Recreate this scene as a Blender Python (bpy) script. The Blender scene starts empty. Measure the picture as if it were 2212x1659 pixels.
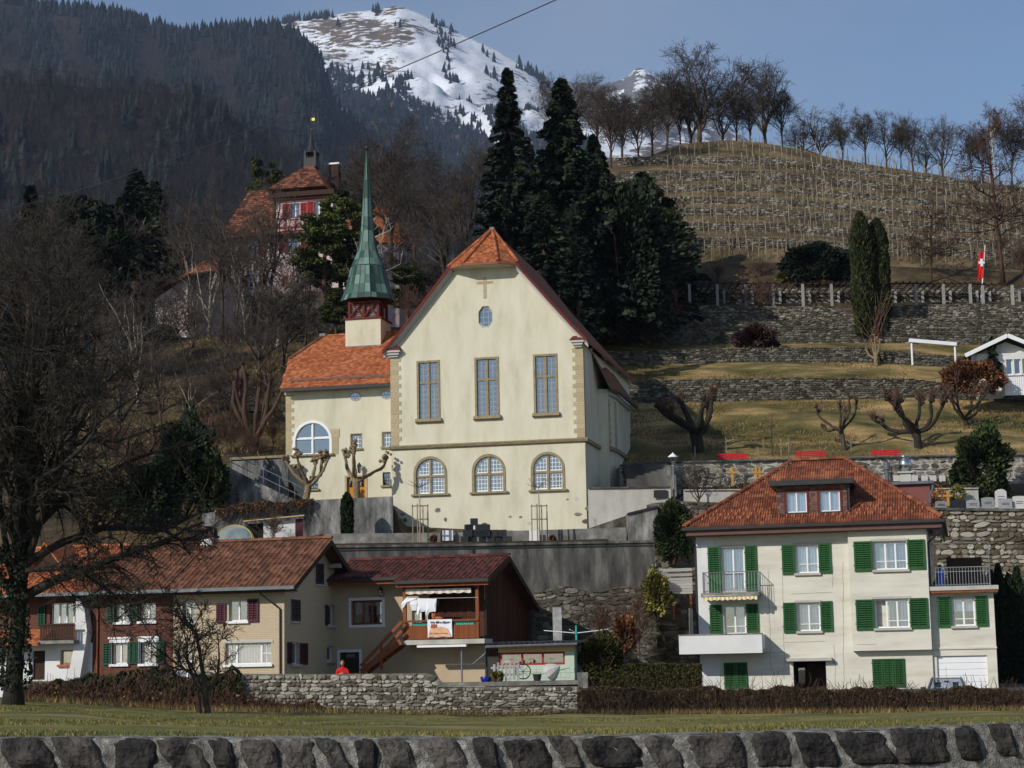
import bpy, math, random
import numpy as np
from mathutils import Vector, Matrix, noise as mnoise
# ------------------------------------------------------------------ camera, sky, sun, exposure
SC = bpy.context.scene
COL = SC.collection
FPX = 4200.0                      # focal length in reference units (picture is 2211 wide)
CX, CY = 1105.5, 829.5
PITCH = math.atan(611.0 / FPX); ROLL = 0.019
_f = Vector((0, math.cos(PITCH), math.sin(PITCH)))
_r0 = Vector((1, 0, 0)); _u0 = Vector((0, -math.sin(PITCH), math.cos(PITCH)))
_u = (_u0 * math.cos(ROLL) + _r0 * math.sin(ROLL)); _r = (_r0 * math.cos(ROLL) - _u0 * math.sin(ROLL))
cam = bpy.data.cameras.new('camera'); camo = bpy.data.objects.new('camera', cam); COL.objects.link(camo)
cam.sensor_width = 36; cam.lens = 36 * FPX / 2211.0; cam.clip_start = 0.5; cam.clip_end = 30000
camo.matrix_world = Matrix(((_r.x, _u.x, -_f.x, 0), (_r.y, _u.y, -_f.y, 0), (_r.z, _u.z, -_f.z, 0), (0, 0, 0, 1)))
SC.camera = camo
SUN_T = Vector((0.80, 0.72, -0.60)).normalized()      # direction in which the sunlight travels
SUN_EL = math.asin(-SUN_T.z); SUN_AZ = math.atan2(-SUN_T.x, -SUN_T.y)   # azimuth from +Y towards +X
W = bpy.data.worlds.new('World'); SC.world = W; W.use_nodes = True
wn = W.node_tree; wn.nodes.clear()
wo = wn.nodes.new('ShaderNodeOutputWorld'); wb = wn.nodes.new('ShaderNodeBackground')
sky = wn.nodes.new('ShaderNodeTexSky'); sky.sky_type = 'NISHITA'; sky.sun_disc = False
sky.sun_elevation = SUN_EL; sky.sun_rotation = SUN_AZ; sky.altitude = 450; sky.air_density = 1.0; sky.dust_density = 0.3; sky.ozone_density = 3.0
wtc = wn.nodes.new('ShaderNodeTexCoord'); wmp = wn.nodes.new('ShaderNodeMapping'); wmp.inputs['Scale'].default_value = (1.2, 1.2, 3.2)
wmp.inputs['Rotation'].default_value = (0.3, 0.5, 0.2)
wno = wn.nodes.new('ShaderNodeTexNoise'); wno.inputs['Scale'].default_value = 2.3; wno.inputs['Detail'].default_value = 7; wno.inputs['Roughness'].default_value = 0.55
wrp = wn.nodes.new('ShaderNodeValToRGB'); wrp.color_ramp.elements[0].position = 0.36; wrp.color_ramp.elements[1].position = 0.78
wrp.color_ramp.elements[0].color = (0, 0, 0, 1); wrp.color_ramp.elements[1].color = (0.4, 0.4, 0.4, 1)
wmx = wn.nodes.new('ShaderNodeMix'); wmx.data_type = 'RGBA'; wmx.inputs[7].default_value = (4.6, 4.9, 5.5, 1)
wn.links.new(wtc.outputs['Generated'], wmp.inputs[0]); wn.links.new(wmp.outputs[0], wno.inputs['Vector'])
wn.links.new(wno.outputs['Fac'], wrp.inputs[0]); wn.links.new(wrp.outputs[0], wmx.inputs[0])
wn.links.new(sky.outputs[0], wmx.inputs[6]); wn.links.new(wmx.outputs[2], wb.inputs[0])
wb.inputs[1].default_value = 0.12
wn.links.new(wb.outputs[0], wo.inputs[0])
sl = bpy.data.lights.new('sun', 'SUN'); sl.energy = 4.2; sl.angle = math.radians(0.53); sl.color = (1.0, 0.95, 0.87)
so = bpy.data.objects.new('sun', sl); COL.objects.link(so); so.rotation_euler = SUN_T.to_track_quat('-Z', 'Y').to_euler()
so.location = (-30, -30, 60)
SC.view_settings.view_transform = 'Standard'; SC.view_settings.look = 'None'; SC.view_settings.gamma = 1.0
SC.view_settings.exposure = -0.25; SC.view_settings.use_curve_mapping = False
SC.cycles.max_bounces = 6; SC.cycles.diffuse_bounces = 2; SC.cycles.transparent_max_bounces = 12
SC.cycles.use_adaptive_sampling = True; SC.cycles.adaptive_threshold = 0.02
SC.cycles.volume_bounces = 0; SC.cycles.volume_max_steps = 64
# ------------------------------------------------------------------ helpers
def ray(x, y):
 return _f + _r * ((x - CX) / FPX) + _u * ((CY - y) / FPX)
def P(x, y, d):
 v = ray(x, y); return v * (d / v.y)
def zc(ox, oy, f):            # zoom-window coordinates -> reference coordinates
 k = f * 1.6115
 return lambda x, y: (ox / 1.6115 + x / k, oy / 1.6115 + y / k)
Z1 = zc(0, 1773, 1.8433); Z2 = zc(1200, 1773, 1.8433); Z3 = zc(2363, 1773, 1.8433)
Z4 = zc(700, 1800, 2.765); Z5 = zc(1200, 900, 1.8433); Z5b = zc(1300, 1850, 2.765)
Z6 = zc(2300, 1550, 2.765); Z7 = zc(2763, 1500, 2.765); ZA = zc(0, 1880, 3.456)
ZR = zc(2363, 900, 1.8433); ZV = zc(2363, 0, 1.8433); ZT = zc(960, 930, 4.424); ZS = zc(960, 480, 3.687)
ZW = zc(680, 1480, 3.072); ZC = zc(500, 480, 2.37); ZP = zc(3063, 950, 4.424); ZL = zc(2163, 1450, 4.424); ZF = zc(2063, 1850, 4.424)
def S(r, g, b):
 def c(v):
  v /= 255.0
  return v / 12.92 if v <= 0.04045 else ((v + 0.055) / 1.055) ** 2.4
 return (c(r), c(g), c(b), 1)
class MB:
 def __init__(s): s.v = []; s.f = []; s.m = []; s.r = []; s.cm = 0; s.cr = 0.0; s.userr = False
 def add(s, vs, fs):
  o = len(s.v); s.v.extend(vs)
  for f in fs:
   s.f.append(tuple(i + o for i in f)); s.m.append(s.cm); s.r.append(s.cr)
 def box(s, x0, x1, y0, y1, z0, z1):
  if x0 > x1: x0, x1 = x1, x0
  if y0 > y1: y0, y1 = y1, y0
  if z0 > z1: z0, z1 = z1, z0
  s.add([(x0, y0, z0), (x1, y0, z0), (x1, y1, z0), (x0, y1, z0), (x0, y0, z1), (x1, y0, z1), (x1, y1, z1), (x0, y1, z1)],
    [(0, 3, 2, 1), (4, 5, 6, 7), (0, 1, 5, 4), (1, 2, 6, 5), (2, 3, 7, 6), (3, 0, 4, 7)])
 def poly(s, pts): s.add([tuple(p) for p in pts], [tuple(range(len(pts)))])
 def prism(s, pts, off):     # polygon pts extruded by vector off
  n = len(pts); off = Vector(off); a = [tuple(Vector(p)) for p in pts]; b = [tuple(Vector(p) + off) for p in pts]
  s.add(a + b, [tuple(range(n)), tuple(range(2 * n - 1, n - 1, -1))] + [(i, i + n, (i + 1) % n + n, (i + 1) % n) for i in range(n)])
 def beam(s, a, b, w, h=None, up=(0, 0, 1)):   # square bar from a to b
  a = Vector(a); b = Vector(b); h = h or w; d = (b - a).normalized(); up = Vector(up)
  if abs(d.dot(up)) > 0.97: up = Vector((0, 1, 0))
  x = d.cross(up).normalized() * (w / 2); z = x.cross(d).normalized() * (h / 2)
  vs = [a - x - z, a + x - z, a + x + z, a - x + z, b - x - z, b + x - z, b + x + z, b - x + z]
  s.add([tuple(v) for v in vs], [(3, 2, 1, 0), (4, 5, 6, 7), (0, 1, 5, 4), (1, 2, 6, 5), (2, 3, 7, 6), (3, 0, 4, 7)])
 def tube(s, pts, rad, n=6, cap=True):
  pts = [Vector(p) for p in pts]; m = len(pts)
  if not hasattr(rad, '__len__'): rad = [rad] * m
  vs = []; ref = Vector((0.31, 0.17, 0.93))
  for i, p in enumerate(pts):
   d = (pts[min(i + 1, m - 1)] - pts[max(i - 1, 0)])
   d = d.normalized() if d.length > 1e-9 else Vector((0, 0, 1))
   x = d.cross(ref)
   if x.length < 1e-3: x = d.cross(Vector((1, 0, 0)))
   x.normalize(); y = d.cross(x)
   for k in range(n):
    a = 2 * math.pi * k / n
    vs.append(tuple(p + (x * math.cos(a) + y * math.sin(a)) * rad[i]))
  fs = [(i * n + k, i * n + (k + 1) % n, (i + 1) * n + (k + 1) % n, (i + 1) * n + k) for i in range(m - 1) for k in range(n)]
  if cap and n > 2: fs += [tuple(range(n - 1, -1, -1)), tuple(range((m - 1) * n, m * n))]
  s.add(vs, fs)
 def lathe(s, prof, n=12, c=(0, 0, 0), rot=0.0):     # prof: list of (radius, z)
  vs = [(c[0] + r * math.cos(rot + 2 * math.pi * k / n), c[1] + r * math.sin(rot + 2 * math.pi * k / n), c[2] + z) for r, z in prof for k in range(n)]
  m = len(prof)
  s.add(vs, [(i * n + k, i * n + (k + 1) % n, (i + 1) * n + (k + 1) % n, (i + 1) * n + k) for i in range(m - 1) for k in range(n)]
    + [tuple(range(n - 1, -1, -1)), tuple(range((m - 1) * n, m * n))])
 def mesh(s, name, mats, smooth=False):
  me = bpy.data.meshes.new(name); me.from_pydata([tuple(v) for v in s.v], [], s.f)
  mats = mats if isinstance(mats, (list, tuple)) else [mats]
  for m in mats: me.materials.append(MAT[m])
  if len(mats) > 1: me.polygons.foreach_set('material_index', s.m)
  if s.userr:
   at = me.attributes.new('rnd', 'FLOAT', 'FACE'); at.data.foreach_set('value', s.r)
  if smooth: me.polygons.foreach_set('use_smooth', [True] * len(me.polygons))
  me.update(); return me
 def build(s, name, mats, parent=None, smooth=False):
  return link(name, s.mesh(name, mats, smooth), parent)
def link(name, me, parent=None):
 o = bpy.data.objects.new(name, me); COL.objects.link(o)
 if parent is not None: o.parent = parent
 return o
def tag(o, label, cat, group=None):
 o['label'] = label; o['category'] = cat
 if group: o['group'] = group
 return o
def struct(o): o['kind'] = 'structure'; return o
def stuff(o): o['kind'] = 'stuff'; return o
def thing(name, label, cat, loc=(0, 0, 0), rz=0.0, group=None):
 o = bpy.data.objects.new(name, None); COL.objects.link(o); o.location = loc; o.rotation_euler = (0, 0, rz); o.empty_display_size = 0.2
 return tag(o, label, cat, group)
def copy_tree(o, loc, rz=0.0, sc=1.0, label=None, group=None):
 c = o.copy(); COL.objects.link(c); c.location = loc; c.rotation_euler = (0, 0, rz)
 c.scale = sc if hasattr(sc, '__len__') else (sc, sc, sc)
 if label: c['label'] = label
 if group: c['group'] = group
 for ch in list(o.children):
  k = ch.copy(); COL.objects.link(k); k.parent = c
  for g in list(ch.children):
   q = g.copy(); COL.objects.link(q); q.parent = k
 return c
class Frame:
 """A facade: local x along it to the right, local y into the building, local z up."""
 def __init__(s, px, py, d, deg, z0=None):
  s.o = P(px, py, d); s.t = math.radians(deg)
  if z0 is not None: s.o.z = z0
  s.u = Vector((math.cos(s.t), -math.sin(s.t), 0)); s.n = Vector((math.sin(s.t), math.cos(s.t), 0))
  s.mi = Matrix.Rotation(s.t, 3, 'Z')
 def loc(s, w): return s.mi @ (Vector(w) - s.o)
 def glob(s, l): return s.o + s.u * l[0] + s.n * l[1] + Vector((0, 0, l[2]))
 def at(s, px, py, k=0.0):           # pixel -> local point on the plane local y = k
  v = ray(px, py); t = (s.o.dot(s.n) + k) / v.dot(s.n); return s.loc(v * t)
 def rect(s, a, b, k=0.0):
  p = s.at(a[0], a[1], k); q = s.at(b[0], b[1], k); r = s.at(a[0], b[1], k); t = s.at(b[0], a[1], k)
  return min((p.x + r.x) / 2, (q.x + t.x) / 2), max((p.x + r.x) / 2, (q.x + t.x) / 2), min((q.z + r.z) / 2, (p.z + t.z) / 2), max((q.z + r.z) / 2, (p.z + t.z) / 2)
 def thing(s, name, label, cat, group=None): return thing(name, label, cat, s.o, -s.t, group)
MAT = {}
def M(name, c1, c2=None, c3=None, scale=1.5, rough=0.85, bump=0.0, bscale=20.0, rnd=0.0, stretch=(1, 1, 1), spec=0.3, metal=0.0, detail=6.0, lo=0.3, hi=0.7, val=0.0, trans=0.0):
 m = bpy.data.materials.new(name); m.use_nodes = True; nt = m.node_tree; nd = nt.nodes; L = nt.links
 bs = nd['Principled BSDF']; bs.inputs['Roughness'].default_value = rough; bs.inputs['Metallic'].default_value = metal
 bs.inputs['Specular IOR Level'].default_value = spec
 MAT[name] = m
 c2 = c2 or c1
 tc = nd.new('ShaderNodeTexCoord'); mp = nd.new('ShaderNodeMapping'); mp.inputs['Scale'].default_value = stretch
 no = nd.new('ShaderNodeTexNoise'); no.inputs['Scale'].default_value = scale; no.inputs['Detail'].default_value = detail; no.inputs['Roughness'].default_value = 0.62
 L.new(tc.outputs['Object'], mp.inputs[0]); L.new(mp.outputs[0], no.inputs['Vector'])
 fac = no.outputs['Fac']
 rv = None
 if rnd or val:
  at = nd.new('ShaderNodeAttribute'); at.attribute_name = 'rnd'; oi = nd.new('ShaderNodeObjectInfo')
  ad = nd.new('ShaderNodeMath'); ad.operation = 'ADD'; L.new(at.outputs['Fac'], ad.inputs[0]); L.new(oi.outputs['Random'], ad.inputs[1])
  fr = nd.new('ShaderNodeMath'); fr.operation = 'FRACT'; L.new(ad.outputs[0], fr.inputs[0]); rv = fr.outputs[0]
 if rnd:
  mx = nd.new('ShaderNodeMix'); mx.inputs[0].default_value = rnd; L.new(fac, mx.inputs[2]); L.new(rv, mx.inputs[3]); fac = mx.outputs[0]
 rp = nd.new('ShaderNodeValToRGB'); e = rp.color_ramp.elements; e[0].position = lo; e[0].color = c1; e[1].position = hi; e[1].color = c3 or c2
 if c3: k = e.new((lo + hi) / 2); k.color = c2
 L.new(fac, rp.inputs[0]); out = rp.outputs[0]
 if val:
  hs = nd.new('ShaderNodeHueSaturation'); mr = nd.new('ShaderNodeMapRange'); mr.inputs[3].default_value = 1 - val; mr.inputs[4].default_value = 1 + val
  L.new(rv, mr.inputs[0]); L.new(mr.outputs[0], hs.inputs['Value']); L.new(out, hs.inputs['Color']); out = hs.outputs[0]
 L.new(out, bs.inputs['Base Color'])
 if bump:
  n2 = nd.new('ShaderNodeTexNoise'); n2.inputs['Scale'].default_value = bscale; n2.inputs['Detail'].default_value = 5; L.new(mp.outputs[0], n2.inputs['Vector'])
  bp = nd.new('ShaderNodeBump'); bp.inputs['Strength'].default_value = min(1.0, bump); bp.inputs['Distance'].default_value = 0.05 * max(1.0, bump)
  L.new(n2.outputs['Fac'], bp.inputs['Height']); L.new(bp.outputs[0], bs.inputs['Normal'])
 return m
def glass(name, tint, refl, clear):
 m = bpy.data.materials.new(name); m.use_nodes = True; nt = m.node_tree; nd = nt.nodes; L = nt.links; nd.remove(nd['Principled BSDF'])
 MAT[name] = m
 g = nd.new('ShaderNodeBsdfGlossy'); g.inputs['Roughness'].default_value = 0.03; g.inputs['Color'].default_value = (0.9, 0.93, 0.97, 1)
 t = nd.new('ShaderNodeBsdfTransparent'); t.inputs['Color'].default_value = tint
 no = nd.new('ShaderNodeTexNoise'); no.inputs['Scale'].default_value = 1.1; bp = nd.new('ShaderNodeBump'); bp.inputs['Strength'].default_value = 0.06; bp.inputs['Distance'].default_value = 0.05
 L.new(no.outputs['Fac'], bp.inputs['Height']); L.new(bp.outputs[0], g.inputs['Normal'])
 mx = nd.new('ShaderNodeMixShader'); mx.inputs[0].default_value = refl
 L.new(t.outputs[0], mx.inputs[1]); L.new(g.outputs[0], mx.inputs[2]); L.new(mx.outputs[0], nd['Material Output'].inputs[0])
# plaster, stone, concrete
M('church_plaster', S(188, 182, 158), S(206, 200, 176), S(214, 209, 188), scale=0.9, bump=0.25, bscale=45, stretch=(1.3, 1.3, 0.4), lo=.28, hi=.66)
M('church_plaster_old', S(184, 176, 140), S(208, 200, 163), S(216, 208, 174), scale=1.1, bump=0.4, bscale=25)
M('sandstone', S(160, 146, 114), S(176, 161, 128), S(188, 174, 144), scale=3, bump=0.2, bscale=40, val=0.08)
M('trim_stone', S(122, 110, 84), S(144, 131, 102), S(158, 146, 116), scale=5, bump=0.25, bscale=40)
M('house_plaster', S(190, 184, 168), S(210, 205, 190), S(219, 215, 202), scale=0.9, bump=0.2, bscale=35, stretch=(0.4, 0.4, 2.2))
M('white_plaster', S(205, 204, 200), S(216, 215, 212), S(224, 223, 221), scale=0.8, bump=0.2, bscale=35)
M('pink_plaster', S(182, 160, 156), S(204, 184, 180), S(216, 200, 196), scale=0.6, bump=0.2, stretch=(3, 3, 0.4))
M('tan_plaster', S(176, 156, 128), S(186, 166, 138), S(192, 174, 146), scale=0.8, bump=0.2, bscale=40)
M('mint_block', S(176, 190, 172), S(190, 202, 184), scale=2, bump=0.2)
M('concrete', S(84, 82, 77), S(120, 118, 112), S(152, 150, 143), scale=1.6, bump=0.3, bscale=22)
M('concrete_pale', S(158, 155, 146), S(178, 175, 166), S(192, 189, 180), scale=0.9, bump=0.25, bscale=25, stretch=(1.5, 1.5, 0.5))
M('concrete_dark', S(50, 49, 47), S(84, 82, 78), S(122, 120, 114), scale=1.3, bump=0.4, bscale=18, stretch=(1.2, 1.2, 0.3), lo=.34, hi=.7)
M('wall_stained', S(58, 58, 58), S(112, 111, 108), S(164, 162, 156), scale=1.5, bump=0.6, bscale=14, stretch=(1.1, 1.1, 0.35), lo=.34, hi=.68)
M('mortar', S(84, 81, 75), S(132, 129, 121), S(188, 185, 178), scale=9, bump=1.0, bscale=55, lo=.32, hi=.72)
M('mortar_dark', S(68, 62, 50), S(90, 84, 71), S(112, 106, 93), scale=3, bump=0.8, bscale=20)
M('block_stone', S(32, 30, 29), S(56, 52, 49), S(90, 84, 78), scale=4.5, bump=1.0, bscale=16, rnd=0.22, val=0.25, rough=0.8)
M('mortar_mid', S(92, 86, 74), S(122, 116, 103), S(150, 144, 131), scale=4, bump=1.0, bscale=20)
M('rubble_stone', S(96, 88, 74), S(142, 135, 122), S(184, 178, 166), scale=7, bump=0.6, bscale=25, rnd=0.75, val=0.18, lo=0.15, hi=0.85)
M('rubble_warm', S(104, 90, 66), S(140, 130, 112), S(172, 166, 152), scale=5, bump=0.6, bscale=25, rnd=0.75, val=0.2, lo=0.15, hi=0.85)
M('terrace_stone', S(56, 53, 46), S(92, 88, 78), S(130, 125, 114), scale=3, bump=0.6, bscale=14, rnd=0.7, val=0.18, lo=0.12, hi=0.88)
M('terrace_stone_pale', S(70, 64, 54), S(108, 102, 91), S(152, 146, 134), scale=3, bump=0.6, bscale=14, rnd=0.7, val=0.18, lo=0.12, hi=0.88)
M('cliff_rock', S(54, 49, 42), S(86, 80, 72), S(126, 120, 110), scale=1.6, bump=2.0, bscale=5)
M('granite', S(120, 120, 120), S(150, 150, 150), S(172, 172, 172), scale=9, bump=0.2, val=0.3)
M('marble_pale', S(190, 188, 182), S(208, 205, 200), scale=4, bump=0.1)
M('headstone_dark', S(28, 29, 32), S(44, 46, 50), scale=4, bump=0.1, rough=0.4, val=0.4)
# roofs
M('tile_orange', S(134, 74, 44), S(168, 96, 58), S(188, 124, 86), scale=0.5, rnd=0.4, val=0.13, bump=0.3, lo=0.2, hi=0.8)
M('tile_rust', S(88, 52, 38), S(128, 72, 48), S(166, 106, 76), scale=0.9, rnd=0.28, val=0.12, bump=0.4, lo=0.24, hi=0.76)
M('tile_brown', S(84, 54, 40), S(112, 74, 54), S(142, 98, 73), scale=0.6, rnd=0.4, val=0.14, bump=0.3, lo=0.2, hi=0.8)
M('tile_maroon', S(66, 36, 32), S(84, 45, 39), S(104, 58, 50), scale=0.6, rnd=0.4, val=0.12, bump=0.3)
M('tile_old', S(84, 52, 40), S(108, 66, 48), S(132, 84, 62), scale=1.2, rnd=0.6, val=0.22, bump=0.4)
M('copper', S(46, 68, 62), S(68, 94, 86), S(98, 126, 116), scale=1.8, rough=0.6, bump=0.2, rnd=0.5, val=0.18, stretch=(1, 1, 0.35))
M('copper_seam', S(48, 76, 68))
M('lead_flash', S(88, 92, 98), S(112, 116, 122), scale=4, rough=0.5, metal=0.4)
M('gutter_dark', S(44, 42, 42), S(58, 56, 55), scale=4, rough=0.5)
M('gutter_grey', S(92, 96, 100), S(118, 122, 126), scale=4, rough=0.45, metal=0.3)
# wood and paint
M('wood_dark', S(52, 38, 28), S(70, 50, 36), scale=4, stretch=(6, 6, 0.6), bump=0.3)
M('wood_brown', S(108, 58, 34), S(132, 74, 44), S(150, 90, 56), scale=3, stretch=(5, 5, 0.6), bump=0.3, val=0.15)
M('plank_brown', S(60, 34, 24), S(78, 44, 30), S(94, 56, 38), scale=3, stretch=(5, 5, 0.4), bump=0.3, val=0.25)
M('wood_raw', S(190, 160, 110), S(206, 178, 130), scale=5, stretch=(5, 5, 0.6))
M('wood_grey', S(140, 138, 134), S(168, 166, 162), S(188, 186, 182), scale=3, stretch=(0.5, 5, 5), bump=0.3, val=0.15)
M('stake', S(104, 94, 76), S(136, 124, 102), S(164, 152, 130), scale=3, val=0.25)
M('post_grey', S(132, 130, 126), S(166, 164, 160), scale=6, bump=0.4, val=0.15)
M('wood_yellow', S(176, 128, 62), S(196, 150, 82), scale=5)
M('red_brown_paint', S(92, 36, 30), S(110, 46, 38), scale=4, bump=0.2)
M('door_ochre', S(178, 120, 46), S(196, 138, 60), scale=3, stretch=(6, 6, 0.5))
M('shutter_green', S(28, 76, 34), S(38, 90, 42), scale=3, rough=0.6, val=.14)
M('shutter_dkgreen', S(20, 62, 42), S(28, 74, 52), scale=3, rough=0.55)
M('shutter_plum', S(72, 30, 42), S(86, 40, 52), scale=3, rough=0.6)
M('shutter_red', S(150, 44, 44), S(168, 58, 56), scale=3, rough=0.6)
M('shutter_grey', S(52, 46, 46), S(66, 60, 60), scale=3, rough=0.6)
M('bench_red', S(176, 28, 36), S(192, 38, 44), scale=3, rough=0.5)
M('white_paint', S(226, 226, 226), S(236, 236, 236), scale=3, rough=0.5)
M('frame_grey', S(176, 174, 168), S(190, 188, 182), scale=3, rough=0.7)
M('mullion_white', S(214, 214, 212), S(226, 226, 224), scale=3, rough=0.6)
M('lead_came', S(158, 158, 156), S(174, 174, 172), scale=3, rough=0.6)
M('metal_grey', S(120, 124, 128), S(146, 150, 154), scale=5, rough=0.45, metal=0.5)
M('metal_dark', S(38, 38, 40), S(52, 52, 54), scale=5, rough=0.5)
M('steel_shiny', S(190, 192, 196), S(206, 208, 212), scale=5, rough=0.25, metal=1.0)
M('clad_brown', S(92, 66, 60), S(108, 80, 72), S(118, 90, 82), scale=3, rnd=0.6, val=0.1)
M('clad_red', S(112, 66, 62), S(126, 78, 72), scale=3, rnd=0.6, val=0.1)
M('painted_dark', S(22, 21, 20), S(30, 28, 27), scale=2)  # near-black colour painted in for unlit rooms and shaded shutter gaps
M('curtain', S(206, 208, 212), S(224, 226, 228), scale=6, stretch=(8, 8, 0.3))
M('curtain_blue', S(132, 148, 164), S(176, 190, 202), scale=6, stretch=(8, 8, 0.3))
M('cloth_white', S(226, 228, 234), S(238, 240, 244), scale=3)
M('awning_yellow', S(214, 178, 72), S(224, 190, 90), scale=3)
M('awning_cream', S(200, 178, 160), S(212, 192, 174), scale=3)
M('awning_white', S(224, 220, 206), S(232, 228, 216), scale=3)
M('plastic_teal', S(44, 168, 150), S(70, 186, 168), scale=3, rough=0.4)
M('plastic_blue', S(28, 78, 168), S(40, 92, 186), scale=3, rough=0.4)
M('pot_blue', S(20, 34, 130), S(28, 46, 150), scale=3, rough=0.25)
M('terracotta', S(160, 84, 56), S(178, 100, 70), scale=4)
M('car_silver', S(120, 126, 134), S(130, 136, 144), scale=3, rough=0.3, metal=0.6, spec=0.5)
M('car_dark', S(46, 48, 52), S(56, 58, 62), scale=3, rough=0.3, metal=0.4, spec=0.5)
M('rubber', S(24, 24, 24), S(32, 32, 32), scale=3)
M('gold', S(200, 160, 60), S(214, 176, 76), scale=3, rough=0.35, metal=0.8)
M('skin', S(196, 140, 116), S(206, 152, 128), scale=5)
M('hair', S(116, 78, 50), S(134, 94, 62), scale=20)
M('red_cloth', S(188, 24, 30), S(204, 34, 38), scale=4)
M('flag_white', S(232, 232, 232), S(240, 240, 240), scale=3)
M('print_dark', S(50, 46, 46))
M('print_red', S(206, 92, 70))
M('print_orange', S(214, 150, 104), S(226, 190, 156), scale=2.0)
M('yellow_paint', S(222, 200, 96), S(230, 208, 110), scale=3)
M('wreath_leaf', S(120, 60, 40), S(170, 110, 60), S(206, 160, 90), scale=8, val=0.3)
# ground and vegetation
M('lawn_grass', S(76, 79, 36), S(116, 111, 58), S(156, 138, 88), scale=0.7, bump=0.8, bscale=60, detail=9, stretch=(0.5, 1.0, 1), lo=0.32, hi=0.68)
M('meadow', S(60, 63, 28), S(114, 100, 58), S(176, 146, 98), scale=0.3, bump=1.2, bscale=8, detail=10, stretch=(0.6, 1, 1.4), lo=0.36, hi=0.64)
M('hill_ground', S(36, 31, 21), S(66, 55, 36), S(98, 82, 54), scale=0.25, bump=1.5, bscale=5, detail=10, lo=0.34, hi=0.66)
M('vine_ground', S(66, 58, 38), S(98, 83, 58), S(130, 109, 80), scale=0.35, bump=1.2, bscale=8, detail=10, lo=0.34, hi=0.66)
M('gravel', S(110, 104, 96), S(140, 134, 126), scale=6, bump=0.6, bscale=60)
M('asphalt', S(66, 66, 66), S(82, 82, 82), scale=4, bump=0.3, bscale=60)
M('grass_blade', S(70, 80, 33), S(104, 105, 52), S(146, 130, 82), scale=0.3, rnd=0.4, val=0.2)
M('grass_straw', S(74, 66, 34), S(108, 90, 52), S(142, 118, 76), scale=0.25, rnd=0.35, val=0.2)
M('bark', S(48, 40, 32), S(72, 62, 50), S(94, 82, 68), scale=5, stretch=(1, 1, 0.3), bump=0.6)
M('bark_dark', S(30, 27, 22), S(44, 40, 32), S(58, 52, 42), scale=5, stretch=(1, 1, 0.3), bump=0.6)
M('bark_brown', S(62, 46, 36), S(84, 64, 50), scale=5, stretch=(1, 1, 0.3), bump=0.5)
M('bark_pale', S(120, 110, 96), S(152, 142, 126), S(176, 166, 150), scale=5, stretch=(1, 1, 0.4), bump=0.4)
M('bark_birch', S(150, 144, 136), S(186, 180, 172), scale=3, stretch=(1, 1, 3))
M('bark_plane', S(82, 68, 50), S(128, 109, 83), S(168, 150, 120), scale=9, bump=1.0)
M('twig', S(58, 51, 46), S(82, 73, 66), scale=3, val=0.2)
M('twig_red', S(76, 56, 46), S(96, 72, 58), scale=3, val=0.2)
M('conifer', S(16, 26, 14), S(28, 42, 22), S(42, 56, 30), scale=0.6, rnd=0.5, val=0.3)
M('conifer_dark', S(13, 20, 14), S(24, 34, 22), S(44, 55, 34), scale=0.6, rnd=0.5, val=0.3)  # lightest needle tone imitates sunlit tips, scattered at random
M('pine_green', S(30, 42, 16), S(52, 62, 24), S(76, 82, 34), scale=0.6, rnd=0.5, val=0.3)
M('thuja', S(26, 34, 14), S(44, 50, 22), S(62, 66, 30), scale=1.2, rnd=0.5, val=0.3)
M('ivy', S(24, 34, 16), S(40, 54, 24), S(66, 78, 38), scale=1.5, rnd=0.6, val=0.3)
M('dry_leaf', S(70, 48, 32), S(100, 70, 46), S(132, 98, 64), scale=1.5, rnd=0.6, val=0.3)
M('hedge_brown', S(50, 42, 26), S(76, 63, 40), S(102, 86, 56), scale=0.7, rnd=0.6, val=0.3)
M('hedge_green', S(34, 40, 16), S(56, 58, 24), S(82, 76, 36), scale=0.8, rnd=0.6, val=0.3)
M('rust_leaf', S(78, 48, 30), S(104, 66, 40), S(132, 88, 54), scale=1.5, rnd=0.6, val=0.3)
M('yellow_leaf', S(70, 72, 28), S(104, 102, 44), S(140, 132, 66), scale=1.5, rnd=0.6, val=0.3)
M('plum_leaf', S(52, 34, 34), S(72, 46, 44), scale=1.5, rnd=0.6, val=0.3)
M('far_conifer', S(12, 18, 18), S(20, 28, 25), S(30, 38, 32), scale=0.02, rnd=0.6, val=0.25)
M('far_bare', S(42, 36, 33), S(60, 51, 46), S(82, 71, 62), scale=0.01, rnd=0.7, val=0.3)
glass('window_glass', (0.8, 0.84, 0.9, 1), 0.22, 0.6)
glass('church_glass', (0.25, 0.27, 0.3, 1), 0.34, 0.3)
glass('clear_sheet', (0.85, 0.88, 0.92, 1), 0.25, 0.7)
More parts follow.
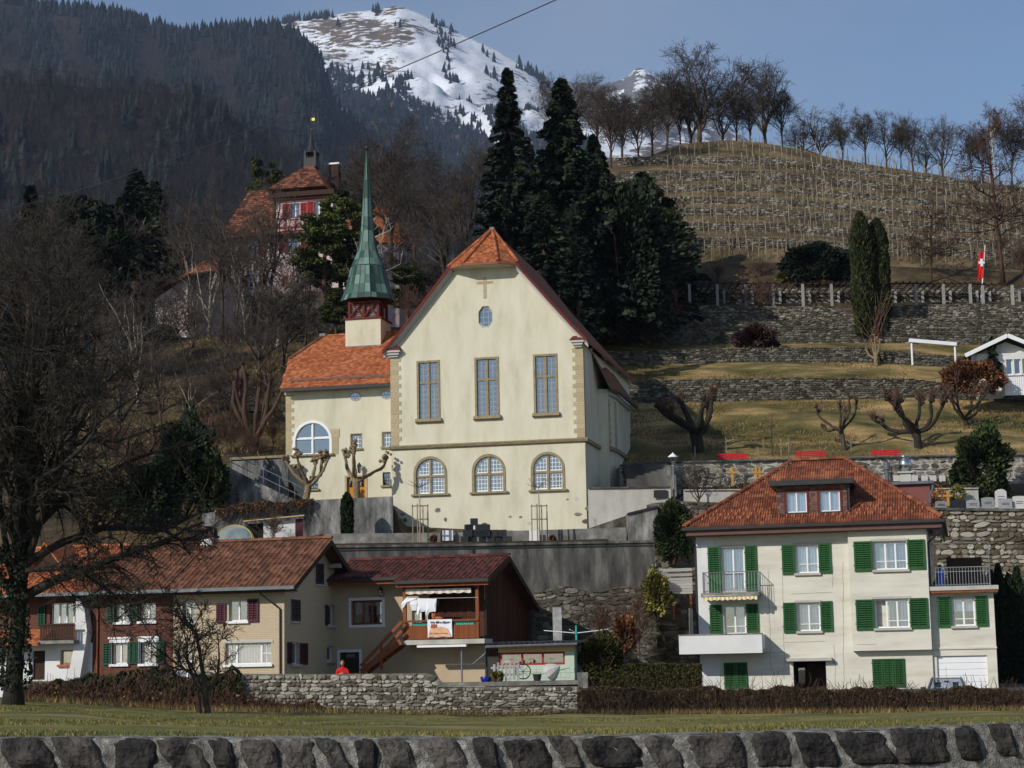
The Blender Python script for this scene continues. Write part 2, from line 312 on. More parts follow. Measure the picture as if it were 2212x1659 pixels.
# ------------------------------------------------------------------ terrain
def nz(x, y, z=0.0, s=1.0, o=4):
 return mnoise.fractal(Vector((x * s, y * s, z * s)), 1.0, 2.0, o)
def ypx(x, z, d):
 a, b = -3000.0, 4000.0
 for _ in range(40):
  m = (a + b) / 2
  if P(x, m, d).z > z: a = m
  else: b = m
 return (a + b) / 2
class Row:
 """A contour across the picture: key points (x, y, d); y given as ('z', height) means a height in metres."""
 def __init__(s, pts, sub=0, rough=0.0):
  s.x = [p[0] for p in pts]; s.d = [p[2] for p in pts]; s.sub = sub; s.rough = rough
  s.y = [ypx(p[0], p[1][1], p[2]) if isinstance(p[1], tuple) else p[1] for p in pts]
 def p(s, x): return P(x, float(np.interp(x, s.x, s.y)), float(np.interp(x, s.x, s.d)))
def z_(v): return ('z', v)
def loft(name, rows, xs, mats, slots=None):
 mb = MB(); lines = []; ls = []
 for i, r in enumerate(rows):
  cur = [r.p(x) for x in xs]
  if i > 0 and r.sub:
   prev = lines[-1]
   for k in range(1, r.sub):
    t = k / r.sub; ln = []
    for a, b in zip(prev, cur):
     q = a.lerp(b, t); q.z += r.rough * nz(q.x, q.y, 3.1, 0.22) * math.sin(math.pi * t) ** 0.5; ln.append(q)
    lines.append(ln); ls.append(slots[i] if slots else 0)
  lines.append(cur); ls.append(slots[i] if slots else 0)
 n = len(xs)
 mb.v = [tuple(v) for ln in lines for v in ln]
 for j in range(len(lines) - 1):
  for i in range(n - 1):
   mb.f.append((j * n + i, j * n + i + 1, (j + 1) * n + i + 1, (j + 1) * n + i)); mb.m.append(ls[j + 1]); mb.r.append(0)
 return struct(mb.build(name, mats, smooth=False))
# far ground sheet reaching to the horizon, and the river path below the camera
mb = MB(); mb.add([(-9000, -400, -3.6), (9000, -400, -3.6), (9000, 12000, -3.6), (-9000, 12000, -3.6)], [(0, 1, 2, 3)])
struct(mb.build('ground', 'gravel'))
# lawn
LN = Row([(-900, 1611, 22.6), (0, 1592, 22.6), (1000, 1594, 22.6), (1500, 1583, 22.6), (1900, 1573, 22.8), (2211, 1561, 23.2), (3000, 1535, 24)])
LF = Row([(-900, 1500, 83.2), (0, 1513, 83), (150, 1519, 83), (404, 1536, 83), (1000, 1546, 83), (1803, 1543, 83), (2211, 1537, 83), (3000, 1530, 83)], sub=40, rough=0.16)
loft('lawn', [LN, LF], list(np.linspace(-900, 3000, 140)), 'lawn_grass')
def lawn(x, d):
 a = LN.p(x); b = LF.p(x); return a.lerp(b, (d - a.y) / (b.y - a.y))
# yards, garden, church terrace and the left hillside
YF = -1.15
left = [
 Row([(-900, z_(-0.9), 83.6), (600, z_(YF), 83.6), (1310, z_(-1.3), 83.6)]),
 Row([(-900, z_(-0.8), 100.0), (1310, z_(-1.0), 100.0)], sub=3),
 Row([(-900, z_(5.6), 100.3), (300, z_(6.0), 100.3), (720, 1174, 100.3), (1310, 1166, 100.3)]),
 Row([(-900, z_(6.6), 105.6), (400, z_(6.4), 105.6), (845, z_(6.55), 105.4), (1310, z_(6.75), 104.6)], sub=3),
 Row([(-900, z_(8.2), 106), (360, z_(7.6), 106), (440, 1105, 106), (640, 1082, 106), (845, 1072, 106), (870, z_(7.0), 105.8), (1310, z_(7.1), 105.2)]),
 Row([(-900, z_(9.8), 111.5), (360, z_(9.2), 111.5), (470, z_(8.9), 111.5), (845, z_(9.1), 111.5), (1310, z_(8.2), 111.5)], sub=3),
 Row([(-900, z_(10.6), 112), (330, z_(10.2), 112), (490, 994, 112), (625, 988, 112), (845, z_(11.5), 112), (1310, z_(10), 112)]),
 Row([(-900, z_(15), 125), (300, z_(15.5), 125), (620, z_(16), 125), (1310, z_(14), 125)], sub=14, rough=0.8),
 Row([(-900, z_(19), 140), (300, z_(21), 140), (620, z_(21.5), 140), (1310, z_(21), 140)], sub=14, rough=1.0),
 Row([(-900, z_(22), 157), (100, z_(25), 157), (300, z_(26.8), 157), (620, z_(27.6), 157), (1310, z_(28), 157)], sub=16, rough=0.9),
 Row([(-900, z_(24), 190), (200, z_(28.5), 190), (700, z_(29), 190), (1000, z_(31), 190), (1310, z_(38), 190)], sub=6),
 Row([(-900, z_(27), 230), (300, z_(32), 230), (1000, z_(37), 230), (1310, z_(45), 230)], sub=6, rough=1.5),
 Row([(-900, z_(28), 430), (1310, z_(30), 430)], sub=8, rough=2)]
loft('hillside', left, list(np.linspace(-900, 1310, 170)), ['asphalt', 'hill_ground', 'gravel'], [0, 0, 1, 1, 1, 1, 1, 1, 1, 1, 1, 1, 1])
# right hillside with its terraces (every second row pair is the face of a retaining wall)
VW = [((534, 517), (562, 549), 158), ((499, 483), (540, 526), 163), ((466, 453), (514, 501), 168), ((440, 429), (488, 476), 172.5),
  ((414, 402), (464, 453), 177), ((390, 372), (440, 428), 182), ((356, 341), (419, 409), 187.5)]
def vrow(yl, yr, d): return [(1240, yl + 6, d), (1430, yl, d), (1650, yl - 2 + 0.05 * (yr - yl), d), (1850, yl + 0.35 * (yr - yl), d), (2211, yr, d), (2700, yr + 45, d)]
CREST = [(1240, 430, 196), (1380, 355, 196), (1420, 330, 196), (1470, 312, 196), (1560, 303, 196), (1640, 307, 196), (1720, 322, 196), (1800, 342, 196), (1880, 356, 196), (1960, 368, 196), (2050, 383, 196), (2120, 396, 196), (2211, 405, 196), (2700, 470, 196)]
right = [
 Row([(1240, z_(-1.3), 83.6), (2800, z_(-1.5), 83.6)]),
 Row([(1240, z_(-1.1), 103.6), (2800, z_(-1.3), 103.6)], sub=3),
 Row([(1240, z_(7.0), 104), (1420, 1090, 104), (1480, 1086, 104), (2050, 1106, 104), (2211, 1108, 104), (2800, 1110, 104)]),
 Row([(1240, z_(7.2), 106.6), (1420, z_(8.3), 106.6), (2800, z_(8.2), 106.6)], sub=2),
 Row([(1240, z_(8.2), 106.9), (1440, z_(8.5), 106.9), (1490, 1058, 106.9), (2110, 1057, 106.9), (2118, z_(8.6), 106.9), (2800, z_(9), 106.9)]),
 Row([(1240, z_(9), 111.4), (1440, z_(9.4), 111.4), (1500, z_(9.9), 111.4), (2800, z_(9.9), 111.4)], sub=2),
 Row([(1240, z_(10.5), 111.8), (1350, 1008, 111.8), (1500, 1003, 111.8), (2050, 990, 111.8), (2211, 988, 111.8), (2800, 985, 111.8)]),
 Row([(1240, z_(11.2), 114.4), (1350, 1000, 114.4), (1500, 995, 114.4), (2050, 981, 114.4), (2211, 979, 114.4), (2800, 975, 114.4)], sub=2),
 Row([(1240, 880, 130), (1350, 870, 130), (1800, 862, 130), (1960, 858, 130), (2211, 868, 130), (2800, 870, 130)], sub=18, rough=0.35),
 Row([(1240, 835, 130.4), (1350, 826, 130.4), (1700, 820, 130.4), (1960, 822, 130.4), (2000, 826, 130.4), (2211, 850, 130.4), (2800, 855, 130.4)]),
 Row([(1240, 793, 137), (1350, 789, 137), (1600, 782, 137), (1880, 782, 137), (2000, 790, 137), (2211, 800, 137), (2800, 805, 137)], sub=8, rough=0.3),
 Row([(1240, 765, 137.4), (1350, 764, 137.4), (1600, 756, 137.4), (1860, 754, 137.4), (1900, 762, 137.4), (2000, 770, 137.4), (2211, 780, 137.4), (2800, 785, 137.4)]),
 Row([(1240, 745, 142), (1480, 744, 142), (1860, 740, 142), (2211, 745, 142), (2800, 750, 142)], sub=5, rough=0.2),
 Row([(1240, 708, 142.5), (1480, 702, 142.5), (1720, 698, 142.5), (1860, 690, 142.5), (2211, 698, 142.5), (2800, 708, 142.5)]),
 Row([(1240, 700, 145), (1480, 697, 145), (1720, 690, 145), (1860, 684, 145), (2211, 694, 145), (2800, 704, 145)], sub=2),
 Row([(1240, 672, 145.4), (1480, 664, 145.4), (1720, 666, 145.4), (1860, 666, 145.4), (2100, 660, 145.4), (2211, 664, 145.4), (2800, 674, 145.4)]),
 Row([(1240, 664, 150), (1480, 655, 150), (1720, 655, 150), (2211, 650, 150), (2800, 664, 150)], sub=3),
 Row([(1240, 628, 150.4), (1480, 626, 150.4), (1720, 626, 150.4), (2211, 626, 150.4), (2800, 640, 150.4)]),
 Row([(1240, 600, 155), (1480, 572, 155), (1720, 566, 155), (2211, 588, 155), (2800, 610, 155)], sub=6, rough=0.5)]
rs = [0, 0, 2, 3, 3, 1, 3, 3, 4, 2, 4, 2, 4, 2, 1, 2, 1, 2, 1]
for (a, b, d) in VW:
 right.append(Row(vrow(a[0], b[0], d), sub=4, rough=0.25)); rs.append(5)
 right.append(Row(vrow(a[1], b[1], d + 0.3))); rs.append(2)
right.append(Row(CREST, sub=5, rough=0.25)); rs.append(5)
right.append(Row([(x, y + 10, 204) for x, y, d in CREST], sub=3)); rs.append(1)
right.append(Row([(1240, z_(52), 240), (1500, z_(49), 240), (2211, z_(44), 240), (2800, z_(38), 240)], sub=4)); rs.append(1)
right.append(Row([(1240, z_(30), 430), (2800, z_(25), 430)], sub=4)); rs.append(1)
RR = right
loft('terraced_hillside', right, list(np.linspace(1240, 2800, 150)), ['asphalt', 'hill_ground', 'cliff_rock', 'gravel', 'meadow', 'vine_ground'], rs)
# ------------------------------------------------------------------ mountains
def mountain_mat(name, snow, soil_a, soil_b, amt, nscale, sx=1.0):
 m = bpy.data.materials.new(name); m.use_nodes = True; nt = m.node_tree; nd = nt.nodes; L = nt.links; bs = nd['Principled BSDF']; MAT[name] = m
 bs.inputs['Roughness'].default_value = 0.9; bs.inputs['Specular IOR Level'].default_value = 0.1
 tc = nd.new('ShaderNodeTexCoord'); mp = nd.new('ShaderNodeMapping'); mp.inputs['Scale'].default_value = (1, 1, sx)
 L.new(tc.outputs['Object'], mp.inputs[0])
 n1 = nd.new('ShaderNodeTexNoise'); n1.inputs['Scale'].default_value = nscale; n1.inputs['Detail'].default_value = 12; n1.inputs['Roughness'].default_value = 0.68
 n2 = nd.new('ShaderNodeTexNoise'); n2.inputs['Scale'].default_value = nscale * 0.16; n2.inputs['Detail'].default_value = 6
 L.new(mp.outputs[0], n1.inputs['Vector']); L.new(tc.outputs['Object'], n2.inputs['Vector'])
 at = nd.new('ShaderNodeAttribute'); at.attribute_name = 'snow'
 a1 = nd.new('ShaderNodeMath'); a1.operation = 'MULTIPLY_ADD'; a1.inputs[1].default_value = 0.7; L.new(n2.outputs['Fac'], a1.inputs[0]); L.new(n1.outputs['Fac'], a1.inputs[2])
 a2 = nd.new('ShaderNodeMath'); a2.operation = 'ADD'; L.new(a1.outputs[0], a2.inputs[0]); L.new(at.outputs['Fac'], a2.inputs[1])
 rp = nd.new('ShaderNodeValToRGB'); rp.color_ramp.elements[0].position = amt; rp.color_ramp.elements[1].position = amt + 0.045
 rp.color_ramp.elements[0].color = (0, 0, 0, 1); rp.color_ramp.elements[1].color = (1, 1, 1, 1)
 L.new(a2.outputs[0], rp.inputs[0])
 s1 = nd.new('ShaderNodeMix'); s1.data_type = 'RGBA'; s1.inputs[6].default_value = soil_a; s1.inputs[7].default_value = soil_b
 n3 = nd.new('ShaderNodeTexNoise'); n3.inputs['Scale'].default_value = nscale * 2.5; n3.inputs['Detail'].default_value = 8; L.new(tc.outputs['Object'], n3.inputs['Vector']); L.new(n3.outputs['Fac'], s1.inputs[0])
 s2 = nd.new('ShaderNodeMix'); s2.data_type = 'RGBA'; s2.inputs[7].default_value = snow; L.new(rp.outputs[0], s2.inputs[0]); L.new(s1.outputs[2], s2.inputs[6])
 L.new(s2.outputs[2], bs.inputs['Base Color'])
 bp = nd.new('ShaderNodeBump'); bp.inputs['Strength'].default_value = 0.8; bp.inputs['Distance'].default_value = 6.0; L.new(n1.outputs['Fac'], bp.inputs['Height']); L.new(bp.outputs[0], bs.inputs['Normal'])
mountain_mat('snow_slope', S(232, 235, 242), S(78, 66, 54), S(124, 108, 90), 0.855, 0.03, 3.0)
mountain_mat('forest_floor', S(226, 230, 238), S(40, 35, 32), S(60, 53, 47), 1.12, 0.022, 1.0)
mountain_mat('peak_rock', S(240, 242, 248), S(84, 80, 80), S(120, 116, 114), 0.9, 0.02, 1.6)
def mountain(name, ridge, ybot, d0, d1, x0, x1, nx, ny, mat, amp, snowf=None, bend=1.0, fs=0.004):
 xs = np.linspace(x0, x1, nx); rx = [r[0] for r in ridge]; ry = [r[1] for r in ridge]
 mb = MB(); sn = []; grid = []
 for j in range(ny + 4):
  t = j / (ny - 1)
  row = []
  for x in xs:
   yr = float(np.interp(x, rx, ry)); tt = min(t, 1.0)
   y = ybot + (yr - ybot) * (tt ** bend); d = d0 + (d1 - d0) * tt
   p = P(x, y, d)
   if t > 1: p = p + Vector((0, (t - 1) * 3000, -(t - 1) * 2600))
   e = math.sin(math.pi * min(1, tt)) * 0.9 + 0.1
   h = nz(p.x, p.y, 0, fs, 6)
   p.z += amp * h * e * (1 if t < 1 else 0.25)
   p.y += amp * 1.2 * nz(p.x + 900, p.z * 2, 5, fs, 5) * e
   row.append(p); sn.append(snowf(x, y, tt) if snowf else 0.0)
  grid.append(row)
 mb.v = [tuple(p) for r in grid for p in r]; n = nx
 for j in range(ny + 3):
  for i in range(n - 1): mb.f.append((j * n + i, j * n + i + 1, (j + 1) * n + i + 1, (j + 1) * n + i)); mb.m.append(0); mb.r.append(0)
 o = struct(mb.build(name, mat, smooth=True))
 at = o.data.attributes.new('snow', 'FLOAT', 'POINT'); at.data.foreach_set('value', sn)
 def surf(x, t):
  fi = (x - x0) / (x1 - x0) * (nx - 1); fj = t * (ny - 1); i = min(int(fi), nx - 2); j = min(int(fj), ny - 2); a = fi - i; b = fj - j
  return grid[j][i].lerp(grid[j][i + 1], a).lerp(grid[j + 1][i].lerp(grid[j + 1][i + 1], a), b)
 return surf
R1 = [(-700, 120), (-100, 170), (0, 178), (150, 185), (300, 196), (400, 205), (450, 225), (510, 262), (569, 308), (640, 352), (760, 405), (900, 455), (1300, 540)]
R2 = [(-700, -140), (0, -10), (101, 22), (180, 26), (236, 32), (286, 46), (337, 64), (391, 84), (438, 76), (505, 68), (606, 66), (645, 84), (690, 130), (705, 170), (720, 215), (760, 265), (850, 335), (1000, 420), (1300, 520)]
R3 = [(200, 160), (500, 95), (590, 58), (640, 44), (700, 38), (760, 27), (820, 22), (845, 15), (862, 14), (905, 30), (950, 48), (1000, 74), (1080, 112), (1150, 152), (1190, 186), (1240, 216), (1300, 244), (1500, 340), (1900, 520)]
R4 = [(900, 280), (1150, 195), (1230, 178), (1300, 183), (1340, 173), (1360, 163), (1370, 150), (1380, 147), (1395, 149), (1412, 164), (1450, 180), (1480, 197), (1520, 232), (1600, 292), (1800, 430)]
def blob(x, y, cx, cy, ax, ay, ang=0.0):
 c, s_ = math.cos(ang), math.sin(ang); u = ((x - cx) * c + (y - cy) * s_) / ax; v = (-(x - cx) * s_ + (y - cy) * c) / ay
 return max(0.0, 1 - u * u - v * v)
def snow2(x, y, t):
 s = 0.75 * blob(x, y, 132, 50, 55, 9, 0.55) + 0.8 * blob(x, y, 60, 163, 75, 12, 0.2) + 0.4 * blob(x, y, 40, 140, 40, 14)
 s += 0.16 * blob(x, y, 470, 165, 130, 70) + 0.2 * blob(x, y, 660, 160, 60, 90) + 0.12 * blob(x, y, 330, 110, 90, 40)
 return s
def tree3(x): return float(np.interp(x, [300, 690, 720, 760, 800, 850, 930, 1000, 1060, 1150, 1300], [150, 150, 175, 172, 190, 205, 222, 238, 262, 300, 340]))
def snow3(x, y, t):
 s = 0.10
 if y > tree3(x): s = 0.1 - 0.4 * min(1, (y - tree3(x)) / 45) + 0.45 * max(0, 1 - abs(x - 1000 - (y - 230) * 0.9 + 7 * math.sin(y * .11)) / 20) * 1.3
 s -= 0.20 * blob(x, y, 850, 22, 45, 14) + 0.10 * blob(x, y, 850, 75, 110, 45)
 s -= 0.15 * blob(x, y, 740, 60, 90, 40)
 s += 0.10 * blob(x, y, 1000, 130, 130, 60)
 return s
sf1 = mountain('wooded_hill', R1, 1130, 420, 1500, -700, 1300, 90, 46, 'forest_floor', 26, None, 0.8, 0.006)
sf2 = mountain('wooded_mountain', R2, 560, 1500, 3300, -700, 1300, 140, 60, 'forest_floor', 70, snow2, 0.95, 0.003)
sf3 = mountain('snow_mountain', R3, 560, 3200, 5200, 200, 1900, 220, 120, 'snow_slope', 80, snow3, 0.95, 0.0035)
sf4 = mountain('snow_peak', R4, 560, 5600, 6800, 900, 1800, 120, 60, 'peak_rock', 75, None, 0.95, 0.005)
# far woods: real geometry, too many to count
def instances(name, tmpl, locs, scl, rot, mat):
 tv = np.array(tmpl[0], dtype=np.float64); tf = tmpl[1]; N = len(locs); n = len(tv)
 locs = np.array(locs); scl = np.array(scl); c = np.cos(rot); s_ = np.sin(rot)
 sc3 = scl if scl.ndim == 2 else np.repeat(scl[:, None], 3, 1)
 v = tv[None] * sc3[:, None, :]
 X = v[..., 0] * c[:, None] - v[..., 1] * s_[:, None]; Y = v[..., 0] * s_[:, None] + v[..., 1] * c[:, None]
 V = np.stack([X, Y, v[..., 2]], -1) + locs[:, None, :]
 tri = np.array(tf); F = (tri[None] + (np.arange(N) * n)[:, None, None]).reshape(-1, 3)
 me = bpy.data.meshes.new(name); me.vertices.add(N * n); me.vertices.foreach_set('co', V.reshape(-1).astype(np.float32))
 nf = len(F); me.loops.add(nf * 3); me.loops.foreach_set('vertex_index', F.reshape(-1).astype(np.int32))
 me.polygons.add(nf); me.polygons.foreach_set('loop_start', np.arange(0, nf * 3, 3, dtype=np.int32)); me.polygons.foreach_set('loop_total', np.full(nf, 3, np.int32))
 me.materials.append(MAT[mat]); me.update(calc_edges=True)
 at = me.attributes.new('rnd', 'FLOAT', 'FACE'); at.data.foreach_set('value', np.repeat(np.random.RandomState(len(name)).rand(N), len(tri)).astype(np.float32))
 return link(name, me)
RS = np.random.RandomState(5); rg = random.Random(11)
def conifer_low(seed):
 r = random.Random(seed); v = []; f = []
 for z0, z1, R in ((0.04, 0.5, 0.19), (0.26, 0.74, 0.145), (0.52, 1.0, 0.095)):
  o = len(v); v.append((0, 0, z1))
  for k in range(8):
   a = 2 * math.pi * k / 8; q = R * (1.25 if k % 2 else 0.7) * r.uniform(0.8, 1.2); v.append((q * math.cos(a), q * math.sin(a), z0 + r.uniform(-0.03, 0.05)))
  for k in range(8): f.append((o, o + 1 + k, o + 1 + (k + 1) % 8))
 return v, f
def bare_low(seed, nb=22):
 r = random.Random(seed); v = []; f = []
 def sl(a, b, w):
  o = len(v); v.extend([(a[0] - w, a[1], a[2]), (a[0] + w, a[1], a[2]), b, (a[0], a[1] - w, a[2]), (a[0], a[1] + w, a[2])]); f.append((o, o + 1, o + 2)); f.append((o + 3, o + 4, o + 2))
 sl((0, 0, 0), (r.uniform(-.03, .03), 0, 0.92), 0.016)
 for k in range(nb):
  z = r.uniform(0.28, 0.8); a = r.uniform(0, 6.28); L = r.uniform(0.14, 0.32) * (1.15 - z * 0.55)
  b = (L * math.cos(a), L * math.sin(a), min(1.02, z + L * r.uniform(0.7, 1.5))); sl((0, 0, z), b, 0.006)
  for q in range(3):
   t = r.uniform(0.35, 0.95); m_ = (b[0] * t, b[1] * t, z + (b[2] - z) * t); aa = a + r.uniform(-1.1, 1.1); l2 = L * r.uniform(0.3, 0.65)
   sl(m_, (m_[0] + l2 * math.cos(aa), m_[1] + l2 * math.sin(aa), m_[2] + l2 * r.uniform(0.4, 1.3)), 0.004)
 return v, f
def scat(n, surf, x0, x1, t0, t1, keep, hmin, hmax, power=1.0):
 L = []; H = []
 for _ in range(n):
  x = rg.uniform(x0, x1); t = t0 + (t1 - t0) * rg.random() ** power
  if not keep(x, t): continue
  p = surf(x, t); L.append((p.x, p.y, p.z - 0.6)); H.append(rg.uniform(hmin, hmax))
 H = np.array(H); return L, np.stack([H * RS.uniform(0.8, 1.25, len(H)), H * RS.uniform(0.8, 1.25, len(H)), H], -1)
def put(name, tmpl, res, mat):
 if len(res[0]): stuff(instances(name, tmpl, res[0], res[1], RS.uniform(0, 6.28, len(res[0])), mat))
R2x, R2y = [r[0] for r in R2], [r[1] for r in R2]
def open2(x, t):
 y = 560 + (float(np.interp(x, R2x, R2y)) - 560) * t ** 0.95; return blob(x, y, 132, 50, 55, 9, 0.55) + blob(x, y, 60, 163, 75, 12, 0.2) < 0.05
cl = lambda x, t, s, q: nz(x * 0.013 + s, t * 4.0, s, 1.0, 3) > q
for k in range(3):
 put('bare_forest', bare_low(k), scat(3600, sf1, -200, 1150, 0.22, 1.0, lambda x, t: True, 10, 17, 0.8), 'far_bare')
for k in range(2):
 put('conifer_forest', conifer_low(k), scat(900, sf1, -200, 1150, 0.25, 1.0, lambda x, t: cl(x, t, 7.3, 0.12) or rg.random() < 0.06, 11, 24, 0.8), 'far_conifer')
 put('conifer_forest', conifer_low(k + 5), scat(4400, sf2, -150, 1000, 0.25, 1.0, lambda x, t: open2(x, t) and ((x > 380 + 120 * nz(x * .02, t * 6)) and cl(x, t, 2.2, -0.28) or cl(x, t, 2.2, 0.1) or (t > 0.97 and rg.random() < 0.85)), 14, 27), 'far_conifer')
 put('bare_forest', bare_low(k + 9, 14), scat(6800, sf2, -150, 1000, 0.2, 0.96, open2, 11, 20), 'far_bare')
 put('ridge_conifers', conifer_low(k + 15), scat(160, sf2, -150, 700, 0.975, 1.0, lambda x, t: True, 16, 32), 'far_conifer')
def above3(x, t):
 y = 560 + (float(np.interp(x, [r[0] for r in R3], [r[1] for r in R3])) - 560) * t ** 0.95
 tl = tree3(x)
 if abs(x - 1000 - (y - 230) * 0.9 + 7 * math.sin(y * .11)) < 8 and y > 225: return False
 if y > tl + 10: return rg.random() < 0.95
 if y > tl - 28: return cl(x, t, 4.1, 0.1) and rg.random() < 0.5
 return cl(x, t * 2, 9.1, 0.42) and rg.random() < 0.25
for k in range(2):
 put('conifer_forest', conifer_low(k + 21), scat(7800, sf3, 560, 1300, 0.2, 1.0, above3, 15, 30), 'far_conifer')
put('ridge_conifers', conifer_low(31), scat(60, sf3, 610, 720, 0.985, 1.0, lambda x, t: True, 16, 28), 'far_conifer')
put('ridge_conifers', conifer_low(32), scat(40, sf3, 1115, 1190, 0.95, 1.0, lambda x, t: True, 18, 32), 'far_conifer')
# ------------------------------------------------------------------ building helpers
def wall_grid(mb, u0, u1, z0, z1, holes, y=0.0, rev=0.22):
 """front sheet of a wall with rectangular openings and their reveals"""
 us = sorted(set([u0, u1] + [h[0] for h in holes] + [h[1] for h in holes])); zs = sorted(set([z0, z1] + [h[2] for h in holes] + [h[3] for h in holes]))
 us = [u for u in us if u0 - 1e-6 <= u <= u1 + 1e-6]; zs = [z for z in zs if z0 - 1e-6 <= z <= z1 + 1e-6]
 for i in range(len(us) - 1):
  for j in range(len(zs) - 1):
   cu = (us[i] + us[i + 1]) / 2; cz = (zs[j] + zs[j + 1]) / 2
   if any(h[0] < cu < h[1] and h[2] < cz < h[3] for h in holes): continue
   mb.poly([(us[i], y, zs[j]), (us[i + 1], y, zs[j]), (us[i + 1], y, zs[j + 1]), (us[i], y, zs[j + 1])])
 for a, b, c, d in holes:
  mb.poly([(a, y, c), (a, y, d), (a, y + rev, d), (a, y + rev, c)]); mb.poly([(b, y, d), (b, y, c), (b, y + rev, c), (b, y + rev, d)])
  mb.poly([(a, y, d), (b, y, d), (b, y + rev, d), (a, y + rev, d)]); mb.poly([(b, y, c), (a, y, c), (a, y + rev, c), (b, y + rev, c)])
_cache = {}
def unit_box():
 if 'ub' not in _cache: mb = MB(); mb.box(0, 1, 0, 1, 0, 1); _cache['ub'] = mb
 return _cache['ub']
def boxobj(name, parent, mat, x0, x1, y0, y1, z0, z1):
 key = 'box_' + mat
 if key not in _cache: mb = MB(); mb.box(0, 1, 0, 1, 0, 1); _cache[key] = mb.mesh(key, mat)
 o = link(name, _cache[key], parent); o.location = (min(x0, x1), min(y0, y1), min(z0, z1)); o.scale = (abs(x1 - x0), abs(y1 - y0), abs(z1 - z0)); return o
def clip_poly(pts, fn):      # keep the side where fn >= 0 (convex pieces)
 out = []
 for i in range(len(pts)):
  a, b = pts[i], pts[(i + 1) % len(pts)]; fa, fb = fn(a), fn(b)
  if fa >= 0: out.append(a)
  if (fa >= 0) != (fb >= 0): t = fa / (fa - fb); out.append((a[0] + (b[0] - a[0]) * t, a[1] + (b[1] - a[1]) * t))
 return out
def curtain(parent, u0, u1, y, z0, z1, mat='curtain', waves=6):
 mb = MB(); n = waves * 4; vs = []
 for i in range(n + 1):
  u = u0 + (u1 - u0) * i / n; yy = y + 0.025 * math.sin(i * math.pi / 2 + u * 3); vs += [(u, yy, z0), (u, yy, z1)]
 mb.add(vs, [(2 * i, 2 * i + 2, 2 * i + 3, 2 * i + 1) for i in range(n)])
 return mb.build('curtain', mat, parent)
def window(parent, r, y, leafs=2, split=None, fw=0.07, frame='white_paint', cur=None, rev=0.16, sill='concrete_pale', name='window', openl=None, glassm='window_glass', cols=1, lintel=None):
 """opening r in a wall at local y: frame, sashes, panes, curtain, sill"""
 u0, u1, z0, z1 = r; yf = y + rev; mb = MB()
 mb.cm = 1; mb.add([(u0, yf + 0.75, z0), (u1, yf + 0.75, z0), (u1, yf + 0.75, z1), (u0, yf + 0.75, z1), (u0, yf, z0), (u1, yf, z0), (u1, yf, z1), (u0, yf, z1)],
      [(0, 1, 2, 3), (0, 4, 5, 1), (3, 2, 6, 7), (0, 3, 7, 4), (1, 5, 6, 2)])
 mb.cm = 0
 o = 0.004
 mb.box(u0 + o, u0 + fw, yf, yf + 0.07, z0 + o, z1 - o); mb.box(u1 - fw, u1 - o, yf, yf + 0.07, z0 + o, z1 - o)
 mb.box(u0 + fw, u1 - fw, yf, yf + 0.07, z0 + o, z0 + fw); mb.box(u0 + fw, u1 - fw, yf, yf + 0.07, z1 - fw, z1 - o)
 lw = (u1 - u0 - 2 * fw) / leafs; panes = []
 for i in range(leafs):
  a = u0 + fw + i * lw; b = a + lw
  if i: mb.box(a - fw * 0.55, a + fw * 0.55, yf - 0.015, yf + 0.055, z0 + fw, z1 - fw)
  if openl is not None and i == openl: continue
  zz = [z0 + fw] + ([z0 + fw + (z1 - z0 - 2 * fw) * s_ for s_ in split] if split else []) + [z1 - fw]
  for j in range(len(zz) - 1):
   if j: mb.box(a, b, yf + 0.008, yf + 0.045, zz[j] - 0.016, zz[j] + 0.016)
   for c in range(cols):
    ca = a + (b - a) * c / cols; cb = a + (b - a) * (c + 1) / cols
    if c: mb.box(ca - 0.016, ca + 0.016, yf + 0.009, yf + 0.044, zz[j], zz[j + 1])
    panes.append((ca, cb, zz[j], zz[j + 1]))
 w = mb.build(name, [frame, 'painted_dark'], parent)
 for a, b, c, d in panes: boxobj('pane', w, glassm, a + 0.01, b - 0.01, yf + 0.025, yf + 0.031, c + 0.01, d - 0.01)
 if cur:
  for (a, b, c, d, cm) in cur: curtain(w, u0 + (u1 - u0) * a, u0 + (u1 - u0) * b, yf + 0.13, z0 + (z1 - z0) * c, z0 + (z1 - z0) * d, cm, max(2, int((u1 - u0) * (b - a) * 7)))
 if sill: boxobj('sill', w, sill, u0 - 0.09, u1 + 0.09, y - 0.12, y + rev, z0 - 0.11, z0 - 0.002)
 if lintel: boxobj('lintel', w, lintel, u0 - 0.11, u1 + 0.11, y - 0.03, y + 0.05, z1 + 0.003, z1 + 0.11)
 return w
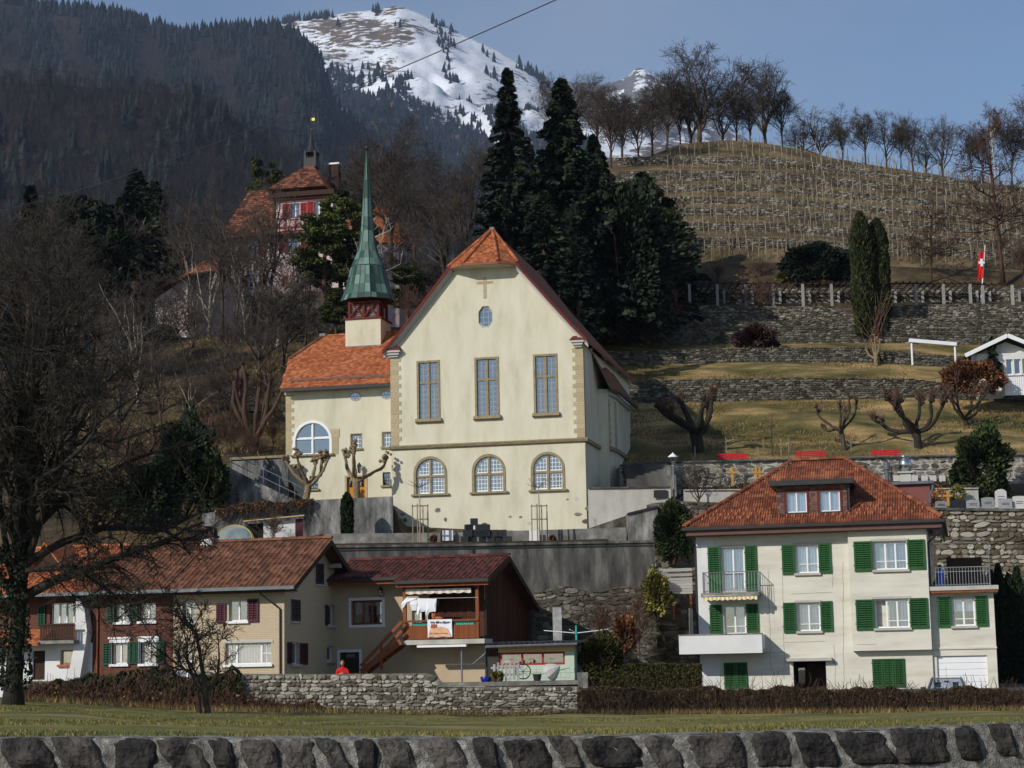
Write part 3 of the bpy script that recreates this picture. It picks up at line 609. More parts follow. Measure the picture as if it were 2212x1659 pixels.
def shutter(parent, r, y, mat, panel=0.0, closed=False, name='shutter'):
 u0, u1, z0, z1 = r; mb = MB(); t = 0.045; fw = min(0.085, (u1 - u0) * 0.16); ya = y - t - 0.035; yb = y - 0.035
 mb.box(u0, u0 + fw, ya, yb, z0, z1); mb.box(u1 - fw, u1, ya, yb, z0, z1); mb.box(u0 + fw, u1 - fw, ya, yb, z1 - fw, z1)
 zl = z0 + (z1 - z0) * panel if panel else z0 + fw
 mb.box(u0 + fw, u1 - fw, ya, yb, z0, zl)
 cm = (u0 + u1) / 2; mb.box(cm - 0.013, cm + 0.013, ya - 0.014, ya + 0.006, zl, z1 - fw)
 o = mb.build(name, mat, parent)
 lb = MB(); n = max(4, int((z1 - fw - zl) / 0.1)); st = (z1 - fw - zl) / n
 for i in range(n):
  za = zl + i * st; a, b = u0 + fw, u1 - fw
  lb.add([(a, ya + 0.004, za), (b, ya + 0.004, za), (b, yb - 0.004, za + st * 0.48), (a, yb - 0.004, za + st * 0.48), (a, ya + 0.004, za + 0.012), (b, ya + 0.004, za + 0.012), (b, yb - 0.004, za + st * 0.48 + 0.012), (a, yb - 0.004, za + st * 0.48 + 0.012)],
    [(0, 3, 2, 1), (4, 5, 6, 7), (0, 1, 5, 4), (3, 7, 6, 2)])
 lo = lb.build('louvres', mat, o); boxobj('painted_gap_shade', o, 'painted_dark', u0 + fw, u1 - fw, yb, yb + 0.006, zl, z1 - fw)  # dark sheet added behind the slats, painted-in shade of the louvre gaps
 hb = MB()
 for zz in (z0 + 0.2 * (z1 - z0), z0 + 0.85 * (z1 - z0)): hb.box(u0 - 0.05, u0 + 0.02, y - 0.05, y, zz, zz + 0.03)
 hb.build('hinge', 'metal_dark', o)
 return o
def tile_proto(kind, w, h):
 key = (kind, round(w, 3), round(h, 3))
 if key in _cache: return _cache[key]
 v = []; f = []
 if kind == 'wave':
  prof = [(-.5, .012), (-.3, .05), (-.12, .052), (.02, .014), (.2, .05), (.38, .052), (.5, .012)]
 elif kind == 'pan':
  prof = [(-.5, .03), (-.34, .062), (-.16, .05), (0.0, .014), (.3, .012), (.5, .03)]
 else: prof = None
 L = h * 1.22
 if prof:
  n = len(prof)
  for (x, z) in prof: v.append((x * w, 0, z + 0.022))
  for (x, z) in prof: v.append((x * w, L, z))
  for (x, z) in prof: v.append((x * w, 0, -0.005))
  for i in range(n - 1): f.append((i, i + 1, n + i + 1, n + i)); f.append((2 * n + i, 2 * n + i + 1, i + 1, i))
 else:
  t = 0.024; bot = [(-.48, .12), (-.3, .03), (0, 0), (.3, .03), (.48, .12)]
  for (x, q) in bot: v.append((x * w, q * h, t + 0.006))
  v += [(.48 * w, L, t * 0.4), (-.48 * w, L, t * 0.4)]
  for (x, q) in bot: v.append((x * w, q * h, -0.004))
  f.append(tuple(range(7)))
  for i in range(4): f.append((7 + i, 8 + i, i + 1, i))
 _cache[key] = (v, f); return _cache[key]
def tiled(part, O, e1, e2, poly, w, h, kind, mat, nind=300, stag=0.5, seed=1, holes=None):
 """tiles laid on a roof plane: O origin at the eave, e1 along it, e2 up the slope, poly in (s, t)"""
 O = Vector(O); e1 = Vector(e1).normalized(); e2 = Vector(e2).normalized(); n = e1.cross(e2).normalized(); r = random.Random(seed)
 s0 = min(p[0] for p in poly); s1 = max(p[0] for p in poly); t1 = max(p[1] for p in poly)
 def inside(x, y):
  c = False
  for i in range(len(poly)):
   (xa, ya), (xb, yb) = poly[i], poly[i - 1]
   if (ya > y) != (yb > y) and x < (xb - xa) * (y - ya) / (yb - ya) + xa: c = not c
  return c and not (holes and any(a < x < b and q < y < d for a, b, q, d in holes))
 v, f = tile_proto(kind, w, h); items = []; j = 0
 while j * h < t1:
  off = (j % 2) * stag * w; i = 0
  while s0 + off + i * w < s1 + w:
   s_ = s0 + off + (i + 0.5) * w - w * 0.5 * (1 if off else 0); t = j * h
   if inside(s_, t + h * 0.55): items.append((s_, t))
   i += 1
  j += 1
 key = ('tm', kind, round(w, 3), round(h, 3), mat)
 if key not in _cache:
  mb = MB(); mb.add(v, f); _cache[key] = mb.mesh('tile', mat)
 me = _cache[key]; big = MB(); big.userr = True
 base = Matrix((e1, e2, n)).transposed()
 for q, (s_, t) in enumerate(items):
  ax = r.uniform(-0.012, 0.012); up = r.uniform(0.004, 0.012); p = O + e1 * s_ + e2 * t + n * up
  mt = base @ Matrix.Rotation(ax, 3, 'Z')
  if q < nind:
   o = link('tile', me, part); o.matrix_local = Matrix.Translation(p) @ mt.to_4x4()
  else:
   big.cr = r.random(); big.add([tuple(p + mt @ Vector(a)) for a in v], f)
 if big.v: stuff(big.build('tiles', mat, part))
def ridge_caps(part, a, b, mat, r=0.11, step=0.36, name='ridge_tile'):
 a = Vector(a); b = Vector(b); L = (b - a).length; n = max(1, int(L / step)); d = (b - a) / n
 key = ('rc', mat, round(r, 3), round(d.length, 2))
 if key not in _cache:
  mb = MB(); vs = []
  for z, k in ((0, 1.12), (d.length * 1.08, 0.92)):
   for i in range(7): an = math.pi * i / 6; vs.append((math.cos(an) * r * k, z, math.sin(an) * r * k))
  mb.add(vs, [(i, i + 1, 8 + i, 7 + i) for i in range(6)] + [tuple(range(6, -1, -1))]); _cache[key] = mb.mesh('ridge_tile', mat)
 y = d.normalized(); x = y.cross(Vector((0, 0, 1))).normalized(); z = x.cross(y)
 R = Matrix((x, y, z)).transposed()
 for i in range(n):
  o = link(name, _cache[key], part); o.matrix_local = Matrix.Translation(a + d * i) @ R.to_4x4()
def slab(mb, pts, th):
 a, b, c = Vector(pts[0]), Vector(pts[1]), Vector(pts[2]); n = (b - a).cross(c - a).normalized(); mb.prism(pts, -n * th)
def plane_st(O, e1, e2, p): d = Vector(p) - Vector(O); return (d.dot(e1), d.dot(e2))
def lantern(parent, c, s_=1.0, name='wall_lantern', wall=True):
 mb = MB(); x, y, z = c
 mb.lathe([(0.02 * s_, 0.0), (0.07 * s_, 0.03 * s_), (0.095 * s_, 0.30 * s_), (0.13 * s_, 0.31 * s_), (0.05 * s_, 0.42 * s_), (0.015 * s_, 0.48 * s_)], 6, c)
 if wall: mb.beam((x, y, z + 0.36 * s_), (x, y + 0.28 * s_, z + 0.36 * s_), 0.025)
 o = mb.build(name, 'metal_dark', parent)
 g = MB(); g.lathe([(0.075 * s_, 0.05 * s_), (0.1 * s_, 0.29 * s_)], 6, c, 0.0); g.build('pane', 'clear_sheet', o)
 return o
# ------------------------------------------------------------------ the church
FC = Frame(1268, 1150, 106, 12.5)
CH = FC.thing('church', 'cream plastered church with tall leaded windows, orange tiled wing and green copper spire', 'church')
A = FC.at
uL = (A(845, 800).x + A(845, 1100).x) / 2; uR = 0.0; uc = uL / 2
z0 = -2.2; zk = (A(845, 762).z + A(1268, 742).z) / 2
rp = [A(1268, 742), A(1238, 712), A(1190, 660), A(1110, 575)]; lp = [A(845, 763), A(874, 728), A(918, 672), A(982, 584)]
prof = [((a.x - uc - (b.x - uc)) / 2, (a.z + b.z) / 2) for a, b in zip(rp, lp)]   # (half width, z)
prof[0] = (-uL / 2, zk)
ztop = prof[-1][1]; hw = prof[-1][0]
TW = [FC.rect(Z5(475, 668), Z5(597, 1036)), FC.rect(Z5(847, 646), Z5(976, 1017)), FC.rect(Z5(1224, 626), Z5(1352, 998))]
def arch_rect(a, b): return FC.rect(Z5(*a), Z5(*b))
AW = [arch_rect((455, 1283), (640, 1510)), arch_rect((829, 1268), (1016, 1496)), arch_rect((1207, 1254), (1396, 1482))]
mb = MB(); wall_grid(mb, uL, uR, z0, zk, TW + AW, 0, 0.3)
oc = FC.rect(Z5(857, 306), Z5(948, 444)); ocx = (oc[0] + oc[1]) / 2; ow = (oc[1] - oc[0]) / 2; oh = (oc[3] - oc[2]) / 2; ocz = (oc[2] + oc[3]) / 2
for sg in (-1, 1):
 half = [(ocx, zk), (ocx, ocz - oh), (ocx + sg * ow * 0.45, ocz - oh), (ocx + sg * ow, ocz - oh * 0.5), (ocx + sg * ow, ocz + oh * 0.5), (ocx + sg * ow * 0.45, ocz + oh), (ocx, ocz + oh), (ocx, ztop)]
 half += [(uc + sg * w_, z) for w_, z in reversed(prof)]
 pts = [(u, 0, z) for u, z in half]
 mb.poly(pts if sg < 0 else pts[::-1])
oct8 = [(-.45, -1), (.45, -1), (1, -.5), (1, .5), (.45, 1), (-.45, 1), (-1, .5), (-1, -.5)]
octp = [(ocx + a * ow, ocz + b * oh) for a, b in oct8]
for i in range(8):
 a, b = octp[i], octp[(i + 1) % 8]; mb.poly([(a[0], 0, a[1]), (a[0], 0.25, a[1]), (b[0], 0.25, b[1]), (b[0], 0, b[1])])
def arch_fill(mb, r, y, dep):          # wall infill that turns a square-headed opening into a round-headed one
 a, b, c, d = r; R = (b - a) / 2; cx = (a + b) / 2; zs = d - R; N = 14
 arc = [(cx + R * math.cos(math.pi * i / N), zs + R * math.sin(math.pi * i / N)) for i in range(N + 1)]
 mb.poly([(b, y, d)] + [(u, y, z) for u, z in arc[:N // 2 + 1]]); mb.poly([(a, y, d)] + [(u, y, z) for u, z in reversed(arc[N // 2:])][::1])
 for i in range(N): mb.poly([(arc[i][0], y, arc[i][1]), (arc[i + 1][0], y, arc[i + 1][1]), (arc[i + 1][0], y + dep, arc[i + 1][1]), (arc[i][0], y + dep, arc[i][1])])
for r in AW: arch_fill(mb, r, 0, 0.3)
# right side wall, polygonal choir
D1 = FC.loc(P(1284, 900, 110.6)); D2 = FC.loc(P(1331, 900, 112.2)); D3 = FC.loc(P(1347, 900, 115.5))
zch = FC.loc(P(1331, 850, 112.2)).z
mb.poly([(0, 0, z0), (0, 16, z0), (0, 16, zk), (0, 0, zk)]); mb.poly([(uL, 0, z0), (uL, 0, zk), (uL, 16, zk), (uL, 16, z0)])
S1 = (0.0, 4.3)
cp = [S1, (0.55, 4.6), (D2.x, D2.y), (D3.x, D3.y), (D3.x, 12), (0, 13)]
for a, b in zip(cp[:-1], cp[1:]): mb.poly([(a[0], a[1], z0), (b[0], b[1], z0), (b[0], b[1], zch), (a[0], a[1], zch)])
mb.build('wall', 'church_plaster', CH)
# bare plaster patches with stones at the foot
pst = MB(); pst.userr = True; r = random.Random(4)
ps = [Z5(x, y) for x, y in [(325, 1597), (305, 1637), (372, 1640), (596, 1613), (1485, 1541), (1428, 1545), (1497, 1640), (1566, 1601)]] + [Z2(x, y) for x, y in [(347, 70), (387, 70), (365, 143), (440, 145), (540, 130), (596, 8), (895, 100), (710, 142), (1060, 47), (1128, 50), (1498, 32), (1547, 78), (1585, 102), (645, 65), (1180, 88)]]
for (x, y) in ps:
 q = A(x, y); w_, h_ = r.uniform(0.08, 0.26), r.uniform(0.06, 0.15); pst.cr = r.random(); N = 9; an = [2 * math.pi * i / N for i in range(N)]
 o_ = [(q.x + w_ * math.cos(t) * r.uniform(.75, 1.1), -0.012, q.z + h_ * math.sin(t) * r.uniform(.75, 1.1)) for t in an]
 pst.prism(o_, (0, 0.03, 0))
stuff(pst.build('exposed_stones', 'rubble_stone', CH))
# string course, base of the choir, kneelers
zs_ = (A(845, 967).z + A(1268, 953).z) / 2
mb = MB(); mb.prism([(uL - 0.12, -0.14, zs_ - 0.05), (uL - 0.12, -0.2, zs_ + 0.08), (uL - 0.12, 0.0, zs_ + 0.16), (uL - 0.12, 0.0, zs_ - 0.1)], (-uL + 0.3, 0, 0))
for a, b in ((( 0.0, -0.05), S1), (cp[1], cp[2]), (cp[2], cp[3])): mb.beam((a[0] + 0.05, a[1], zs_ + 0.02), (b[0] + 0.05, b[1], zs_ + 0.02), 0.2, 0.2)
mb.build('string_course', 'trim_stone', CH)
for sg, ux in ((-1, uL), (1, 0.0)):
 mb = MB(); x0, x1 = (ux - 0.36, ux + 0.62) if sg < 0 else (ux - 0.62, ux + 0.12)
 mb.box(x0, x1, -0.32, 0.3, zk + 0.02, zk + 0.16); mb.box(x0 + 0.08, x1 - 0.08, -0.24, 0.3, zk - 0.12, zk + 0.02); mb.box(x0 + 0.16, x1 - 0.16, -0.14, 0.3, zk - 0.24, zk - 0.12)
 k = mb.build('kneeler', 'frame_grey', CH)
 mb = MB(); mb.prism([(x0 - 0.06, -0.38, zk + 0.16), (x1 + 0.05, -0.38, zk + 0.16), (x1 - 0.1, -0.1, zk + 0.4), (x0 + 0.1, -0.1, zk + 0.4)], (0, 0.3, -0.02)); mb.build('kneeler_cap', 'red_brown_paint', k)
# quoins
for sg, ux in ((-1, uL), (1, 0.0)):
 zt = zk - 0.25; zb = zs_ + 0.17; N = 20; hh = (zt - zb) / N
 for i in range(N):
  L = 0.60 if i % 2 else 0.44
  a, b = (ux - 0.015, ux + L) if sg < 0 else (ux - L, ux + 0.015)
  boxobj('quoin', CH, 'sandstone', a, b, -0.022, 0.0 if sg < 0 else 0.35, zb + i * hh + 0.006, zb + (i + 1) * hh - 0.006)
# nave roof
NV = MB(); full = [(prof[0][0] + 0.34, prof[0][1] + 0.12)] + [(w_ + 0.14, z + 0.2) for w_, z in prof[1:]]
pkz = FC.at(1045, 500, 2.4).z; full.append((0.0, pkz))
sl = (full[-2][1] - full[-3][1]) / (full[-3][0] - full[-2][0])
for sg in (-1, 1):
 for (wa, za), (wb, zb) in zip(full[:-1], full[1:]):
  ya = -0.34 if wb > 0.01 else 2.2
  yb = -0.34 if wa > hw + 0.2 else (-0.1 if wb > 0.01 else 0.3)
  NV.prism([(uc + sg * wa, yb, za), (uc + sg * wb, ya, zb), (uc + sg * wb, 16.3, zb), (uc + sg * wa, 16.3, za)][::sg], (0, 0, -0.17))
nr = NV.build('nave_roof', 'tile_old', CH)
for sg in (-1, 1):
 vb = MB(); mo = MB()
 for (wa, za), (wb, zb) in zip(full[:-2], full[1:-1]):
  vb.prism([(uc + sg * wa, -0.42, za + 0.05), (uc + sg * wb, -0.42, zb + 0.05), (uc + sg * wb, -0.42, zb - 0.17), (uc + sg * wa, -0.42, za - 0.17)][::sg], (0, 0.08, 0))
  mo.prism([(uc + sg * wa, -0.34, za - 0.16), (uc + sg * wb, -0.34, zb - 0.16), (uc + sg * (wb - 0.05), -0.12, zb - 0.36), (uc + sg * (wa - 0.05), -0.12, za - 0.36)][::sg], (0, 0.12, 0))
  mo.prism([(uc + sg * wa, -0.22, za - 0.17), (uc + sg * wb, -0.22, zb - 0.17), (uc + sg * wb, -0.22, zb - 0.4), (uc + sg * wa, -0.22, za - 0.4)][::sg], (0, 0.2, 0))
 vb.build('verge_board', 'red_brown_paint', nr); mo.build('verge_moulding', 'frame_grey', CH)
# hip over the gable
pk = Vector((uc, 2.2, pkz)); zh = ztop + 0.12; hx = hw + 0.30
ev = [Vector((uc - hx, -0.25, zh)), Vector((uc - hx * 0.5, -0.95, zh)), Vector((uc + hx * 0.5, -0.95, zh)), Vector((uc + hx, -0.25, zh))]
hb = MB(); hb.cm = 0
for a, b in zip(ev[:-1], ev[1:]): hb.poly([a, b, pk])
hb.cm = 1; hb.poly([ev[3] - Vector((0, 0, .02)), ev[2] - Vector((0, 0, .02)), ev[1] - Vector((0, 0, .02)), ev[0] - Vector((0, 0, .02)), Vector((uc - hw, 0.1, ztop - 0.1)), Vector((uc + hw, 0.1, ztop - 0.1))])
hb.cm = 0
hp = hb.build('hip_roof', ['tile_orange', 'church_plaster'], CH)
for q, (a, b) in enumerate(zip(ev[:-1], ev[1:])):
 e1 = (b - a).normalized(); n = e1.cross(pk - a).normalized(); e2 = n.cross(e1); O = a
 tiled(hp, O, e1, e2, [plane_st(O, e1, e2, p) for p in (a, b, pk)], 0.19, 0.17, 'plain', 'tile_orange', 150, seed=q)
for a in ev: ridge_caps(hp, a + Vector((0, 0, .05)), pk + Vector((0, 0, .06)), 'tile_orange', 0.10, 0.3)
cb = MB(); cb.box(uc - 0.13, uc + 0.13, 2.05, 2.4, pkz - 0.05, pkz + 0.15); cb.build('ridge_cap', 'lead_flash', hp)
eb = MB()
for a, b in zip(ev[:-1], ev[1:]): eb.beam(a - Vector((0, 0, .05)), b - Vector((0, 0, .05)), 0.1, 0.12)
eb.build('eave_board', 'tile_old', hp)
# relief cross
zx = A(*Z5(898, 188)).z; cx = A(*Z5(898, 188)).x; ch = FC.rect(Z5(845, 120), Z5(952, 256))
mb = MB(); mb.box(cx - 0.09, cx + 0.09, -0.015, 0.0, ch[2], ch[3]); mb.box(ch[0], cx - 0.09, -0.015, 0, A(*Z5(898, 163)).z, A(*Z5(898, 145)).z); mb.box(cx + 0.09, ch[1], -0.015, 0, A(*Z5(898, 163)).z, A(*Z5(898, 145)).z)
mb.build('relief_cross', 'sandstone', CH)
# octagonal window
def grid_panes(par, polygon, y, us, zs, gap=0.012, mat='church_glass'):
 """panes between the glazing bars, cut to the outline of the opening"""
 cxp = sum(p[0] for p in polygon) / len(polygon); czp = sum(p[1] for p in polygon) / len(polygon)
 for i in range(len(us) - 1):
  for j in range(len(zs) - 1):
   pl = [(us[i] + gap, zs[j] + gap), (us[i + 1] - gap, zs[j] + gap), (us[i + 1] - gap, zs[j + 1] - gap), (us[i] + gap, zs[j + 1] - gap)]
   full_ = True
   for k in range(len(polygon)):
    a, b = polygon[k], polygon[(k + 1) % len(polygon)]
    nx, nz_ = -(b[1] - a[1]), (b[0] - a[0]); s_ = 1 if nx * (cxp - a[0]) + nz_ * (czp - a[1]) > 0 else -1
    fn = lambda p, a=a, nx=nx, nz_=nz_, s_=s_: s_ * (nx * (p[0] - a[0]) + nz_ * (p[1] - a[1]))
    if any(fn(p) < 0 for p in pl): full_ = False
    pl = clip_poly(pl, fn)
    if len(pl) < 3: break
   if len(pl) < 3: continue
   if full_: boxobj('pane', par, mat, pl[0][0], pl[2][0], y, y + 0.008, pl[0][1], pl[2][1])
   else: q = MB(); q.prism([(u, y, z) for u, z in pl], (0, 0.008, 0)); q.build('pane', mat, par)
def outline_frame(mb, polygon, y0, y1, w):
 cxp = sum(p[0] for p in polygon) / len(polygon); czp = sum(p[1] for p in polygon) / len(polygon); n = len(polygon)
 rx = max(abs(p[0] - cxp) for p in polygon); kk = 1 - w / rx
 inn = [(cxp + (p[0] - cxp) * kk, czp + (p[1] - czp) * kk) for p in polygon]
 for i in range(n):
  a, b, c, d = polygon[i], polygon[(i + 1) % n], inn[(i + 1) % n], inn[i]
  mb.prism([(a[0], y0, a[1]), (b[0], y0, b[1]), (c[0], y0, c[1]), (d[0], y0, d[1])], (0, y1 - y0, 0))
def back_plate(mb, polygon, y): mb.poly([(u, y, z) for u, z in polygon])
mb = MB(); outline_frame(mb, octp, 0.10, 0.22, 0.07)
for k in (-.33, .33): mb.box(ocx + ow * k - 0.012, ocx + ow * k + 0.012, 0.12, 0.15, ocz - oh * 0.95, ocz + oh * 0.95)
for k in (-.5, 0, .5): mb.box(ocx - ow * 0.95, ocx + ow * 0.95, 0.121, 0.149, ocz + oh * k - 0.012, ocz + oh * k + 0.012)
mb.cm = 1; back_plate(mb, octp, 0.5)
ow_ = mb.build('octagonal_window', ['lead_came', 'painted_dark'], CH)
grid_panes(ow_, octp, 0.135, [ocx - ow, ocx - ow * .33, ocx + ow * .33, ocx + ow], [ocz - oh, ocz - oh * .5, ocz, ocz + oh * .5, ocz + oh])
# tall leaded windows
for r in TW:
 a, b, c, d = r; w_ = b - a; hh = d - c; ztr = d - hh * 0.35; mu = 0.07; cm = (a + b) / 2
 mb = MB(); fo = 0.12
 mb.box(a - fo, a, -0.035, 0.16, c - 0.001, d + fo); mb.box(b, b + fo, -0.035, 0.16, c - 0.001, d + fo); mb.box(a, b, -0.033, 0.16, d, d + fo)
 mb.box(cm - mu, cm + mu, 0.02, 0.2, c, d); mb.box(a, cm - mu, 0.03, 0.19, ztr - 0.06, ztr + 0.06); mb.box(cm + mu, b, 0.03, 0.19, ztr - 0.06, ztr + 0.06)
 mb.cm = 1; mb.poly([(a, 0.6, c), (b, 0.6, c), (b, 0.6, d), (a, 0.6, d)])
 wd = mb.build('tall_window', ['trim_stone', 'painted_dark'], CH)
 bars = MB()
 for (x0, x1) in ((a, cm - mu), (cm + mu, b)):
  for (q0, q1, n) in ((c, ztr - 0.06, 7), (ztr + 0.06, d, 3)):
   zs = [q0 + (q1 - q0) * i / n for i in range(n + 1)]; us = [x0 + 0.02, (x0 + x1) / 2, x1 - 0.02]
   for u in us: bars.box(u - 0.013, u + 0.013, 0.11, 0.14, q0, q1)
   for z in zs: bars.box(x0, x1, 0.111, 0.139, z - 0.011, z + 0.011)
   for i in range(2):
    for j in range(n):
     boxobj('pane', wd, 'church_glass', us[i] + 0.013, us[i + 1] - 0.013, 0.122, 0.128, zs[j] + 0.011, zs[j + 1] - 0.011)
     if (j + i) % 1 == 0:
      ccx = (us[i] + us[i + 1]) / 2; ccz = (zs[j] + zs[j + 1]) / 2; rr = min(us[i + 1] - us[i], zs[j + 1] - zs[j]) * 0.36; N = 8
      ring = [(ccx + rr * 0.8 * math.cos(2 * math.pi * k / N), 0.116, ccz + rr * 1.15 * math.sin(2 * math.pi * k / N)) for k in range(N + 1)]
      bars.tube(ring, 0.009, 3, cap=False)
 bars.build('lead_bars', 'lead_came', wd)
 mb = MB(); mb.prism([(a - 0.2, -0.2, c - 0.1), (a - 0.2, -0.16, c + 0.06), (a - 0.2, 0.06, c + 0.1), (a - 0.2, 0.06, c - 0.14), (a - 0.2, -0.12, c - 0.16)], (w_ + 0.4, 0, 0)); mb.build('sill', 'trim_stone', wd)
# round-headed windows
def arch_pts(a, b, c, d, N=16, ins=0.0):
 R = (b - a) / 2 - ins; cx_ = (a + b) / 2; zs = d - (b - a) / 2
 return [(cx_ - R, c + ins), (cx_ + R, c + ins)] + [(cx_ + R * math.cos(math.pi * i / N), zs + R * math.sin(math.pi * i / N)) for i in range(N + 1)]
def arch_window(r, y=0.0, frame='trim_stone', panes=(3, 3), sill=True, mul=0.06, small=True):
 a, b, c, d = r; R = (b - a) / 2; cx_ = (a + b) / 2; zs = d - R; N = 14; mb = MB()
 o_ = [(cx_ + (R + 0.13) * math.cos(math.pi * i / N), zs + (R + 0.13) * math.sin(math.pi * i / N)) for i in range(N + 1)]
 i_ = [(cx_ + (R - 0.02) * math.cos(math.pi * i / N), zs + (R - 0.02) * math.sin(math.pi * i / N)) for i in range(N + 1)]
 o_ = [(b + 0.13, c)] + o_ + [(a - 0.13, c)]; i_ = [(b - 0.02, c)] + i_ + [(a + 0.02, c)]
 for k in range(len(o_) - 1):
  q = [o_[k], o_[k + 1], i_[k + 1], i_[k]]; mb.prism([(u, y - 0.035, z) for u, z in q], (0, 0.2, 0))
 ztr = c + (d - c) * 0.5
 mb.box(cx_ - mul, cx_ + mul, y + 0.03, y + 0.2, c, d - 0.02); mb.box(a, cx_ - mul, y + 0.04, y + 0.19, ztr - mul, ztr + mul); mb.box(cx_ + mul, b, y + 0.04, y + 0.19, ztr - mul, ztr + mul)
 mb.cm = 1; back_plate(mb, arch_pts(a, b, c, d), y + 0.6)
 wd = mb.build('arched_window', [frame, 'painted_dark'], CH)
 sa = MB(); poly = arch_pts(a, b, c, d, 16, 0.03)
 if sill: q = MB(); q.box(a - 0.25, b + 0.25, y - 0.16, y + 0.1, c - 0.1, c - 0.003); q.build('sill', 'trim_stone', wd)
 for (x0, x1) in ((a + 0.02, cx_ - mul), (cx_ + mul, b - 0.02)):
  for (q0, q1) in ((c, ztr - mul), (ztr + mul, d - 0.02)):
   sub = clip_poly(clip_poly(clip_poly(clip_poly(poly, lambda p: p[0] - x0), lambda p: x1 - p[0]), lambda p: p[1] - q0), lambda p: q1 - p[1])
   outline_frame(sa, sub, y + 0.12, y + 0.17, 0.055)
   n, m_ = panes; us = [x0 + (x1 - x0) * i / n for i in range(n + 1)]; zz = [q0 + (q1 - q0) * i / m_ for i in range(m_ + 1)]
   def span_u(z): 
    xs_ = [p for p in sub]; h_ = 0 if z <= zs else R - 0.03 - math.sqrt(max(0, (R - 0.03) ** 2 - (z - zs) ** 2)); return max(x0, a + 0.03 + h_), min(x1, b - 0.03 - h_)
   def top_z(u): return min(q1, zs + math.sqrt(max(0, (R - 0.03) ** 2 - (u - cx_) ** 2))) if q1 > zs else q1
   for u in us[1:-1]: sa.box(u - 0.014, u + 0.014, y + 0.13, y + 0.16, q0, top_z(u))
   for z in zz[1:-1]: s0_, s1_ = span_u(z); sa.box(s0_, s1_, y + 0.131, y + 0.159, z - 0.014, z + 0.014)
   grid_panes(wd, sub, y + 0.14, us, zz)
 sa.build('sash', 'white_paint', wd)
 return wd
for r in AW: arch_window(r, panes=(4, 4))
# ---- wing
KW = 2.0
def AWg(x, y): return FC.at(x, y, KW)
def RW(a, b): return FC.rect(a, b, KW)
wl = (AWg(618, 850).x + AWg(618, 1080).x) / 2; wr = uL + 0.1; wt = (AWg(618, 845).z + AWg(842, 836).z) / 2; wbz = AWg(700, 1100).z
BA = RW((637, 913), (712, 981)); SQ = [RW((758, 938), (780, 968)), RW((826, 934), (846, 965)), RW((668, 1028), (687, 1056)), RW((826, 1020), (843, 1048))]; DR = RW((749, 1030), (789, 1082))
mb = MB(); wall_grid(mb, wl, wr, wbz, wt, [BA] + SQ + [DR], KW, 0.22); arch_fill(mb, BA, KW, 0.22)
mb.poly([(wl, KW, wbz), (wl, KW, wt), (wl, KW + 9, wt), (wl, KW + 9, wbz)]); mb.build('wing_wall', 'church_plaster', CH)
big = arch_window(BA, KW, frame='white_paint', panes=(1, 1), sill=True, mul=0.045)
for i, r in enumerate(SQ):
 window(CH, r, KW, 1, [1 / 3, 2 / 3], 0.05, 'white_paint' if i < 2 else 'metal_dark', None, 0.12, 'trim_stone', 'small_window', glassm='church_glass', cols=3)
 if i < 2: mbf = MB(); a, b, c, d = r; mbf.box(a - 0.05, a, KW - 0.015, KW + 0.1, c, d + 0.05); mbf.box(b, b + 0.05, KW - 0.015, KW + 0.1, c, d + 0.05); mbf.box(a, b, KW - 0.014, KW + 0.1, d, d + 0.05); mbf.build('window_surround', 'trim_stone', CH)
for (px, py) in ((767, 856.5), (834, 853)):
 q = AWg(px, py); mb = MB(); N = 16
 ring = [(q.x + 0.34 * math.cos(2 * math.pi * i / N), q.z + 0.25 * math.sin(2 * math.pi * i / N)) for i in range(N)]; outline_frame(mb, ring, KW - 0.03, KW + 0.02, 0.07)
 for k in (-.33, .33): mb.box(q.x + 0.28 * k - 0.012, q.x + 0.28 * k + 0.012, KW - 0.018, KW - 0.004, q.z - 0.17, q.z + 0.17)
 mb.box(q.x - 0.26, q.x + 0.26, KW - 0.019, KW - 0.003, q.z - 0.012, q.z + 0.012)
 rw = mb.build('oval_window', 'lead_came', CH); mp_ = MB(); mp_.prism([(u, KW - 0.012, z) for u, z in ring], (0, 0.006, 0)); mp_.build('pane', 'church_glass', rw)
# door
a, b, c, d = DR; mb = MB(); mb.box(a - 0.12, a, KW - 0.03, KW + 0.12, c, d + 0.1); mb.box(b, b + 0.12, KW - 0.03, KW + 0.12, c, d + 0.1); mb.box(a, b, KW - 0.03, KW + 0.12, d, d + 0.1)
mb.cm = 1; zg = d - (d - c) * 0.42; mb.box(a, b, KW + 0.13, KW + 0.18, c, zg); mb.box(a, a + 0.12, KW + 0.13, KW + 0.18, zg, d); mb.box(b - 0.12, b, KW + 0.13, KW + 0.18, zg, d); mb.box(a + 0.12, b - 0.12, KW + 0.13, KW + 0.18, d - 0.12, d)
for k in range(1, 5): u = a + 0.12 + (b - a - 0.24) * k / 5; mb.box(u - 0.012, u + 0.012, KW + 0.14, KW + 0.17, zg, d - 0.12)
dr = mb.build('door', ['sandstone', 'door_ochre'], CH); boxobj('pane', dr, 'church_glass', a + 0.12, b - 0.12, KW + 0.152, KW + 0.158, zg, d - 0.12)
boxobj('handle', dr, 'metal_dark', b - 0.3, b - 0.2, KW + 0.08, KW + 0.13, c + 1.0, c + 1.04)
lantern(CH, (AWg(779, 1016).x, KW - 0.3, AWg(779, 1023).z), 1.3)
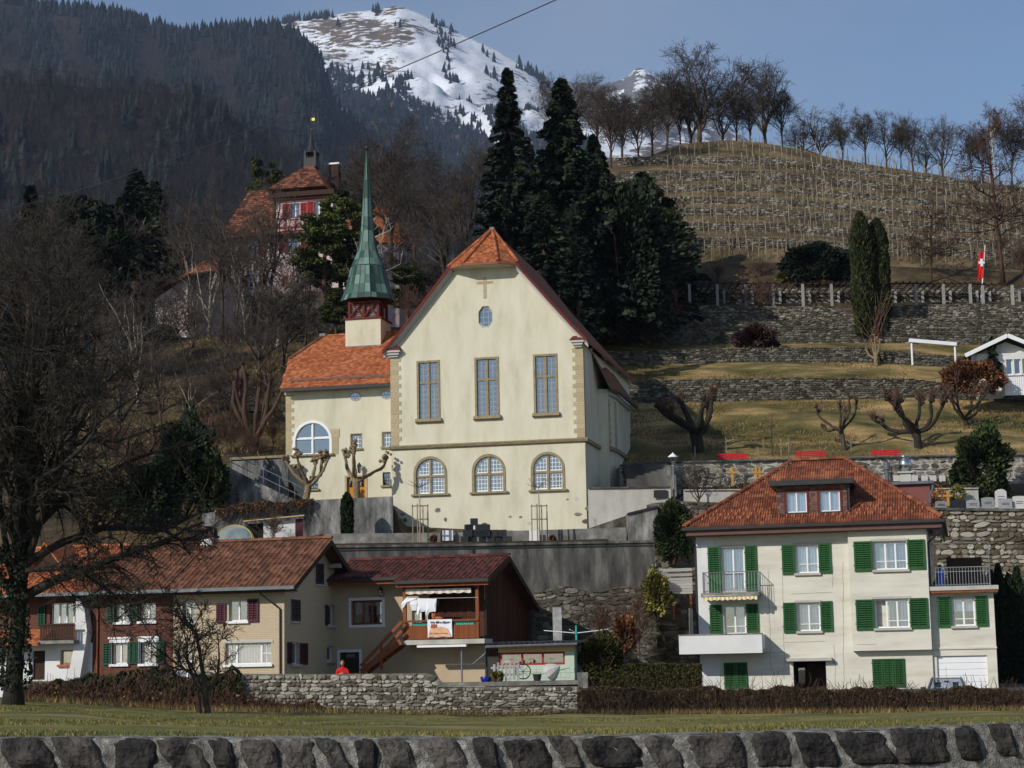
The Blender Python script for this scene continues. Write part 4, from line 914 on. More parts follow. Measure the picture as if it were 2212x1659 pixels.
# wing quoins and the sandstone piers by the big window
for zt_, zb_ in ((AWg(618, 848).z, AWg(618, 985).z),):
 N = 16; hh = (zt_ - zb_) / N
 for i in range(N): boxobj('quoin', CH, 'sandstone', wl - 0.02, wl + (0.48 if i % 2 else 0.3), KW - 0.022, KW + 0.3, zb_ + i * hh + 0.005, zb_ + (i + 1) * hh - 0.005)
q = RW((713, 926), (731, 981))
for k in range(3): boxobj('quoin', CH, 'sandstone', q[0], q[1] + (0.06 if k == 2 else 0), KW - 0.022 - 0.01 * (k == 2), KW, q[2] + k * (q[3] - q[2]) / 3, q[2] + (k + 1) * (q[3] - q[2]) / 3 - 0.008)
# wing roof
ke = KW - 0.55; kr = KW + 4.4
E0 = FC.at(605, 838, ke); E1 = FC.at(842, 829, ke); ez = (E0.z + E1.z) / 2; rz = (FC.at(698, 727, kr).z + FC.at(860, 717, kr).z) / 2
a0 = Vector((E0.x, ke, ez)); a1 = Vector((uL + 0.25, ke, ez)); b1 = Vector((uL + 1.6, kr, rz)); b0 = Vector((FC.at(698, 727, kr).x, kr, rz))
e1 = Vector((1, 0, 0)); e2 = (Vector((0, kr - ke, rz - ez))).normalized(); nrm = e1.cross(e2)
def on_plane(px, py):
 v = ray(px, py); o = FC.glob(a0); nw = FC.u * nrm.x + FC.n * nrm.y + Vector((0, 0, nrm.z)); return FC.loc(v * (o.dot(nw) / v.dot(nw)))
h0 = on_plane(624, 777)
mb = MB(); slab(mb, [a0, a1, b1, b0, h0], 0.16)
bk = Vector((b0.x, kr + 4.9, ez)); h0b = Vector((h0.x, kr + (kr - h0.y), h0.z)); a0b = Vector((a0.x, 2 * kr - ke, ez))
slab(mb, [b0, b1, Vector((b1.x, 2 * kr - ke, ez)), a0b, h0b], 0.16); mb.poly([h0, b0, h0b])
mb.cm = 1; mb.poly([Vector((wl, KW, wt)), h0 + Vector((.3, 0, -.3)), h0b + Vector((.3, 0, -.3)), Vector((wl, 2 * kr - KW, wt))])
mb.cm = 0
wrf = mb.build('wing_roof', ['tile_orange', 'church_plaster'], CH)
tiled(wrf, a0, e1, e2, [plane_st(a0, e1, e2, p) for p in (a0, a1, b1, b0, h0)], 0.185, 0.155, 'plain', 'tile_orange', 300, seed=8)
ridge_caps(wrf, h0, b0, 'tile_brown', 0.12, 0.34); ridge_caps(wrf, b0, b1, 'tile_orange', 0.10, 0.34)
boxobj('ridge_cap', wrf, 'lead_flash', b0.x - 0.2, b0.x + 0.16, b0.y - 0.14, b0.y + 0.14, b0.z, b0.z + 0.16)
mb = MB(); mb.box(a0.x + 0.1, uL, ke - 0.12, ke + 0.02, ez - 0.2, ez - 0.02); mb.box(a0.x + 0.25, uL, ke + 0.02, KW, wt - 0.03, wt + 0.05); mb.build('gutter', 'gutter_dark', wrf)
mb = MB(); mb.box(wl - 0.05, uL, KW - 0.12, KW - 0.002, wt - 0.2, wt - 0.03); mb.build('cornice', 'church_plaster', CH)
sg_ = MB(); p0 = a0 + e1 * 0.35 + e2 * 0.75 + nrm * 0.14; p1 = Vector((uL - 0.1, p0.y, p0.z)); sg_.tube([p0, p1], 0.022, 5); sg_.tube([p0 - e2 * 0.14, p1 - e2 * 0.14], 0.022, 5); sg_.build('snow_guard', 'gutter_grey', wrf)
# choir roof (in shade on the right)
mb = MB(); top = Vector((-0.9, 8.5, zch + 3.2)); cpe = [Vector((0.02, 2.6, zch + 1.9)), Vector((0.75, 4.0, zch)), Vector((D2.x + 0.35, D2.y - 0.3, zch)), Vector((D3.x + 0.4, D3.y, zch)), Vector((D3.x + 0.4, 12.5, zch))]
for a, b in zip(cpe[:-1], cpe[1:]): mb.poly([a, b, top])
crf = mb.build('choir_roof', 'tile_old', CH)
eb = MB()
for a, b in zip(cpe[1:-1], cpe[2:]): eb.beam(a - Vector((0, 0, .08)), b - Vector((0, 0, .08)), 0.16, 0.14)
eb.build('gutter', 'gutter_dark', crf)
eb = MB()
for a, b in zip(cp[1:4], cp[2:5]): eb.beam((a[0] + .06, a[1], zch - 0.22), (b[0] + .06, b[1], zch - 0.22), 0.18, 0.25)
eb.build('choir_cornice', 'frame_grey', CH)
dd = Vector((D2.x - 0.55, D2.y - 4.6, 0)).normalized()
for j, (s0_, sgn) in enumerate((((0.55, 4.6), 1), ((D2.x, D2.y), -1))):
 N = 13; hh = (zch - 0.5 - zs_ - 0.15) / N; nn = Vector((dd.y, -dd.x, 0))
 for i in range(N):
  L = 0.5 if i % 2 else 0.34; p = Vector((s0_[0], s0_[1], zs_ + 0.15 + i * hh)); q = p + dd * L * sgn; mbq = MB()
  mbq.prism([p + nn * 0.02, q + nn * 0.02, q + nn * 0.02 + Vector((0, 0, hh - 0.01)), p + nn * 0.02 + Vector((0, 0, hh - 0.01))], -nn * 0.03); mbq.build('quoin', 'sandstone', CH)
# ---- turret, belfry, spire
f0 = on_plane(*ZT(1080, 1240)); f1 = on_plane(*ZT(1610, 1200)); kt = (f0.y + f1.y) / 2
tr = FC.rect(ZT(1070, 800), ZT(1612, 1215), kt); tx0, tx1, tz0, tz1 = tr; tw = tx1 - tx0; tcx = (tx0 + tx1) / 2; tcy = kt + tw / 2
mb = MB(); mb.box(tx0, tx1, kt, kt + tw, tz0 - 2.5, tz1); tb = mb.build('turret_base', 'church_plaster', CH)
mb = MB(); mb.box(tx0 - 0.04, tx1 + 0.04, kt - 0.05, kt - 0.003, tz0 - 0.32, tz0 + 0.02); mb.build('flashing', 'lead_flash', tb)
mb = MB(); mb.box(tx0 - 0.08, tx1 + 0.08, kt - 0.08, kt + tw + 0.08, tz1 + 0.002, tz1 + 0.1); mb.build('coping', 'red_brown_paint', tb)
bz0 = tz1 + 0.1; bz1 = FC.at(*ZT(1340, 520), kt).z; bi = 0.13
bfe = MB(); bfe.box(tx0 + bi, tx1 - bi, kt + bi, kt + tw - bi, bz1 - 0.1, bz1 + 0.02); bfo = bfe.build('belfry', 'red_brown_paint', CH)
for sx in (tx0 + bi, tcx - 0.07, tx1 - bi - 0.14):
 for sy in (kt + bi, tcy - 0.07, kt + tw - bi - 0.14):
  if not (sx == tcx - 0.07 and sy == tcy - 0.07): boxobj('post', bfo, 'red_brown_paint', sx, sx + 0.14, sy, sy + 0.14, bz0, bz1 - .1)
bf = MB()
hm = bz1 - bz0
for (xa, xb) in ((tx0 + bi + 0.14, tcx - 0.07), (tcx + 0.07, tx1 - bi - 0.14)):
 bf.beam((xa, kt + bi + 0.05, bz0 + 0.12 * hm), ((xa + xb) / 2, kt + bi + 0.05, bz0 + 0.6 * hm), 0.1, 0.09, (0, 1, 0)); bf.beam((xb, kt + bi + 0.05, bz0 + 0.12 * hm), ((xa + xb) / 2, kt + bi + 0.05, bz0 + 0.6 * hm), 0.1, 0.09, (0, 1, 0))
 bf.beam(((xa + xb) / 2, kt + bi + 0.06, bz0 + 0.55 * hm), (xa, kt + bi + 0.06, bz1), 0.1, 0.09, (0, 1, 0)); bf.beam(((xa + xb) / 2, kt + bi + 0.06, bz0 + 0.55 * hm), (xb, kt + bi + 0.06, bz1), 0.1, 0.09, (0, 1, 0))
stuff(bf.build('braces', 'red_brown_paint', bfo))
lb = MB()
for i in range(9):
 z = bz0 + hm * (i + 0.3) / 9; lb.box(tx0 + bi + 0.05, tx1 - bi - 0.05, kt + bi + 0.16, kt + bi + 0.2, z, z + 0.05); lb.box(tx1 - bi - 0.2, tx1 - bi - 0.16, kt + bi + 0.2, kt + tw - bi - 0.2, z, z + 0.05)
lb.build('louvres', 'wood_grey', bfo)
ib = MB(); ib.box(tx0 + bi + 0.25, tx1 - bi - 0.25, kt + bi + 0.3, kt + tw - bi - 0.3, bz0, bz1 + 0.1); ib.build('bell_chamber', 'painted_dark', bfo)
sp = MB(); sp.userr = True; ppm = FPX / FC.glob((tcx, tcy, bz1)).y
spx = 0.0; prf = [(652, 55), (640, 50), (620, 43.5), (600, 38.5), (580, 34.5), (578, 33), (562, 27), (545, 20.5), (525, 16), (500, 13.2), (470, 11), (430, 8.4), (390, 5.8), (350, 3.4), (326, 1.6)]
zP = lambda y: FC.loc(P(790, y, FC.glob((tcx, tcy, 0)).y)).z
rings = [(w_ / ppm * 1.02, zP(y)) for y, w_ in prf]; rs_ = random.Random(3)
def octv(r_, z, k, rot=math.pi / 8): return (tcx + r_ / math.cos(math.pi / 8) * math.cos(rot + k * math.pi / 4), tcy + r_ / math.cos(math.pi / 8) * math.sin(rot + k * math.pi / 4), z)
for i in range(len(rings) - 1):
 for k in range(8):
  nsub = 3 if i < 5 else (2 if i < 9 else 1)
  for q in range(nsub):
   t0, t1_ = q / nsub, (q + 1) / nsub; sp.cr = rs_.random()
   A0, A1, B0, B1 = [Vector(octv(*x)) for x in ((*rings[i], k), (*rings[i], k + 1), (*rings[i + 1], k), (*rings[i + 1], k + 1))]
   sp.poly([A0.lerp(A1, t0), A0.lerp(A1, t1_), B0.lerp(B1, t1_), B0.lerp(B1, t0)])
spo = sp.build('spire', 'copper', CH)
un = MB(); un.poly([octv(rings[0][0], rings[0][1] - 0.01, 7 - k) for k in range(8)]); un.build('soffit', 'wood_dark', spo)
se = MB()
for k in range(8):
 for q in range(3):
  ln = []
  for i in range(6 if q else len(rings)):
   A0 = Vector(octv(*rings[i], k)); A1 = Vector(octv(*rings[i], k + 1)); ln.append(A0.lerp(A1, q / 3))
  se.tube(ln, 0.02, 4)
se.tube([octv(rings[5][0] + 0.02, rings[5][1], k) for k in range(9)], 0.03, 4)
se.build('standing_seams', 'copper_seam', spo)
fb = MB(); ztp = rings[-1][1]; fb.lathe([(0.03, 0), (0.09, 0.06), (0.14, 0.16), (0.13, 0.24), (0.05, 0.27)], 10, (tcx, tcy, ztp)); fb.tube([(tcx, tcy, ztp - 0.1), (tcx, tcy, ztp + 1.1)], 0.025, 5)
for k in range(6): a_ = k * math.pi / 3; fb.tube([(tcx, tcy, ztp + 0.24), (tcx + 0.2 * math.cos(a_), tcy + 0.2 * math.sin(a_), ztp + 0.42)], 0.012, 4)
fb.build('finial', 'metal_dark', CH)
# ------------------------------------------------------------------ the house with green shutters
def text_mesh(txt, size, mat, parent, name, loc, rot=(math.pi / 2, 0, 0), bold=0.0):
 cu = bpy.data.curves.new(name, 'FONT'); cu.body = txt; cu.size = size; cu.extrude = 0.003; cu.offset = bold; cu.align_x = 'CENTER'
 tmp = bpy.data.objects.new(name + '_tmp', cu); COL.objects.link(tmp); dg = bpy.context.evaluated_depsgraph_get()
 me = bpy.data.meshes.new_from_object(tmp.evaluated_get(dg)); bpy.data.objects.remove(tmp); bpy.data.curves.remove(cu)
 me.materials.clear(); me.materials.append(MAT[mat]); o = link(name, me, parent); o.location = loc; o.rotation_euler = rot; return o
FH = Frame(2017, 1490, 90, 13)
HS = FH.thing('shuttered_house', 'cream three storey house with green louvred shutters, hipped tile roof and a wide dormer', 'house')
R3_ = lambda a, b, k=0.0: FH.rect(Z3(*a), Z3(*b), k)
KB = -0.40; KA = 0.12
hl = (FH.at(1500, 1180).x + FH.at(1517, 1480).x) / 2; bl = (FH.at(*Z3(1087, 300), KB).x + FH.at(*Z3(1112, 900), KB).x) / 2; br = 0.0
zb = -1.2; zt = (FH.at(*Z3(100, 160), 0).z + FH.at(*Z3(1000, 125), 0).z) / 2 + 0.15
W_ = {}
for nm, a, b, k in (('d1', (275, 243), (420, 525), 0), ('w1', (747, 226), (893, 408), 0), ('w2', (1247, 203), (1461, 386), KB), ('d2', (288, 615), (428, 800), 0), ('w3', (760, 597), (905, 780), 0),
     ('w4', (1257, 573), (1475, 760), KB), ('w5', (1752, 565), (1897, 747), KA), ('g1', (288, 982), (440, 1150), 0), ('en', (735, 975), (945, 1200), 0), ('g2', (1240, 958), (1450, 1140), 0), ('ga', (1658, 938), (1980, 1190), KA)): W_[nm] = R3_(a, b, k)
mb = MB(); wall_grid(mb, hl, br, zb, zt, [W_[n] for n in ('d1', 'w1', 'd2', 'w3', 'g1', 'en', 'g2')], 0, 0.2)
wr_ = FH.at(*Z3(2030, 800), KA).x; annz = FH.at(*Z3(1800, 520), KA).z
mb.poly([(hl, 0, zb), (hl, 0, zt), (hl, 10, zt), (hl, 10, zb)]); mb.poly([(br, 0, zb), (br, 10, zb), (br, 10, zt), (br, 0, zt)]); mb.poly([(hl, 10, zb), (hl, 10, zt), (br, 10, zt), (br, 10, zb)])
mb.build('wall', 'house_plaster', HS)
zbay = FH.at(*Z3(1400, 903), KB).z
mb = MB(); wall_grid(mb, bl, br, zbay, zt, [W_['w2'], W_['w4']], KB, 0.2)
mb.poly([(bl, KB, zbay), (bl, KB, zt), (bl, 0, zt), (bl, 0, zbay)]); mb.poly([(br, KB, zbay), (br, 0, zbay), (br, 0, zt), (br, KB, zt)]); mb.poly([(bl, KB, zbay), (bl, 0, zbay), (br, 0, zbay), (br, KB, zbay)])
mb.build('bay', 'house_plaster', HS)
mb = MB(); wall_grid(mb, br + 0.003, wr_, zb, annz, [W_['w5'], W_['ga']], KA, 0.2); mb.poly([(wr_, KA, zb), (wr_, 7, zb), (wr_, 7, annz), (wr_, KA, annz)]); mb.poly([(br, KA, annz), (wr_, KA, annz), (wr_, 7, annz), (br, 7, annz)])
q = FH.at(*Z3(1800, 888), KA).z; mb.box(br + 0.01, wr_ + 0.03, KA - 0.06, KA - 0.002, q - 0.06, q + 0.02); mb.build('annex', 'house_plaster', HS)
mb = MB(); q = R3_((97, 155), (237, 1150), 0); mb.box(hl - 0.012, q[1], -0.03, -0.003, zb, zt - 0.02); mb.box(q[1] + 0.003, R3_((97, 950), (262, 1150))[1], -0.028, -0.003, zb, FH.at(*Z3(200, 950)).z); mb.build('painted_strip', 'white_plaster', HS)
cb2 = [(0.05, 0.95, 0.05, 0.97, 'curtain_blue')]; cw = [(0.05, 0.95, 0.03, 0.97, 'curtain')]
window(HS, W_['d1'], 0, 2, [0.42], 0.07, cur=cb2, sill=None, lintel='concrete_pale', name='balcony_door'); window(HS, W_['w1'], 0, 2, [0.3], cur=cw, lintel='concrete_pale')
window(HS, W_['w2'], KB, 3, [0.28], cur=[(0.62, 0.98, 0.04, 0.97, 'curtain_blue'), (0.55, 0.66, 0.04, 0.97, 'curtain_blue')], lintel='concrete_pale')
window(HS, W_['d2'], 0, 2, [0.25], sill=None, cur=[(0.6, 0.95, 0.0, 0.95, 'curtain_blue')], name='balcony_door'); window(HS, W_['w3'], 0, 2, [0.22], cur=cb2[:1], lintel='concrete_pale')
window(HS, W_['w4'], KB, 3, [0.22], openl=0, cur=[(0.66, 0.98, 0.05, 0.97, 'curtain_blue'), (0.5, 0.58, 0.05, 0.97, 'curtain_blue')], lintel='concrete_pale')
window(HS, W_['w5'], KA, 2, [0.22], cur=[(0.04, 0.96, 0.52, 0.95, 'curtain')], lintel='concrete_pale')
for a, b, k, pn in (((187, 240), (268, 533), 0, .38), ((425, 232), (500, 523), 0, .38), ((660, 228), (743, 418), 0, 0), ((895, 217), (975, 410), 0, 0), ((1122, 205), (1240, 398), KB, 0), ((1465, 193), (1578, 385), KB, 0),
     ((198, 612), (277, 800), 0, 0), ((432, 605), (510, 790), 0, 0), ((670, 598), (752, 793), 0, 0), ((908, 588), (985, 783), 0, 0), ((1135, 578), (1252, 775), KB, 0), ((1480, 568), (1597, 763), KB, 0), ((1660, 562), (1745, 757), KA, 0), ((1903, 555), (1980, 750), KA, 0)):
 shutter(HS, R3_(a, b, k), k, 'shutter_green', pn)
for nm, n in (('g1', 2), ('g2', 3)):
 a, b, c, d = W_[nm]
 boxobj('blind_back', HS, 'painted_dark', a, b, 0.19, 0.2, c, d)
 for i in range(n): shutter(HS, (a + (b - a) * i / n + 0.01, a + (b - a) * (i + 1) / n - 0.01, c, d), 0.02 - 0.01 * i, 'shutter_green')
# entrance
a, b, c, d = W_['en']; mb = MB(); mb.cm = 1; mb.add([(a, .2, c), (b, .2, c), (b, .2, d), (a, .2, d), (a, 1.6, c), (b, 1.6, c), (b, 1.6, d), (a, 1.6, d)], [(4, 5, 6, 7), (0, 4, 7, 3), (1, 2, 6, 5), (3, 7, 6, 2)])
mb.cm = 0; lt = R3_((692, 953), (982, 972)); mb.box(lt[0], lt[1], -0.35, 0.0, lt[2], lt[3]); en = mb.build('entrance', ['concrete_pale', 'painted_dark'], HS)
mb = MB(); mb.box(a + (b - a) * .32, b - 0.1, 1.4, 1.46, c, d - 0.1); mb.build('front_door', 'wood_dark', en); boxobj('pane', en, 'window_glass', a + .1, a + (b - a) * .28, 1.4, 1.42, c + .5, d - .3)
q = FH.at(*Z3(988, 981)); text_mesh('16', 0.17, 'print_dark', HS, 'house_number', (q.x, -0.01, q.z - 0.06))
# garage door of separate panels
a, b, c, d = W_['ga']; N = 6
gd = MB(); gd.box(a - 0.02, a + 0.03, KA + 0.1, KA + 0.16, c, d); gd.box(b - 0.03, b + 0.02, KA + 0.1, KA + 0.16, c, d); gd.box(a + 0.03, b - 0.03, KA + 0.1, KA + 0.16, d - 0.03, d + 0.02); gdo = gd.build('garage_door', 'white_paint', HS)
for i in range(N): boxobj('panel', gdo, 'white_paint', a + 0.03, b - 0.03, KA + 0.11, KA + 0.15, c + (d - .03 - c) * i / N + 0.006, c + (d - .03 - c) * (i + 1) / N - 0.006)
# balconies
def railing(parent, pts, z0_, z1_, step=0.13, mat='metal_grey', r=0.012, name='railing'):
 rb = MB(); rb.tube([(x, y, z1_) for x, y in pts], 0.022, 5); rb.tube([(x, y, z0_ + 0.08) for x, y in pts], 0.015, 4); o = rb.build(name, mat, parent)
 bk = MB()
 for (xa, ya), (xb, yb) in zip(pts[:-1], pts[1:]):
  L = math.hypot(xb - xa, yb - ya); n = max(1, int(L / step))
  for i in range(n + 1): t = i / n; bk.tube([(xa + (xb - xa) * t, ya + (yb - ya) * t, z0_), (xa + (xb - xa) * t, ya + (yb - ya) * t, z1_)], r, 4, cap=False)
 bo = bk.build('balusters', mat, o); return o
s1 = FH.rect(Z3(140, 537), Z3(515, 556), -0.95); mb = MB(); mb.box(s1[0], s1[1], -1.0, -0.002, s1[2] - 0.02, s1[3] + 0.03)
b1_ = mb.build('balcony', 'concrete', HS); rl = FH.rect(Z3(148, 402), Z3(507, 540), -0.95)
railing(b1_, [(rl[0], -0.03), (rl[0] + 0.03, -0.93), (rl[1] - 0.03, -0.93), (rl[1], -0.03)], s1[3] + 0.03, rl[3])
def valance(parent, u0, u1, y, z_top, drop, m1, m2, n, lip=0.06, name='awning'):
 mb = MB()
 for i in range(n * 2):
  mb.cm = i % 2; a = u0 + (u1 - u0) * i / (2 * n); b = u0 + (u1 - u0) * (i + 1) / (2 * n)
  lo = [z_top - drop - lip * abs(math.sin((x - u0) / (u1 - u0) * n * math.pi * 0.75)) for x in (a, (a + b) / 2, b)]
  mb.add([(a, y, z_top), (b, y, z_top), (b, y, lo[2]), ((a + b) / 2, y, lo[1]), (a, y, lo[0])], [(0, 1, 2, 3, 4)])
 mb.cm = 2; mb.box(u0, u1, y - 0.02, y + 0.05, z_top, z_top + 0.04); return mb.build(name, [m1, m2, 'white_paint'], parent)
av_ = FH.rect(Z3(155, 545), Z3(502, 590), -0.9); valance(HS, av_[0], av_[1], -0.98, av_[3] - 0.06, 0.16, 'awning_yellow', 'awning_white', 13)
p2_ = FH.rect(Z3(0, 805), Z3(533, 925), -1.5); mb = MB(); mb.box(p2_[0], p2_[1], -1.55, -1.43, p2_[2], p2_[3]); mb.box(p2_[0], p2_[0] + .12, -1.43, 0.6, p2_[2], p2_[3]); mb.box(p2_[1] - .12, p2_[1], -1.43, -0.002, p2_[2], p2_[3]); mb.box(p2_[0], p2_[1], -1.43, -0.002, p2_[2], p2_[2] + 0.2)
bw = mb.build('walled_balcony', 'white_plaster', HS); mb = MB(); mb.box(p2_[0] - .03, p2_[1] + .03, -1.58, -1.4, p2_[3] + .002, p2_[3] + 0.05); mb.build('coping', 'concrete', bw)
q = FH.rect(Z3(72, 635), Z3(108, 800), -0.7); mb = MB(); mb.box(q[0], q[0] + 0.04, -1.2, -0.1, q[2], q[3]); mb.build('wind_screen', 'gutter_grey', bw)
# annex terrace
s2 = FH.rect(Z3(1640, 490), Z3(2048, 518), -0.3); mb = MB(); mb.box(br + .005, s2[1], -0.35, 6.5, annz + 0.003, s2[3]); tr_ = mb.build('roof_terrace', 'concrete_pale', HS)
mb = MB(); mb.box(br + .01, s2[1] - .03, -0.3, KA - .003, annz - 0.12, annz); mb.build('fascia', 'wood_brown', tr_)
rl = FH.rect(Z3(1650, 370), Z3(1993, 487), 0.0); railing(tr_, [(br + .05, 0.0), (rl[1], 0.0), (rl[1], 5)], s2[3], rl[3])
tf = FH.at(*Z3(1990, 210), 0.0).z; mb = MB(); mb.tube([(rl[1], 0, s2[3]), (rl[1], 0, tf), (br + .05, 0, tf)], 0.03, 6); mb.tube([(rl[1], 0, tf - 1.3), (br + .05, 0, tf - 1.3)], 0.02, 5); mb.build('screen_frame', 'metal_grey', tr_)
mb = MB(); mb.box(br + .8, rl[1] - .3, 3.0, 3.05, s2[3], s2[3] + 1.45); mb.build('board_screen', 'wood_dark', tr_)
# roof
ke = -0.85; kr = 5.0
El = FH.at(1478, 1139, ke); Er = FH.at(2035, 1122, ke); ez = (El.z + Er.z) / 2; Rl = FH.at(1711, 998, kr); Rr = FH.at(1825, 995, kr); rz = (Rl.z + Rr.z) / 2
a0 = Vector((El.x, ke, ez)); a1 = Vector((Er.x, ke, ez)); r0 = Vector((Rl.x, kr, rz)); r1 = Vector((Rr.x, kr, rz)); c0 = Vector((El.x, 2 * kr - ke, ez)); c1 = Vector((Er.x, 2 * kr - ke, ez))
mb = MB(); mb.poly([a0, a1, r1, r0]); mb.poly([a1, c1, r1]); mb.poly([c1, c0, r0, r1]); mb.poly([c0, a0, r0]); mb.cm = 1
zs2 = ez - 0.06; mb.poly([(a0.x, ke, zs2), (c0.x, c0.y, zs2), (c1.x, c1.y, zs2), (a1.x, ke, zs2)]); mb.cm = 0
hr = mb.build('roof', ['tile_rust', 'white_plaster'], HS)
e1 = Vector((1, 0, 0)); e2 = Vector((0, kr - ke, rz - ez)).normalized(); nrm = e1.cross(e2)
def roof_hit(fr, o, n_, px, py):
 v = ray(px, py); og = fr.glob(o); nw = fr.u * n_.x + fr.n * n_.y + Vector((0, 0, n_.z)); return fr.loc(v * (og.dot(nw) / v.dot(nw)))
db = roof_hit(FH, a0, nrm, *Z6(1450, 657)); kd = db.y
dm = FH.rect(Z6(1112, 385), Z6(1790, 655), kd); hole = (dm[0] - a0.x + 0.1, dm[1] - a0.x - 0.1, (db - a0).dot(e2), (db - a0).dot(e2) + 2.2)
tiled(hr, a0, e1, e2, [plane_st(a0, e1, e2, p) for p in (a0, a1, r1, r0)], 0.235, 0.325, 'wave', 'tile_rust', 300, 0.0, 2, [hole])
n2 = (c1 - a1).normalized(); e2b = (r1 - (a1 + c1) / 2).normalized(); tiled(hr, a1, n2, e2b, [plane_st(a1, n2, e2b, p) for p in (a1, c1, r1)], 0.235, 0.325, 'wave', 'tile_rust', 0, 0.0, 3)
for p, q in ((a0, r0), (a1, r1), (r0, r1)): ridge_caps(hr, p + Vector((0, 0, .08)), q + Vector((0, 0, .08)), 'tile_rust', 0.125, 0.38)
mb = MB()
for x0, x1, y0, y1 in ((a0.x - .1, a1.x + .1, ke - .14, ke + .01), (a1.x - .01, a1.x + .13, ke + .01, c1.y), (a0.x - .13, a0.x + .01, ke + .01, c0.y)): mb.box(x0, x1, y0, y1, ez - 0.14, ez + 0.0)
gt = mb.build('gutter', 'gutter_dark', hr)
mb = MB(); mb.box(a0.x + .05, a1.x - .05, ke + .03, ke + .08, ez - 0.38, ez - 0.14); mb.box(a1.x - .1, a1.x - .05, ke + .08, c1.y - .1, ez - .38, ez - .14); mb.box(a0.x + .05, a0.x + .1, ke + .08, c0.y - .1, ez - .38, ez - .14); mb.box(a0.x + .1, a1.x - .1, ke + .08, 0.4, ez - .4, ez - .36); mb.build('fascia', 'clad_brown', hr)
mb = MB(); mb.tube([(a0.x, ke, ez - .1), (a0.x + .1, ke + .1, ez - .4), (hl - .06, -.05, ez - .85), (hl - .06, -.05, zb)], 0.05, 6); mb.tube([(a1.x, ke, ez - .1), (a1.x - .05, ke + .15, ez - .45), (br + .07, KA - .1, ez - 1.0), (br + .07, KA - .1, annz + .2)], 0.05, 6); mb.build('downpipe', 'gutter_dark', HS)
sgd = MB(); sgd.userr = True; rr_ = random.Random(3)
for i in range(34):
 for row, t in ((0, 0.62), (1, 1.0), (2, 1.4)):
  s_ = 0.8 + i * 0.36 + row * 0.12
  if s_ > (a1.x - a0.x) - 0.7 or (hole[0] - .3 < s_ < hole[1] + .3 and row > 0): continue
  p = a0 + e1 * s_ + e2 * t + nrm * 0.08; sgd.box(p.x - .02, p.x + .02, p.y - .03, p.y + .03, p.z - .02, p.z + 0.12)
stuff(sgd.build('snow_stops', 'tile_orange', hr))
# dormer
mb = MB(); dw = [FH.rect(Z6(1205, 460), Z6(1402, 652), kd), FH.rect(Z6(1525, 445), Z6(1722, 640), kd)]
dw = [(a, b, dm[2] + .06, dm[3] - .28) for a, b, c, d in dw]
wall_grid(mb, dm[0], dm[1], dm[2] - .3, dm[3], dw, kd, .12); yk = kd + (dm[3] - dm[2]) / (rz - ez) * (kr - ke) + .3
for sx in (dm[0], dm[1]): mb.poly([(sx, kd, dm[2] - .3), (sx, yk, dm[3]), (sx, kd, dm[3])])
dmo = mb.build('dormer', 'clad_brown', HS)
sh = MB(); sh.userr = True; rr_ = random.Random(6); zz = dm[2]; j = 0
while zz < dm[3] - .02:
 u = dm[0] - (j % 2) * 0.1
 while u < dm[1]:
  x0, x1 = max(u, dm[0]), min(u + .2, dm[1]); sh.cr = rr_.random()
  if x1 - x0 > .03 and not any(a - .08 < (x0 + x1) / 2 < b + .08 and c - .05 < zz + .05 < d + .08 for a, b, c, d in dw): sh.box(x0 + .004, x1 - .004, kd - .02, kd - .003, zz, min(zz + .125, dm[3]))
  u += .2
 zz += .135; j += 1
stuff(sh.build('shingles', 'clad_brown', dmo))
for i, r in enumerate(dw):
 window(HS, r, kd, 2, None, 0.06, cur=[(0.03, 0.97, 0.02, 0.98 - .1 * i, 'curtain')], rev=.06, sill='gutter_dark', name='dormer_window')
 a, b, c, d = r; mb = MB(); mb.box(a - .1, a, kd - .05, kd, c, d + .1); mb.box(b, b + .1, kd - .05, kd, c, d + .1); mb.box(a, b, kd - .05, kd, d, d + .1); mb.build('window_surround', 'red_brown_paint', HS)
ds = FH.rect(Z6(1088, 335), Z6(1848, 372), kd - .4); mb = MB(); mb.box(dm[0] - .3, dm[1] + .35, kd - .45, yk + 1.0, dm[3] + .003, dm[3] + .24); mb.build('dormer_roof', 'gutter_dark', dmo)
mb = MB(); mb.tube([(dm[1] + .1, kd - .1, dm[3]), (dm[1] + .1, kd - .1, dm[2])], .05, 6); mb.build('downpipe', 'gutter_dark', dmo)
# side dormer on the right hip, chimneys
q = FH.rect(Z7(930, 515), Z7(1310, 740), 4.0); mb = MB(); mb.box(q[0] - 1.5, q[1], 4.0, 8.0, q[2] - 1, q[3]); sd = mb.build('side_dormer', 'clad_red', HS)
mb = MB(); mb.box(q[0] - 1.6, q[1] + .18, 3.8, 8.2, q[3] + .002, q[3] + .14); mb.build('dormer_roof', 'lead_flash', sd)
mb = MB(); mb.tube([(q[1] + .16, 3.95, q[3]), (q[1] + .12, 3.95, q[3] - .3), (q[1] - .02, 3.93, q[3] - .55), (q[1] - .02, 3.93, q[2] + .2)], .06, 6); mb.build('downpipe', 'gutter_grey', sd)
q = FH.rect(Z7(1018, 405), Z7(1125, 490), 5.0); mb = MB(); mb.box(q[0], q[1], 5.0, 5.8, q[2] - 2.5, q[3]); mb.box(q[0] - .1, q[1] + .1, 4.9, 5.9, q[3], q[3] + .08); cn = mb.build('chimney', 'concrete_pale', HS)
cz = q[3] + .08; cxx = (q[0] + q[1]) / 2; mb = MB(); mb.lathe([(.22, 0), (.22, .12), (.36, .16), (.27, .62), (.2, .66), (.2, .72), (.34, .74), (.3, .8)], 14, (cxx, 5.4, cz)); mb.build('cowl', 'steel_shiny', cn, True)
